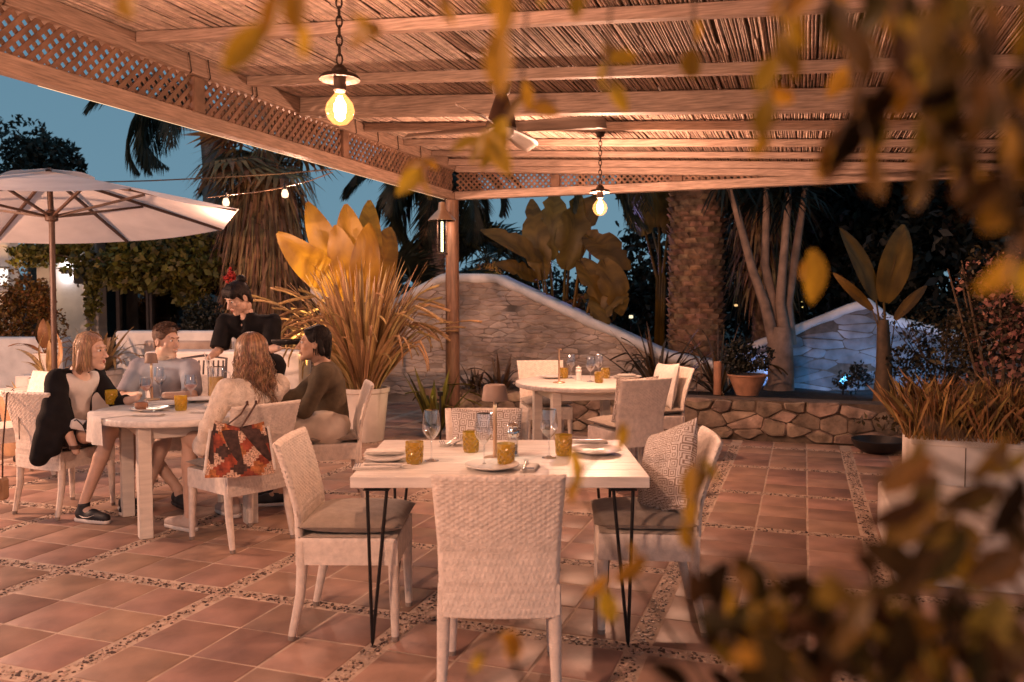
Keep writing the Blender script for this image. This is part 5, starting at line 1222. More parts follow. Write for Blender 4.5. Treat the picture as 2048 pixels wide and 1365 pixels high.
# --- dark haired man, olive sweater --------------------------------------------------
J = dict(pel=(-1.33, 6.17, .55), hipR=(-1.36, 6.27, .545), hipL=(-1.33, 6.06, .545), chest=(-1.36, 6.15, .86), shR=(-1.40, 6.33, .955), shL=(-1.34, 5.97, .955), neck=(-1.385, 6.14, 1.01), head=(-1.445, 6.12, 1.16),
         elR=(-1.62, 6.30, .75), wrR=(-1.80, 6.12, .79), elL=(-1.46, 5.90, .70), wrL=(-1.66, 5.94, .73), knR=(-1.76, 6.18, .60), knL=(-1.72, 5.99, .60), anR=(-1.70, 6.2, .11), anL=(-1.68, 6.0, .11), toeR=(-1.85, 6.18, .032), toeL=(-1.83, 5.97, .032), brow='hair_dark',
         hdR=((-.9, -.3, -.1), (0, 0, -1), (.2, .3)), hdL=((-.9, .2, -.1), (0, 0, -1), (.25, .4)))
t, q, T = person('man with dark hair in olive sweater, seated and facing left', J, False, ((-.97, -.22, .03), (0, 0, 1)), 'skin_tan', 1.02)
s = torso_sdf(q, 1.02, .018); sleeve(s, q, 'R', 1.02, .018, 1.75); sleeve(s, q, 'L', 1.02, .018, 1.75); s.sub(q['neck'] + Vector((-.02, 0, .05)), (.085, .08, .068)); cloth(t, 'sweater', s, 'olive_knit', wr=.006, seed=9)
cloth(t, 'shorts', shorts_sdf(q, 1.02, .85, .032), 'khaki', wr=.006, seed=4); shoe(t, q, 'R', 'shoe_black', 'shoe_white'); shoe(t, q, 'L', 'shoe_black', 'shoe_white')
s = SDF(.018); s.ell((0, -.022, .050), (.084, .102, .089)); s.cap((-.068, -.04, .02), (-.062, -.06, -.06), .022, .022); s.cap((.068, -.04, .02), (.062, -.06, -.06), .022, .022); s.cap((0, -.085, .0), (0, -.085, -.10), .045, .035); s.cap((-.04, .05, .085), (.04, .05, .085), .025, .025); s.cut((0, .060, .062), (0, .9, -.45)); V, F = s.mesh(.005, .002, 70); V = V @ np.array(T.to_3x3()).T + np.array(T.translation); place('hair', np_mesh('hair', V, F, 'hair_dark', True), t)
def back(rng):
    ph = rng.uniform(math.radians(75), math.radians(285)); x0 = math.sin(ph); y0 = math.cos(ph); pts = []; L = rng.uniform(.07, .13)
    for i in range(8):
        f = i / 7
        if f < .6: th = math.radians(5 + 88 * f / .6); c = math.sin(th); pts.append(T @ Vector((x0 * c * .087, y0 * c * .106 - .02, .05 + math.cos(th) * .092)))
        else: g_ = (f - .6) / .4; pts.append(T @ Vector((x0 * (.087 - .012 * g_), y0 * (.106 - .008 * g_) - .02, .045 - g_ * L)))
    return pts
strands('hair_strands', 190, None, back, 'hair_dark', t, random.Random(8), .004)
# ================================================================== PLANTS AND GARDEN
def leaf_cloud(nm, c, rad, n, size, m, parent, seed, clumps=14, flat=.6, hollow=.55, loc=(0, 0, 0), zmin=None):
    rg = np.random.default_rng(seed); cc = rg.normal(size=(clumps, 3)); cc /= np.linalg.norm(cc, axis=1)[:, None]; cc *= rg.uniform(hollow * .6, .95, (clumps, 1)); cr = rg.uniform(.25, .5, clumps)
    k = rg.integers(0, clumps, n); d = rg.normal(size=(n, 3)); d /= np.linalg.norm(d, axis=1)[:, None]; r = rg.uniform(.35, 1, (n, 1)) ** .5
    P = (cc[k] + d * cr[k][:, None] * r) * np.array(rad) + np.array(c)
    if zmin is not None: P[:, 2] = np.maximum(P[:, 2], zmin)
    a = d * .6 + rg.normal(size=(n, 3)) * .7 + np.array([0, 0, -.15]); a /= np.linalg.norm(a, axis=1)[:, None]; b = np.cross(a, rg.normal(size=(n, 3))); b /= np.linalg.norm(b, axis=1)[:, None] + 1e-9; nn = np.cross(a, b)
    s = size * rg.uniform(.6, 1.4, (n, 1)); w_ = s * flat * .5
    V = np.stack([P - a * s * .5, P + b * w_ * .8 + nn * s * .12, P + a * s * .5, P - b * w_ * .8 + nn * s * .12], 1).reshape(-1, 3); F = np.arange(4 * n).reshape(-1, 4)
    return place(nm, np_mesh(nm, V, F, m), parent, loc)
def paddle_mesh(L, W, droop, seed, fold=.18, split=0):
    """A banana or strelitzia leaf: stalk end at origin, blade along +y, arching down by droop."""
    rg = random.Random(seed); V = []; F = []; n = 14; m = 6
    for i in range(n + 1):
        t = i / n; y = L * t * math.cos(droop * t * .5); z = -L * t * math.sin(droop * t * .6) * t; wd = W * (math.sin(PI * min(1, t * .94 + .05)) ** .62) * (1 - .12 * t)
        for j in range(m + 1):
            u = -1 + 2 * j / m; tear = 1 - (.35 * (rg.random() < .25) if split and abs(u) == 1 else 0)
            V.append((u * wd * .5 * tear, y - .02 * abs(u) * wd, z + abs(u) * wd * fold - .10 * wd * u * u + .02 * W * math.sin(5 * t + 3 * u + seed)))
    for i in range(n):
        for j in range(m): a = i * (m + 1) + j; F.append((a, a + 1, a + m + 2, a + m + 1))
    return V, F
def paddle(nm, base, tip_dir, up, L, W, m, parent, seed, droop=.5, stalk=None, split=0):
    V, F = paddle_mesh(L, W, droop, seed, split=split); b = MB(); b.add(V, F); B = basis(tip_dir, up)
    b.tube([(0, 0, -.004), (0, L * .5 * math.cos(droop * .25), -L * .5 * math.sin(droop * .3) * .5 - .006), (0, L * .93 * math.cos(droop * .46), -L * .93 * math.sin(droop * .56) * .93 - .004)], [W * .035, W * .022, W * .006], 6)
    b.v = [tuple(Vector(base) + B @ Vector(v)) for v in b.v]
    if stalk is not None: b.tube(stalk, [W * .075, W * .05, W * .036][:len(stalk)] if len(stalk) == 3 else W * .05, 7)
    return b.obj(nm, m, parent, smooth='all')
def frond(L, nl, seed, droop=1.0, wl=.5, hang=.5):
    """Feather palm frond from the origin along +y, hanging under its own weight."""
    rg = random.Random(seed); b = MB(); pts = []; y = z = 0; n = 16; an = .35
    for i in range(n + 1): pts.append(Vector((0, y, z))); y += L / n * math.cos(an); z += L / n * math.sin(an); an -= droop * 1.9 / n
    b.tube(pts, [.022 * (1 - .85 * i / n) for i in range(n + 1)], 5)
    for k in range(nl):
        t = .12 + .88 * k / nl; i = min(n - 1, int(t * n)); p = pts[i].lerp(pts[i + 1], t * n - i); tg_ = (pts[i + 1] - pts[i]).normalized(); l = wl * (math.sin(PI * min(1, .15 + t * .85)) ** .6) * rg.uniform(.8, 1.1)
        for sx in (-1, 1):
            d = (Vector((sx, 0, 0)) * .8 + tg_ * .75 + Vector((0, 0, -hang * rg.uniform(.5, 1.4)))).normalized(); sd = d.cross(Vector((0, 0, 1))).normalized() * .016; e = p + d * l + Vector((0, 0, -hang * l * .35)); mdl = p + d * l * .5
            b.add([p - sd * .5, p + sd * .5, mdl + sd, e, mdl - sd], [(0, 1, 2, 3, 4)])
    return b
def fan_leaf(R, seed, n=22, dr=.25):
    rg = random.Random(seed); b = MB()
    for k in range(n):
        a = -2.2 + 4.4 * k / (n - 1); d = Vector((math.sin(a), math.cos(a), 0)); s = Vector((d.y, -d.x, 0)) * R * .05; L = R * rg.uniform(.88, 1.05); z = -dr * R
        b.add([Vector((0, 0, 0)), d * L * .55 + s + Vector((0, 0, -.04 * R)), d * L + Vector((0, 0, z * rg.uniform(.6, 1.5))), d * L * .55 - s + Vector((0, 0, -.04 * R))], [(0, 1, 2, 3)])
    b.tube([(0, -R * .9, -.05 * R), (0, 0, 0)], [.012, .01], 5); return b
def bark_trunk(nm, pts, rad, m, parent, scale_h=.07, n=26, amp=.12, seed=1):
    """Palm trunk with rows of broken leaf bases."""
    pts = [Vector(p) for p in pts]; L = sum((b - a).length for a, b in zip(pts, pts[1:])); rows = int(L / scale_h); b = MB(); rg = random.Random(seed)
    core = MB(); core.tube(pts, [r * .93 for r in rad], 20); co = core.obj(nm, m, parent)
    V = []; F = []
    for i in range(rows):
        t = (i + .5) / rows * (len(pts) - 1); k = min(len(pts) - 2, int(t)); p = pts[k].lerp(pts[k + 1], t - k); r = rad[k] + (rad[k + 1] - rad[k]) * (t - k); w_ = 2 * PI * r / n
        for j in range(n):
            a = 2 * PI * (j + .5 * (i % 2)) / n + rg.uniform(-.04, .04); d = Vector((math.cos(a), math.sin(a), 0)); s = Vector((-d.y, d.x, 0)) * w_ * .52 * rg.uniform(.7, 1.1); h = scale_h * rg.uniform(.4, .8); o = r * amp * rg.uniform(.5, 1.6); base = len(V)
            q = p + d * r * .9
            V += [q - s - Vector((0, 0, h)), q + s - Vector((0, 0, h)), q + s * .7 + d * o + Vector((0, 0, h * .4)), q - s * .7 + d * o + Vector((0, 0, h * .4)), q + s * .8 + Vector((0, 0, h * .7)), q - s * .8 + Vector((0, 0, h * .7))]
            F += [(base, base + 1, base + 2, base + 3), (base + 3, base + 2, base + 4, base + 5)]
    o = place('bark_scales', np_mesh('bark_scales', V, F, m), parent); stuff(o); return co
def pot(t, r0, r1, h, m='planter_white', ribs=0, nm='pot', c=(0, 0, 0)):
    q = MB(); f = (lambda a, z, r: .006 * abs(math.sin(a * ribs / 2))) if ribs else None
    q.lathe([(.0001, 0), (r0, 0), (r0 * 1.02, .01), (r1 * .98, h * .9), (r1 * 1.04, h * .92), (r1 * 1.05, h), (r1 * .95, h), (r1 * .92, h * .93), (.0001, h * .92)], 48 if ribs else 30, c, 1.0, f); return q.obj(nm, m, t)

# --- big flax in a white pot, with sword leaves as single parts
fp = gnd(729, 880); fl = thing('flax_plant', 'huge spiky bronze flax in a tall white ribbed pot beside the post', 'potted plant', fp)
pot(fl, .195, .255, .56, ribs=36)
q = MB(); q.lathe([(.0001, .535), (.23, .53), (.0001, .528)], 24); q.obj('soil', 'soil', fl)
BLADES = []
for k in range(10):
    rg = random.Random(40 + k); L = 1.0; V = []; F = []; n = 12; bend = [.15, .3, .5, .8, 1.2, 1.7, 2.1, .4, .65, .95][k]; y = z = 0; kink = rg.random() < .3; dirs = []
    for i in range(n + 1):
        t = i / n; an = PI / 2 - bend * t * t * (1.0) - (0.9 if kink and t > .72 else 0); w_ = .5 * (.55 + .45 * math.sin(min(1, t * 2.2) * PI / 2)) * (1 - t ** 3.2) + .015
        dirs.append(an); V += [(-w_, y, z), (0, y + .18 * w_ * 0, z), (w_, y, z)]; V[-2] = (0, y - .35 * w_ * math.sin(an) * .1, z - .02)
        y += math.cos(an) / n; z += math.sin(an) / n
    for i in range(n): a = i * 3; F += [(a, a + 1, a + 4, a + 3), (a + 1, a + 2, a + 5, a + 4)]
    BLADES.append(np_mesh('blade', V, F, 'flax', True))
rg = random.Random(21)
for k in range(285):
    ph = rg.uniform(0, 2 * PI); up = rg.random() ** 1.25; sp = .05 + .95 * up; kk = min(9, max(0, int(sp * 5.2 + rg.uniform(-1.4, 1.5)))); L = rg.uniform(.85, 1.42) * (1.0 + .12 * sp)
    r = .16 * math.sqrt(rg.random()); o = place('blade', BLADES[max(0, kk)], fl, (r * math.cos(ph), r * math.sin(ph), .53), (0, 0, 0), (.085 * rg.uniform(.32, .72), L, L))
    o.rotation_mode = 'XYZ'; o.rotation_euler = (-(.04 + .68 * sp * rg.uniform(.6, 1.15)), rg.uniform(-.12, .12), ph - PI / 2)
# --- strelitzia with great orange lit paddle leaves behind the flax
st = thing('strelitzia_plant', 'giant strelitzia with broad glowing orange paddle leaves behind the flax', 'plant', at(700, 780, 10.2) * 1.0)
st.location.z = 0; so_ = st.location.copy()
def lp(px, py, d): return at(px, py, d) - so_
for k, (bx, by, tx, ty, d0, d1, W) in enumerate(((700, 595, 560, 478, 9.7, 9.3, .42), (705, 590, 610, 415, 9.9, 9.7, .40), (712, 600, 668, 460, 9.6, 9.4, .40), (722, 590, 690, 418, 9.9, 9.7, .42), (735, 600, 738, 400, 10.0, 10.2, .36), (742, 596, 782, 452, 9.9, 10.2, .40), (716, 606, 742, 455, 9.4, 9.3, .36))):
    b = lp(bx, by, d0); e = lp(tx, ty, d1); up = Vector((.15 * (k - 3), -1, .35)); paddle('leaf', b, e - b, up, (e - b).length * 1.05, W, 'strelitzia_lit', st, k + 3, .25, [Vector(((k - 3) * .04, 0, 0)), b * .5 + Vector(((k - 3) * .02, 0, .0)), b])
lamp('garden_uplight_glow', (-2.12, 9.12, .40), 420, (1.0, .60, .25), .04, 'SPOT', None, (Vector((-1.95, 9.75, 2.25)) - Vector((-2.12, 9.12, .40))).to_track_quat('-Z', 'Y').to_euler(), 70, .6)  # added spot, unseen behind the pot, brightens the strelitzia leaves
us = thing('garden_spotlight', 'little black garden spotlight hidden behind the white flax pot', 'garden light', (-2.12, 9.12, 0)); q = MB(); q.tube([(0, 0, 0), (0, 0, .33)], .012, 8); q.lathe([(.0001, .33), (.035, .33), (.045, .38), (.040, .38), (.0001, .36)], 16); q.obj('spike_and_head', 'black_metal', us)
# --- folded white parasol behind
fpz = thing('folded_parasol', 'closed white parasol with dark finial standing behind the strelitzia leaves', 'parasol', Vector((at(643, 600, 10.9).x, 10.9, 0)))
q = MB(); q.tube([(0, 0, 0), (.01, 0, 2.55)], .028, 10); q.obj('pole', 'whitewash', fpz)
q = MB(); q.lathe([(.05, 1.42), (.115, 1.5), (.12, 1.7), (.09, 2.1), (.04, 2.42), (.0001, 2.46)], 28, (0, 0, 0), 1, lambda a, z, r: .022 * math.sin(a * 8) * min(1, r * 12)); q.obj('folded_canopy', 'canopy', fpz)
q = MB(); q.lathe([(.0001, 2.45), (.03, 2.46), (.034, 2.5), (.015, 2.55), (.0001, 2.56)], 12); q.obj('finial', 'black_metal', fpz)

# --- palms
def palm(label, base, h, r0, r1, crown, seed, barkm='palm_bark', scale_h=.07, nfr=16, FL=2.2, n=26, droop=1.0, group=None, lean=(0, 0), skirt=0, sk_len=1.2, dirs=None, hang=.6, leafm='palm_green'):
    t = thing('palm_tree', label, 'palm', base, 0, group); top = Vector((lean[0], lean[1], h)); rg = random.Random(seed)
    if scale_h: bark_trunk('trunk', [(0, 0, 0), (lean[0] * .4, lean[1] * .4, h * .5), top], [r0, (r0 + r1) / 2, r1], barkm, t, scale_h, n, .12, seed)
    else:
        q = MB(); pts = [Vector((lean[0] * (i / 14) ** 2, lean[1] * (i / 14) ** 2, h * i / 14)) for i in range(15)]; q.tube(pts, [r0 + (r1 - r0) * i / 14 + .012 * math.sin(i * 2.1) for i in range(15)], 16); q.obj('trunk', barkm, t)
    if crown == 'feather':
        MS = [frond(FL, 46, seed * 7 + k, droop * (0.8 + .25 * k), .55, hang).data('frond', 'palm_green') for k in range(3)]
        for k in range(nfr):
            ph = dirs[k % len(dirs)] + rg.uniform(-.1, .1) if dirs else 2 * PI * k / nfr + rg.uniform(-.2, .2); place('frond', MS[k % 3], t, top + Vector((0, 0, .05)), (rg.uniform(-.35, .5), rg.uniform(-.2, .2), ph), (1, 1, 1))
    else:
        MS = [fan_leaf(FL, seed * 5 + k, dr=.2 + .1 * k).data('fan_leaf', leafm) for k in range(3)]
        for k in range(nfr):
            ph = 2 * PI * rg.random(); el = rg.uniform(-.5, 1.2); d = Vector((math.cos(ph) * math.cos(el), math.sin(ph) * math.cos(el), math.sin(el))); B = basis(d, (0, 0, 1)); o = place('fan_leaf', MS[k % 3], t); o.matrix_local = Matrix.Translation(top + d * FL * .85) @ B.to_4x4()
    if skirt:
        V = []; F = []
        for k in range(skirt):
            ph = rg.uniform(0, 2 * PI); z0 = h - rg.random() ** .7 * sk_len * 1.6 + .15; r = r1 * rg.uniform(.8, 1.3); L = sk_len * rg.uniform(.35, .8); o = rg.uniform(.10, .42) * sk_len; d = Vector((math.cos(ph), math.sin(ph), 0)); p = Vector((top.x, top.y, 0)) + d * r + Vector((0, 0, z0)); e = p + d * o + Vector((rg.gauss(0, .06), rg.gauss(0, .06), -L)); m_ = p + d * o * .75 + Vector((0, 0, -L * .35)); s = Vector((-d.y, d.x, 0)) * rg.uniform(.008, .03); b = len(V)
            V += [p - s * .5, p + s * .5, m_ + s, e, m_ - s]; F += [(b, b + 1, b + 2, b + 4), (b + 4, b + 2, b + 3, b + 3)]
        q = MB(); q.add(V, [f if f[2] != f[3] else f[:3] for f in F]); stuff(q.obj('dead_leaf_skirt', 'palm_dry', t, smooth=False))
    return t
def gx(px, d): return Vector((at(px, 600, d).x, d, 0))
palm('slender grey trunked palm with drooping fronds rising left of the pergola beam', gx(434, 15.5), 5.0, .19, .16, 'feather', 3, 'trunk_grey', 0, 9, 2.5, droop=1.35, lean=(-.1, 0), hang=1.0, dirs=[PI / 2 + d_ for d_ in (-.5, -.25, 0, .25, .5, .8, -.8, 1.6, -1.6, 2.6)])
palm('thick trunked palm standing behind the lantern by the post', gx(864, 14.5), 3.55, .27, .22, 'feather', 5, 'palm_bark', .08, 15, 2.0, droop=1.35, hang=.7)
palm('massive rough barked palm trunk right of the far round table', gx(1392, 11.6), 4.2, .40, .385, 'feather', 9, 'palm_bark', .072, 12, 2.6, n=14, droop=1.1)
palm('brown shaggy fan palm skirted with dead leaves behind the waitress', gx(535, 13.2), 3.75, .18, .16, 'fan', 12, 'palm_bark', .08, 26, .75, skirt=4200, sk_len=1.75, leafm='palm_dry')
palm('dark fan palm with dry yellow skirt above the wall hump', gx(978, 15.5), 2.15, .15, .14, 'fan', 14, 'palm_bark', .08, 24, .75, skirt=420, sk_len=.55)
palm('short dark fan palm behind the flax pot', gx(790, 14.0), 1.5, .14, .14, 'fan', 15, 'palm_bark', .08, 22, .62)
# dark drooping fan palm over the right garden
palm('dark palm whose dry fronds hang over the pale stemmed tree', gx(1530, 13.0), 3.5, .2, .18, 'fan', 19, 'palm_bark', .09, 30, .95, skirt=1200, sk_len=1.1)
# assumed garden uplight, fixture unseen, giving the yellow glow under the fan palm
lamp('palm_uplight', at(985, 560, 14.6) + Vector((0, 0, -.1)), 22, (1.0, .58, .20), .04)
us = thing('garden_spotlight', 'small dark garden spotlight under the fan palm behind the wall hump', 'garden light', (at(985, 560, 14.6).x, 14.7, 0)); q = MB(); q.tube([(0, 0, 0), (0, 0, 1.5)], .014, 8); q.lathe([(.0001, 1.5), (.04, 1.5), (.05, 1.57), (.045, 1.57), (.0001, 1.55)], 16); q.obj('spike_and_head', 'black_metal', us)

# --- giant strelitzia clump under the far bulb
sc_ = thing('banana_clump', 'tall clump of banana like plants lit orange behind the glowing far bulb', 'plant', gx(1120, 11.9)); so_ = sc_.location.copy()
for k, (bx, by, tx, ty, d0, d1, W) in enumerate(((1085, 560, 1060, 405, 12, 11.8, .42), (1100, 520, 1110, 380, 12.2, 12, .50), (1130, 540, 1165, 390, 12.0, 11.8, .52), (1085, 520, 980, 452, 11.8, 11.5, .30), (1075, 560, 1010, 520, 12, 11.6, .28), (1160, 520, 1215, 600, 11.6, 11.3, .42), (1170, 470, 1255, 520, 11.9, 11.5, .46), (1205, 520, 1250, 620, 11.5, 11.3, .45), (1100, 590, 1050, 640, 11.9, 11.7, .3), (1140, 500, 1190, 380, 12.4, 12.2, .46), (1180, 640, 1245, 585, 11.5, 11.3, .32), (1215, 740, 1200, 600, 11.4, 11.2, .34))):
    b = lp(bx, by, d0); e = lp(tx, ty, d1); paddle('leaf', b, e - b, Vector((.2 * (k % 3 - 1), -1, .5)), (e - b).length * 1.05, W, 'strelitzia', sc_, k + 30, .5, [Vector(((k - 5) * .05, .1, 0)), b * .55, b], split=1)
stuff(leaf_cloud('undergrowth', (0, .1, .95), (1.0, .5, .55), 900, .16, 'orange_leaf', sc_, 31))
sd = thing('bird_of_paradise', 'strelitzia stems forking against the sky left of the massive palm trunk', 'plant', gx(1318, 13.2)); so_ = sd.location.copy()
for k, (bx, by, tx, ty, d0, W) in enumerate(((1292, 470, 1265, 390, 13.0, .5), (1318, 455, 1322, 330, 13.2, .6), (1335, 470, 1375, 360, 13.4, .55), (1300, 440, 1275, 360, 13.6, .5))):
    b = lp(bx, by, d0); e = lp(tx, ty, d0); paddle('leaf', b, e - b, Vector((.1, -1, .3)), (e - b).length * 1.1, W, 'strelitzia', sd, k + 50, .5, [Vector(((k - 1.5) * .03, 0, .3)), lp(1322 + (k - 1.5) * 5, 560, 13.2), b])
# --- multi stemmed pale tree
mt_ = thing('dracaena_tree', 'pale tree forking into four bare stems under dark hanging fronds', 'tree', Vector((gx(1560, 10.9).x, 10.9, .28))); so_ = mt_.location.copy()
q = MB(); q.tube([(0, 0, 0), lp(1562, 760, 10.9), lp(1560, 690, 10.9), lp(1562, 655, 10.9)], [.20, .165, .16, .13], 14); q.obj('trunk', 'trunk_pale', mt_)
for k, pts in enumerate((((1552, 700), (1530, 610), (1505, 540), (1478, 440)), ((1562, 690), (1545, 600), (1530, 530), (1532, 450)), ((1572, 690), (1560, 610), (1565, 540), (1572, 460)), ((1580, 690), (1575, 610), (1588, 530), (1600, 450)))):
    P = [lp(px, py, 10.9 + .1 * (k % 2)) for px, py in pts]; P.append(P[-1] + (P[-1] - P[-2]) * .9); q = MB(); q.tube(P, [.085, .065, .055, .048, .04], 10); q.obj('stem', 'trunk_pale', mt_)
    V = []; F = []; rg = random.Random(60 + k); tp = P[-1]
    for i in range(70):
        ph = rg.uniform(0, 2 * PI); el = rg.uniform(-.9, .9); d = Vector((math.cos(ph) * math.cos(el), math.sin(ph) * math.cos(el), math.sin(el))); L = rg.uniform(.4, .75); s = d.cross(Vector((0, 0, 1))).normalized() * .02; m_ = tp + d * L * .6; e = tp + d * L + Vector((0, 0, -.25 * L)); b = len(V); V += [tp, m_ + s, e, m_ - s]; F.append((b, b + 1, b + 2, b + 3))
    stuff(place('leaf_rosette', np_mesh('leaf_rosette', V, F, 'dark_leaf'), mt_))
# --- bird of paradise right
bp_ = thing('bird_of_paradise', 'strelitzia with two upright leaves in a V on a thick stalk', 'plant', Vector((gx(1772, 9.3).x, 9.35, .25))); so_ = bp_.location.copy()
for k, (bx, by, tx, ty, W) in enumerate(((1752, 600, 1694, 457, .26), (1768, 605, 1812, 452, .36), (1745, 620, 1672, 550, .12), (1790, 640, 1850, 570, .14))):
    b = lp(bx, by, 9.3); e = lp(tx, ty, 9.25); paddle('leaf', b, e - b, Vector((.3 - .4 * k, -1, .2)), (e - b).length * 1.03, W, 'strelitzia', bp_, k + 70, .2, [Vector(((k - 1) * .03, 0, .1)), lp(1770 + k * 3, 720, 9.3), b])
q = MB(); q.tube([(0, 0, -.05), lp(1768, 740, 9.3), lp(1766, 640, 9.3)], [.11, .085, .06], 10); q.obj('stalk', 'stem', bp_)
# --- pots on the low wall
tp = thing('bowl_pot', 'round terracotta bowl with dark bush on the low stone wall', 'potted plant', ab(9.4, -.62, .44) if False else Vector((gx(1497, 9.25).x, 9.25, .432))); pot(tp, .12, .21, .23, 'clay', nm='bowl'); leaf_cloud('foliage', (0, 0, .40), (.27, .25, .20), 1500, .05, 'dark_leaf', tp, 77)
tl = thing('terracotta_tube', 'narrow terracotta tube standing on the low wall by the round bowl', 'vase', Vector((gx(1437, 9.3).x, 9.3, .43))); q = MB(); q.lathe([(.0001, 0), (.045, 0), (.043, .18), (.046, .36), (.040, .37), (.036, .36), (.0001, .3)], 18); q.obj('tube', 'clay', tl)
# spiky plants along the wall foot and under the wall hump
def spiky(label, base, n, L, m, seed, name='yucca_plant', spread=1.0, wdt=.05):
    t = thing(name, label, 'plant', base); rg = random.Random(seed); ME = {}
    for k in range(n):
        ph = rg.uniform(0, 2 * PI); kk = min(9, int(rg.uniform(0, 7 * spread))); l = L * rg.uniform(.6, 1.1)
        if (kk, m) not in ME: me = BLADES[kk].copy(); me.materials.clear(); me.materials.append(M[m]); ME[(kk, m)] = me
        o = place('leaf', ME[(kk, m)], t, (.05 * L * math.cos(ph), .05 * L * math.sin(ph), 0), (-(.1 + .9 * spread * rg.random()), rg.uniform(-.1, .1), ph - PI / 2), (wdt * rg.uniform(.7, 1.2), l, l))
    return t
spiky('dark spiky agave at the foot of the wall hump, left of the far table', Vector((gx(1000, 9.95).x, 9.95, .3)), 34, .55, 'flax_dark', 81, wdt=.06); spiky('dark yucca between wall hump and massive palm', Vector((gx(1320, 10.2).x, 10.2, .3)), 46, .95, 'flax_dark', 82, wdt=.045); spiky('dark yucca behind the round terracotta bowl', Vector((gx(1440, 10.4).x, 10.4, .3)), 40, .95, 'flax_dark', 83, wdt=.04)
spiky('yellow green arum like plant lit beside the flax pot', Vector((gx(878, 9.55).x, 9.0, .02)), 30, .75, 'olive_leaf', 84, 'lit_plant', .55, .06)
spiky('low spiky plant behind the post foot', Vector((gx(950, 10.1).x, 10.1, .3)), 26, .45, 'flax_dark', 85, wdt=.05)
lamp('plant_glow', at(880, 770, 8.7), 2.2, (1, .75, .3), .03)  # assumed spotlight, fixture unseen, for the glow on the yellow green plant
us = thing('garden_spotlight', 'tiny garden spotlight before the yellow green plant by the post', 'garden light', (at(880, 770, 8.7).x, 8.72, 0)); q = MB(); q.tube([(0, 0, 0), (0, 0, .48)], .010, 8); q.lathe([(.0001, .48), (.025, .48), (.032, .53), (.028, .53), (.0001, .515)], 14); q.obj('spike_and_head', 'black_metal', us)

# --- dark trees closing the view on the right and at the back
def tree(label, base, h, cr, cz, m, seed, n, size=.16, group=None, tr=.16, nm='dark_tree', clumps=26):
    t = thing(nm, label, 'tree', base, 0, group); rg = random.Random(seed); q = MB(); q.tube([(0, 0, -.1), (.1, 0, h * .35), (0, .1, h * .65)], [tr, tr * .75, tr * .4], 10)
    for k in range(7): ph = rg.uniform(0, 6.28); z = h * rg.uniform(.3, .6); e = Vector((math.cos(ph) * cr[0] * .7, math.sin(ph) * cr[1] * .7, z + h * .25)); q.tube([(0.05, 0, z), e * .5 + Vector((0, 0, z * .55)), e], [tr * .45, tr * .3, tr * .12], 6)
    q.obj('trunk', 'trunk_grey' if 'grey' in label else 'palm_bark', t); leaf_cloud('crown', (0, 0, cz), cr, int(n * 1.5), size * .8, m, t, seed, clumps, .6, .7); return t
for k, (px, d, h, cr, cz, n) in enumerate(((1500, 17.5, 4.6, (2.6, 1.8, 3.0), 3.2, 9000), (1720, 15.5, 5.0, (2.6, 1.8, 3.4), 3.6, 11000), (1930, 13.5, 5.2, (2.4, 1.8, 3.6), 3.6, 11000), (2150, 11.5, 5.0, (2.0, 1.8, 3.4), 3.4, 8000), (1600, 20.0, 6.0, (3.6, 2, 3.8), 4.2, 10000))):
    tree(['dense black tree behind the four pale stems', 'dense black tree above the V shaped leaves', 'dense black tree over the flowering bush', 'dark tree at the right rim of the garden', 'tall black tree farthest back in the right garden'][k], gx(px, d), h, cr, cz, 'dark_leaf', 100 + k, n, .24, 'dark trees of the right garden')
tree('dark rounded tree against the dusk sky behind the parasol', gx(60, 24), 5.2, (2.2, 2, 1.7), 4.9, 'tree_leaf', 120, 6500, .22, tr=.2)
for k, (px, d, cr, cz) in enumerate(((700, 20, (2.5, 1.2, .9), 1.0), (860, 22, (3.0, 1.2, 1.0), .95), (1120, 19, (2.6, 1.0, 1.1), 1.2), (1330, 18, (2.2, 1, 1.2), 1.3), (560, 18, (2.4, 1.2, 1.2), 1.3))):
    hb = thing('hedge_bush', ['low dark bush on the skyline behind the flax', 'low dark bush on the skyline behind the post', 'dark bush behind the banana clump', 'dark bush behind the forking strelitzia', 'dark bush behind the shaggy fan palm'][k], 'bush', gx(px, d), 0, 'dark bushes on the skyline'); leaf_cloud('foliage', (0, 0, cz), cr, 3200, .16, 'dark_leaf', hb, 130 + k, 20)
# --- right planters
pl = thing('planter_box', 'tall white planter box with joint line, full of dry ornamental grass', 'planter', (0, 0, 0), ROTZ)
q = MB(); q.box(.68, 3.2, 5.95, 6.62, 0, .60, bev=.012); q.obj('box', 'planter_white', pl); q = MB(); q.box(.662, 3.2, 5.932, 6.638, .545, .603, bev=.01); q.obj('rim', 'planter_white', pl); q = MB(); q.box(.978, .983, 5.947, 5.9495, .02, .54); q.obj('joint_line', 'joint', pl)
V = []; F = []; rg = random.Random(91)
for k in range(5200):
    b0 = rg.uniform(.63, 2.6); a0 = rg.uniform(5.88, 6.66); L = rg.uniform(.10, .46) * (.7 + .4 * mnoise.noise(Vector((b0 * 3, a0 * 3, 0)))) ; ph = rg.uniform(0, 6.28); o = rg.uniform(.1, .95) * L; p = Vector((b0, a0, .59)); e = p + Vector((math.cos(ph) * o, math.sin(ph) * o, L)); m_ = p.lerp(e, .6) + Vector((0, 0, L * .12)); s = Vector((-math.sin(ph), math.cos(ph), 0)) * .0045; b = len(V); V += [p - s, p + s, m_ + s, e, m_ - s]; F.append((b, b + 1, b + 2, b + 3, b + 4))
q = MB(); q.add(V, F); stuff(q.obj('ornamental_grass', 'grass_plant', pl, smooth=False))
stuff(leaf_cloud('low_leaves', (1.5, 6.3, .68), (1.0, .38, .16), 1500, .05, 'bush_leaf', pl, 92, 24))
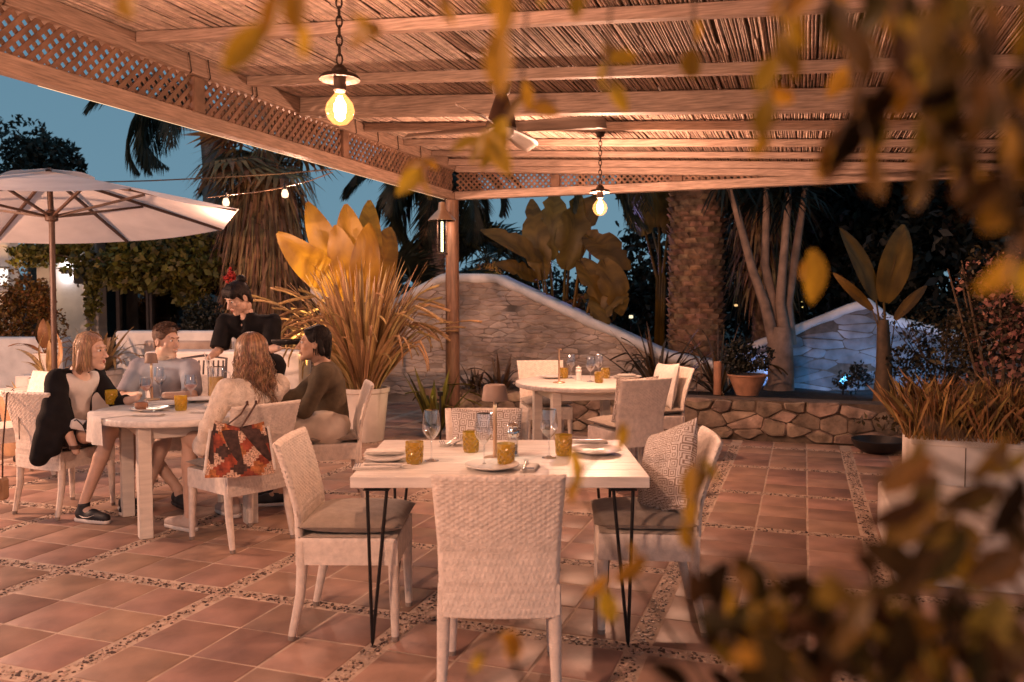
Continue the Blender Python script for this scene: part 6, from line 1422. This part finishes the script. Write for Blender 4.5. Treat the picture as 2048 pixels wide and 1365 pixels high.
lb = thing('low_planter', 'low white block planter in front of the tall white planter box', 'planter', (0, 0, 0), ROTZ); q = MB(); q.box(.47, 2.6, 4.75, 5.925, 0, .30, bev=.012); q.obj('box', 'planter_white', lb)
db = thing('dark_bowl', 'wide flat black bowl on the tiles beside the white planter box', 'bowl', gnd(1757, 905)); q = MB(); q.lathe([(.0001, 0), (.14, 0), (.22, .05), (.255, .125), (.245, .13), (.20, .06), (.0001, .04)], 30); q.obj('bowl_body', 'dark_bowl', db)
fb = thing('flowering_bush', 'tall flowering bush with pinkish blossoms at the right edge', 'bush', Vector((gx(2010, 6.9).x, 6.9, .3)))
q = MB()
for k in range(9): ph = k * .7; q.tube([(0, 0, 0), (math.cos(ph) * .2, math.sin(ph) * .2, .6), (math.cos(ph) * .45, math.sin(ph) * .3, 1.2 + .06 * k)], [.02, .014, .006], 6)
q.obj('branches', 'stem', fb); leaf_cloud('foliage', (.05, 0, .95), (.62, .5, .75), 3800, .055, 'bush_leaf', fb, 93, 30); leaf_cloud('blossoms', (.12, -.1, 1.0), (.60, .5, .72), 1800, .05, 'petal', fb, 94, 34, .9)
mb_ = thing('twiggy_shrub', 'twiggy shrub with small leaves before the blue lit wall', 'bush', Vector((gx(1890, 9.4).x, 9.4, .3))); leaf_cloud('foliage', (0, 0, .66), (.72, .4, .52), 2600, .06, 'bush_leaf', mb_, 96, 26); q = MB()
for k in range(14): ph = k * .9; q.tube([(0, 0, 0), (math.cos(ph) * .25, math.sin(ph) * .15, .5), (math.cos(ph) * .6, math.sin(ph) * .3, .85 + .02 * k)], [.012, .008, .003], 5)
q.obj('branches', 'stem', mb_)
ms = thing('twiggy_shrub', 'small dark shrub low before the blue lit wall beside the V leaves', 'bush', Vector((gx(1715, 10.2).x, 10.2, .3))); leaf_cloud('foliage', (0, 0, .25), (.26, .2, .22), 500, .05, 'dark_leaf', ms, 97, 12)
# assumed blue garden lights, fixtures unseen, washing the right wall
for k, (px, d, pw, cl) in enumerate(((1690, 10.3, 13, (.10, .42, 1.0)), (1890, 9.6, 16, (.12, .45, 1.0)), (1520, 11.3, 3, (.2, .4, 1.0)))):
    p = Vector((gx(px, d).x, d, .48)); us = thing('garden_spotlight', ['black garden spotlight shining blue on the wall by the pale stems', 'black garden spotlight shining blue behind the twiggy shrub', 'black garden spotlight near the low end of the blue wall'][k], 'garden light', (p.x, p.y, .28)); q = MB(); q.tube([(0, 0, 0), (0, 0, .10)], .012, 8); q.lathe([(.0001, .10), (.04, .10), (.05, .16), (.045, .16), (.0001, .14)], 16); q.obj('spike_and_head', 'black_metal', us)
    lamp('blue_garden_light', p + Vector((0, 0, .02)), pw * 4, cl, .04, 'SPOT', None, (math.radians(84), 0, math.radians((-24, 8, -10)[k])), (100, 110, 130)[k], .8)
lamp('violet_cap_light', Vector((gx(1180, 13.5).x, 13.5, 2.4)), 26, (.55, .42, 1.0), .05)  # assumed violet source, unseen, colouring the white cap of the sloping wall
us = thing('pole_light', 'garden pole light with violet glow behind the sloping wall', 'garden light', (gx(1180, 13.5).x, 13.56, 0)); q = MB(); q.tube([(0, 0, 0), (0, 0, 2.4)], .02, 8); q.obj('pole', 'black_metal', us); q = MB(); q.lathe([(.0001, 2.42), (.06, 2.43), (.07, 2.46), (.0001, 2.5)], 16); q.obj('head', 'black_metal', us)
# distant lit specks in the dark garden
for k, (px, py, d, c_, w_, h_) in enumerate(((1472, 611, 15, (1, .6, .25), .05, .04), (1605, 607, 15.2, (1, .75, .25), .02, .16), (1262, 634, 14, (1, .85, .55), .06, .05), (1570, 595, 16, (1, .8, .3), .02, .1), (1513, 638, 15, (.75, .2, 1), .07, .03))):
    p = at(px, py, d); t = thing('garden_lantern', ['faint amber lantern glowing right of the massive palm', 'narrow yellow light strip behind the pale stems', 'small pale lantern above a yellow ledge left of the palm', 'faint vertical yellow glow between the pale stems', 'tiny violet light in the dark garden'][k], 'lantern', (p.x, p.y, 0)); q = MB(); q.box(-.012, .012, -.012, .012, 0, p.z - h_ / 2 - .012); q.box(-w_ / 2 - .012, w_ / 2 + .012, -.04, .04, p.z - h_ / 2 - .012, p.z - h_ / 2 - .002); q.obj('stand', 'black_metal', t); q = MB(); q.box(-w_ / 2, w_ / 2, -.03, .03, p.z - h_ / 2, p.z + h_ / 2, bev=.008); q.obj('lit_glass', emission('lit_%d' % k, c_, 1.4), t)

# ================================================================== LEFT BACKGROUND
# white house with pillar, dark opening and vine
hs = thing('white_house', 'low white house with a pillar and dark glazed opening behind the parasol', 'house', (0, 0, 0))
def hp(px, d): return gx(px, d).x
q = MB(); q.box(-16, hp(18, 13.4), 13.4, 13.7, 0, 2.42); q.box(-16, hp(18, 13.4) + .06, 13.36, 13.398, 2.34, 2.46, bev=.01); q.obj('near_wall', 'plaster', hs)
q = MB(); q.box(hp(18, 13.4) + .002, hp(118, 14.2), 14.2, 14.5, 0, 2.55); q.obj('back_wall', 'plaster', hs)
q = MB(); q.box(hp(112, 13.6), hp(172, 13.6), 13.6, 14.199, 0, 2.5, bev=.01); q.obj('pillar', 'plaster', hs)
q = MB(); q.box(hp(172, 13.6) + .002, hp(196, 13.9), 13.9, 14.2, 0, 2.5, bev=.01); q.obj('pillar', 'plaster', hs)
q = MB(); q.box(hp(196, 14.6), hp(470, 14.6), 14.62, 14.8, 0, 2.6); q.obj('dark_wall', 'dark_wall', hs)
for px in (235, 295, 300, 372):
    q = MB(); x = hp(px, 14.5); q.box(x - .03, x + .03, 14.5, 14.6, 0, 2.4); q.obj('door_frame', 'speaker_grey', hs)
q = MB(); q.box(hp(196, 14.55), hp(470, 14.55), 14.55, 14.595, .0, 2.38); q.obj('glazing', glassy('dark_glazing', (.25, .27, .32), .10), hs)
q = MB(); q.box(-16, hp(470, 14.0), 13.35, 16.5, 2.62, 2.80); q.obj('roof_slab', 'plaster', hs)
q = MB(); q.box(hp(200, 13.2) , hp(455, 13.2), 13.15, 13.27, 2.05, 2.2); q.obj('pergola_beam', 'post_wood', hs)
vn = thing('house_vine', 'dense green vine hanging over the dark opening of the white house', 'vine', (hp(320, 13.1), 13.1, 0))
leaf_cloud('foliage', (.1, -.05, 2.02), (1.35, .4, .52), 5200, .12, 'olive_leaf', vn, 141, 40, .8, .4); leaf_cloud('hanging_spray', (-1.02, -.1, 1.55), (.14, .14, .55), 420, .09, 'olive_leaf', vn, 142, 14, .8); leaf_cloud('hanging_spray', (-1.9, .1, 2.25), (.75, .25, .22), 1300, .10, 'olive_leaf', vn, 143, 18, .8); leaf_cloud('hanging_spray', (.55, -.1, 1.55), (.3, .15, .28), 500, .1, 'olive_leaf', vn, 144, 14, .8)
q = MB()
for k in range(8): q.tube([(-2.2 + .5 * k, .05, 2.2), (-1.9 + .5 * k, .0, 2.05 + .1 * (k % 2)), (-1.7 + .5 * k, -.05, 2.15)], .012, 5)
q.obj('stems', 'stem', vn)
# wall lamp lighting up and down, speaker and square lantern
wp = at(131, 543, 13.55); wl = thing('wall_lamp', 'small wall lamp throwing white light up and down the pillar', 'wall lamp', wp); q = MB(); q.box(-.045, .045, -.06, .04, -.05, .05, bev=.01); q.obj('lamp_body', 'speaker_grey', wl)
for sg in (1, -1): lamp('wall_lamp_beam', wp + Vector((0, -.03, .07 * sg)), 2.6, (.95, .92, 1.0), .02)
spk = thing('wall_speaker', 'dark box loudspeaker bracketed to the white pillar', 'loudspeaker', at(165, 548, 13.3)); q = MB(); q.box(-.10, .10, -.1, .1, -.16, .16, bev=.015); q.obj('cabinet', 'speaker_grey', spk); q = MB(); q.box(-.085, .085, -.107, -.1005, -.145, .145, bev=.003); q.obj('grille', 'black_metal', spk); q = MB(); q.tube([(-.1, .05, -.12), (-.16, .16, -.2), (-.2, .25, -.2)], .015, 6); q.obj('bracket', 'black_metal', spk)
ln = thing('house_lantern', 'square lit lantern on the white wall at the left edge', 'lantern', at(4, 553, 13.2)); q = MB(); q.box(-.09, .07, -.06, .06, -.14, .12, bev=.02); q.obj('lit_glass', emission('lantern_glow', (1, .85, .75), 1.6), ln); q = MB(); q.box(-.1, .08, -.07, .07, .122, .15, bev=.01); q.box(-.1, .08, -.07, .17, -.17, -.142, bev=.01); q.obj('cap', 'speaker_grey', ln)
lamp('house_lantern_light', at(10, 560, 13.0) + Vector((0, -.15, 0)), 20, (1, .55, .25), .06)
rb = thing('round_shrub', 'round clipped shrub glowing orange before the white wall', 'bush', Vector((hp(45, 12.3), 12.3, 0))); leaf_cloud('foliage', (0, 0, 1.05), (.52, .45, .80), 9000, .06, 'orange_leaf', rb, 145, 40, .7, .8)
rb2 = thing('round_shrub', 'round dark green shrub beside the waitress', 'bush', Vector((hp(410, 11.5), 11.5, 0))); leaf_cloud('foliage', (0, 0, 1.05), (.24, .24, .5), 3500, .06, 'dark_leaf', rb2, 146, 26, .7, .8)
# low white garden walls
def low_wall(label, x0, x1, y, h, th=.3, stonex=None, rz=0):
    t = thing('low_white_wall', label, 'wall', (0, 0, 0)); q = MB(); q.box(x0, x1, y, y + th, 0, h, bev=.025); q.obj('wall_body', 'whitewash', t); return t
low_wall('low rounded white wall in the middle distance behind the laughing man', hp(228, 10.8), hp(470, 10.8), 10.8, 1.08)
low_wall('white bench wall right behind the laughing man', hp(285, 9.4), hp(600, 9.4), 9.4, .90, .5)
low_wall('low white wall behind the potted plants at the left', hp(-120, 11.2), hp(120, 11.2), 11.2, .98)
q = MB(); x0, x1 = hp(288, 10.75), hp(460, 10.75); q.box(x0, x1, 10.70, 10.795, .78, .96, bev=.02); so2 = thing('stone_band', 'rough stone band set in the low white wall', 'stone band', (0, 0, 0)); q.obj('band', 'rubble', so2)
# potted plants at the left
def potted_paddle(label, p, seed, n, L, W, m, pr, ph_, potm='planter_white'):
    t = thing('potted_plant', label, 'potted plant', p); pot(t, pr * .75, pr, ph_, potm); rg = random.Random(seed)
    for k in range(n):
        ph = 2 * PI * k / n + rg.uniform(-.3, .3); el = rg.uniform(.5, 1.25); d = Vector((math.cos(ph) * math.cos(el), math.sin(ph) * math.cos(el), math.sin(el))); b = Vector((0, 0, ph_ * .9)) + d * .22 * L; paddle('leaf', b, d, Vector((0, 0, 1)) if el < 1 else Vector((math.cos(ph), math.sin(ph), .2)), L * rg.uniform(.6, 1), W, m, t, seed + k, .6, [Vector((0, 0, ph_ * .85)), b * .6 + Vector((0, 0, ph_ * .36)), b])
    return t
potted_paddle('tall white pot with a few broad pale leaves behind the parasol pole', Vector((hp(88, 9.7), 9.7, .62)), 150, 6, .42, .12, 'grass_plant', .125, .25)
potted_paddle('white pot with a slim leafed plant before the low white wall', Vector((hp(95, 8.9), 8.9, 0)), 152, 7, .5, .08, 'flax', .2, .66)
q = MB(); q.box(hp(45, 9.7), hp(128, 9.7), 9.5, 9.95, 0, .62, bev=.01); t_ = thing('white_plinth', 'square white plinth carrying the tall white pot', 'plinth', (0, 0, 0)); q.obj('block', 'whitewash', t_)
spiky('spreading spiky plant with brown sword leaves left of the white bench wall', Vector((hp(196, 9.9), 9.9, .60)), 60, .66, 'flax', 155, 'agave_plant', .95, .075)
t_ = thing('plant_pot', 'white pot under the spreading spiky plant', 'pot', Vector((hp(196, 9.9), 9.9, 0))); pot(t_, .2, .25, .66)
spiky('thin leaved potted plant near the parasol pole', Vector((hp(60, 8.2), 8.2, .3)), 26, .5, 'flax', 157, 'agave_plant', .9, .05)
# second furniture group at the far left edge
c12 = chair(-4.15, 6.9, (-.6, -.8), 'white rattan chair half cut by the left picture edge'); 
rnd = thing('round_pouf', 'round pale wicker stool with cushion behind the blond woman chair', 'stool', gnd(50, 905)); q = MB(); q.lathe([(.0001, 0), (.19, 0), (.20, .03), (.185, .3), (.215, .52), (.21, .56), (.0001, .56)], 28); q.obj('wicker_body', 'tan_leather', rnd); q = MB(); q.lathe([(.0001, .563), (.2, .563), (.215, .59), (.2, .625), (.0001, .645)], 28); q.obj('pad', 'linen', rnd)
# dark striped lounge chair behind the laughing man
lc = thing('lounge_chair', 'dark slatted lounge chair behind the jug', 'chair', gnd(405, 890)); 
for k in range(9): q = MB(); q.tube([(-.2 + .05 * k, .0, .40), (-.2 + .05 * k, .08, .86)], .009, 6); q.obj('slat', 'speaker_grey', lc)
q = MB(); q.tube([(-.23, 0, 0), (-.23, 0, .45), (-.23, .09, .88), (.0, .11, .91), (.23, .09, .88), (.23, 0, .45), (.23, 0, 0)], .014, 8); q.box(-.23, .23, -.45, .02, .38, .42, bev=.01); q.tube([(-.22, -.43, 0), (-.22, -.43, .4)], .014, 8); q.tube([(.22, -.43, 0), (.22, -.43, .4)], .014, 8); q.obj('frame', 'speaker_grey', lc)
# added pole lantern, unseen beyond the left edge, brightening the parasol underside
pp = Vector((-5.9, 6.0, 0)); pt_ = thing('pole_lantern', 'black pole lantern with frosted globe standing left of the parasol', 'lantern', pp); q = MB(); q.lathe([(.0001, 0), (.14, 0), (.14, .02), (.03, .05), (.022, 1.55), (.05, 1.6), (.0001, 1.6)], 16); q.obj('pole', 'black_metal', pt_)
q = MB(); q.lathe([(.04, 1.6), (.10, 1.66), (.125, 1.75), (.10, 1.85), (.04, 1.90), (.0001, 1.91)], 20); q.obj('globe', 'bulb_amber', pt_); lamp('pole_lantern_light', (0, 0, 1.75), 760, WARM, .06, parent=pt_)
# red lantern flower behind the waitress
rf = thing('red_flower', 'red flower head on a tall stem above the waitress hair', 'flower', Vector((hp(459, 10.4), 10.4, 0))); q = MB(); q.tube([(0, 0, 0), (.01, 0, 1.72)], .012, 6); q.obj('stalk', 'stem', rf); leaf_cloud('petals', (0, 0, 1.78), (.07, .07, .10), 120, .05, mat('red_petal', (.5, .05, .04), .6, trans=.2), rf, 160, 8, .8)
# string lights
sl = thing('string_lights', 'sagging cable with two bare bulbs between parasol and pergola', 'string lights', (0, 0, 0)); P = [at(415, 396, 8.3), at(452, 391, 8.2), at(520, 384, 8.0), at(570, 374, 7.9), at(620, 362, 7.7), at(665, 345, 7.5)]; q = MB(); q.tube(P, .0045, 6); q.obj('cable', 'tan_leather', sl)
for px, py, d in ((452, 405, 8.2), (570, 388, 7.9)):
    p = at(px, py, d); q = MB(); q.lathe([(.0001, -.04), (.028, -.03), (.034, 0), (.022, .035), (.0001, .045)], 14, tuple(p)); q.obj('bulb', 'bulb_small', sl); q = MB(); q.lathe([(.014, .04), (.016, .09), (.0001, .1)], 10, tuple(p)); q.obj('bulb_socket', 'black_metal', sl); lamp('string_bulb_light', p + Vector((.06, .10, -.02)), 60, WARM, .03)
cb = thing('power_cable', 'thin dark overhead cable crossing the dusk sky above the parasol', 'cable', (0, 0, 0)); q = MB(); q.tube([at(150, 366, 10), at(300, 362, 9.8), at(430, 356, 9.6), at(560, 348, 9.4), at(700, 336, 9.2)], .008, 6); q.obj('wire', 'stem', cb)
# bell lantern by the post
bl = thing('bell_lantern', 'metal bell shaded lantern with glowing tube hanging by the round post', 'lantern', at(884, 442, 9.3)); q = MB(); q.lathe([(.155, 0), (.15, .012), (.09, .075), (.045, .12), (.035, .2), (.0001, .21), (.0001, .19), (.03, .118), (.08, .07), (.148, .0)], 28); q.obj('bell_shade', 'lamp_stem', bl)
q = MB(); q.tube([(0, 0, -.34), (0, 0, -.01)], .013, 8); q.obj('light_tube', emission('tube_glow', (1, .92, .5), 3.2), bl); q = MB(); q.tube([(.05, 0, 0), (.05, 0, -.36)], .006, 6); q.tube([(-.05, 0, 0), (-.05, 0, -.36)], .006, 6); q.lathe([(.0001, -.37), (.06, -.37), (.06, -.355), (.0001, -.355)], 14); q.tube([(0, 0, .2), (.12, .1, .33), (.2, .2, .4)], .008, 6); q.obj('cage', 'iron', bl)
lamp('bell_light', at(884, 450, 9.3) + Vector((0, -.05, -.03)), 5, WARM, .02)
# lamps on the tables shed a small pool of light
for p in (tg(990, 918), tg(304, 800)): lamp('table_lamp_light', p + Vector((0, 0, .262)), 3.5, (1.0, .82, .62), .02)
# ================================================================== CREEPERS CLOSE TO THE VIEWER
def vine_leaf_data(k, m):
    rg = random.Random(200 + k); V = []; F = []; n = 6; curl = rg.uniform(.2, .9); L = 1.0; W = rg.uniform(.36, .58)
    for i in range(n + 1):
        t = i / n; wd = W * math.sin(PI * min(1, .06 + t * .94)) ** .8; y = L * t; z = -curl * t * t * .35
        for j in range(5): u = -1 + j / 2; V.append((u * wd * .5, y, z + abs(u) * wd * .22 + .03 * math.sin(4 * t + k)))
    for i in range(n):
        for j in range(4): a = i * 5 + j; F.append((a, a + 1, a + 6, a + 5))
    return np_mesh('leaf', V, F, m, True)
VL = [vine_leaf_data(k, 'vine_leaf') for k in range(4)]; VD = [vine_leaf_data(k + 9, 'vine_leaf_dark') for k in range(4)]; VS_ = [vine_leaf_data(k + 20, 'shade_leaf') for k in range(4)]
def leaf_at(t, p, d, L, ML, rg):
    B = basis(d, (rg.uniform(-1, 1), -1, rg.uniform(-.3, 1))); o = place('leaf', ML[rg.randrange(4)], t); o.matrix_local = Matrix.Translation(Vector(p) - t.location) @ B.to_4x4() @ Matrix.Scale(L, 4); return o
NEAR = .62                                     # the creepers hang within arm's reach of the lens
def px_leaf(t, x0, y0, x1, y1, d, ML, rg, dd=.0):
    d *= NEAR; dd *= NEAR
    a = at(x0, y0, d); b = at(x1, y1, d + dd); leaf_at(t, a, b - a, (b - a).length, ML, rg)
def strand(t, pts, d, m='stem', r=.0025):
    d *= NEAR; r *= NEAR; q = MB(); q.tube([at(px, py, d) - t.location for px, py in pts], r, 6); q.obj('vine_stem', m, t)
rg = random.Random(300)
vt = thing('hanging_vine', 'orange leaved creeper dangling close to the viewer across the reed roof', 'vine', at(1000, -300, .95))
# explicit leaves (from, to) read off the picture
for x0, y0, x1, y1, d in ((560, -10, 520, 75, .75), (530, 50, 440, 145, .78), (595, -20, 590, 60, .8), (598, 40, 610, 125, .8), (700, 30, 765, 80, .9), (765, 60, 690, 85, .9), (890, -20, 905, 55, .95), (1000, -30, 1005, 80, .82), (1000, 60, 1000, 195, .82), (1010, -10, 960, 25, .85), (1075, -20, 1085, 22, .95), (1160, -10, 1150, 35, 1.0), (1215, 80, 1225, 130, 1.1), (1210, 125, 1280, 110, 1.1), (1215, 125, 1200, 190, 1.1), (1222, 160, 1255, 228, 1.1), (1385, 40, 1395, 100, 1.1), (1388, 95, 1375, 170, 1.1), (1045, 160, 1060, 225, 1.2), (1060, 215, 1120, 222, 1.2), (1050, 190, 1010, 240, 1.2), (250, -20, 262, 35, .85), (1010, 235, 985, 330, 1.15), (985, 262, 935, 330, 1.15), (975, 270, 1020, 350, 1.15), (960, 275, 900, 300, 1.15), (1000, 275, 960, 340, 1.15), (845, 325, 790, 360, 1.3), (850, 330, 845, 400, 1.3), (842, 320, 880, 335, 1.3), (838, 340, 800, 385, 1.3)):
    px_leaf(vt, x0, y0, x1, y1, d, VL, rg, rg.uniform(-.05, .05))
for pts, d in (([(565, -200), (560, 0), (530, 55)], .77), ([(600, -200), (598, 60)], .8), ([(720, -200), (700, 30)], .9), ([(1000, -200), (1003, 0), (1000, 140)], .83), ([(1215, -200), (1222, 0), (1214, 130), (1230, 180)], 1.1), ([(1385, -200), (1388, 100)], 1.1), ([(1060, -200), (1050, 100), (1040, 190), (985, 270), (845, 325)], 1.18), ([(890, -200), (893, 10)], .95), ([(250, -200), (252, -10)], .85), ([(1080, -200), (1078, -10)], .95), ([(1158, -200), (1158, 0)], 1.0)): strand(vt, pts, d)
# strands at the upper right, thickening to a mass at the right edge
vr = thing('hanging_vine', 'thick curtain of dull orange creeper strands hanging at the upper right', 'vine', at(1800, -300, 1.0))
def strand_leaves(t, x, y0, y1, d, n, ML, sz, sway=25):
    ph = rg.uniform(0, 6); pts = [(x + sway * math.sin(ph + 2.2 * i / 6), y0 + (y1 - y0) * i / 6) for i in range(7)]; strand(t, [(x, -250)] + pts if y0 < 50 else pts, d)
    for k in range(n):
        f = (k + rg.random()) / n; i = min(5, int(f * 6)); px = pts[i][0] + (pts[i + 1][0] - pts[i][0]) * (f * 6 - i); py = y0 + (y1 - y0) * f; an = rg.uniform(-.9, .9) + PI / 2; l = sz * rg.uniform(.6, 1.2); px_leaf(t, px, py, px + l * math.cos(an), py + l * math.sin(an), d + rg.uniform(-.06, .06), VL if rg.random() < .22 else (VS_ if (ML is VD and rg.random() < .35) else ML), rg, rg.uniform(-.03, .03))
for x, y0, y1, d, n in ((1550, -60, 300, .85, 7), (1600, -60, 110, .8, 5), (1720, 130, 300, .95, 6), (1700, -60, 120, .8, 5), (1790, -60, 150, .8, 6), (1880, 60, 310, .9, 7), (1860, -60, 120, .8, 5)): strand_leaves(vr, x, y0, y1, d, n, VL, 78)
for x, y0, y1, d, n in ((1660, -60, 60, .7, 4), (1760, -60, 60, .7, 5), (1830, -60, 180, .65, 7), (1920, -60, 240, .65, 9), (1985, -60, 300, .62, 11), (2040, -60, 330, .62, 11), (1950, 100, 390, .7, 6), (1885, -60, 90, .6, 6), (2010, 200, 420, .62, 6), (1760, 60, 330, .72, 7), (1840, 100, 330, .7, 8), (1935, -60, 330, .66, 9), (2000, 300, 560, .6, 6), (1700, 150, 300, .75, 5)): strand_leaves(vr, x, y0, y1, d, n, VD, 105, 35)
for x0, y0, x1, y1, d in ((1905, 300, 1975, 360, .75), (1975, 345, 1960, 420, .75), (1915, 320, 1925, 400, .75), (1840, 380, 1835, 420, 1.1), (1865, 310, 1870, 350, 1.0), (1620, 500, 1640, 610, 1.15), (1615, 520, 1600, 560, 1.15)): px_leaf(vr, x0, y0, x1, y1, d, VL, rg)
# shrub close at the lower right
vb = thing('close_shrub', 'blurred leafy shrub filling the lower right corner close to the viewer', 'bush', at(2000, 1500, .8))
for x0, y0, x1, y1, d in ((1240, 845, 1250, 905, 1.2), (1140, 900, 1160, 985, 1.1), (1150, 960, 1140, 1010, 1.1), (1290, 1110, 1230, 1170, 1.0), (1215, 1150, 1170, 1200, 1.0), (1210, 1180, 1225, 1250, 1.0), (1390, 930, 1370, 1010, .95), (1420, 940, 1380, 985, .95), (1385, 1000, 1375, 1060, .95), (1000, 1270, 1050, 1300, .9), (960, 1300, 945, 1350, .9), (1020, 1260, 1030, 1330, .9), (1400, 920, 1440, 960, .95), (1365, 1050, 1385, 1110, .95), (1255, 1085, 1275, 1125, 1.0)): px_leaf(vb, x0, y0, x1, y1, d, VL, rg)
for pts, d in (([(1700, 1500), (1500, 1350), (1385, 1100), (1400, 920)], .95), ([(1500, 1500), (1330, 1250), (1240, 1120), (1150, 960), (1245, 850)], 1.05), ([(1100, 1500), (1020, 1300), (950, 1310)], .9)): strand(vb, pts, d)
for k in range(150):
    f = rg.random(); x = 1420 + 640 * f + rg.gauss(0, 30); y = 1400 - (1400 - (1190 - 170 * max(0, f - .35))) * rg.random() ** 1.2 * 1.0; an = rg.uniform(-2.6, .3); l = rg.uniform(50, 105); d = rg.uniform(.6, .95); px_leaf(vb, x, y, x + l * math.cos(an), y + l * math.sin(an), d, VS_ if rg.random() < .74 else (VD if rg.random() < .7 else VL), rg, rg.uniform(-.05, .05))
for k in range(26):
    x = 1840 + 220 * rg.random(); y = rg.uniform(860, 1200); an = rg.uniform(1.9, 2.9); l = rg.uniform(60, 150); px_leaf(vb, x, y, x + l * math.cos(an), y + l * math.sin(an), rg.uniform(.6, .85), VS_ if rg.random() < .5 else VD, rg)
for k in range(16): x = 1450 + 40 * k; strand(vb, [(x + 120, 1500), (x + 50, 1350), (x + rg.uniform(-50, 30), rg.uniform(1080, 1250))], .75)
for k in range(7): x = 2060; y = 850 + 70 * k; strand(vb, [(x + 40, y + 220), (x - 60, y + 60), (x - 210, y - 40 + rg.uniform(-40, 40))], .75, r=.003)
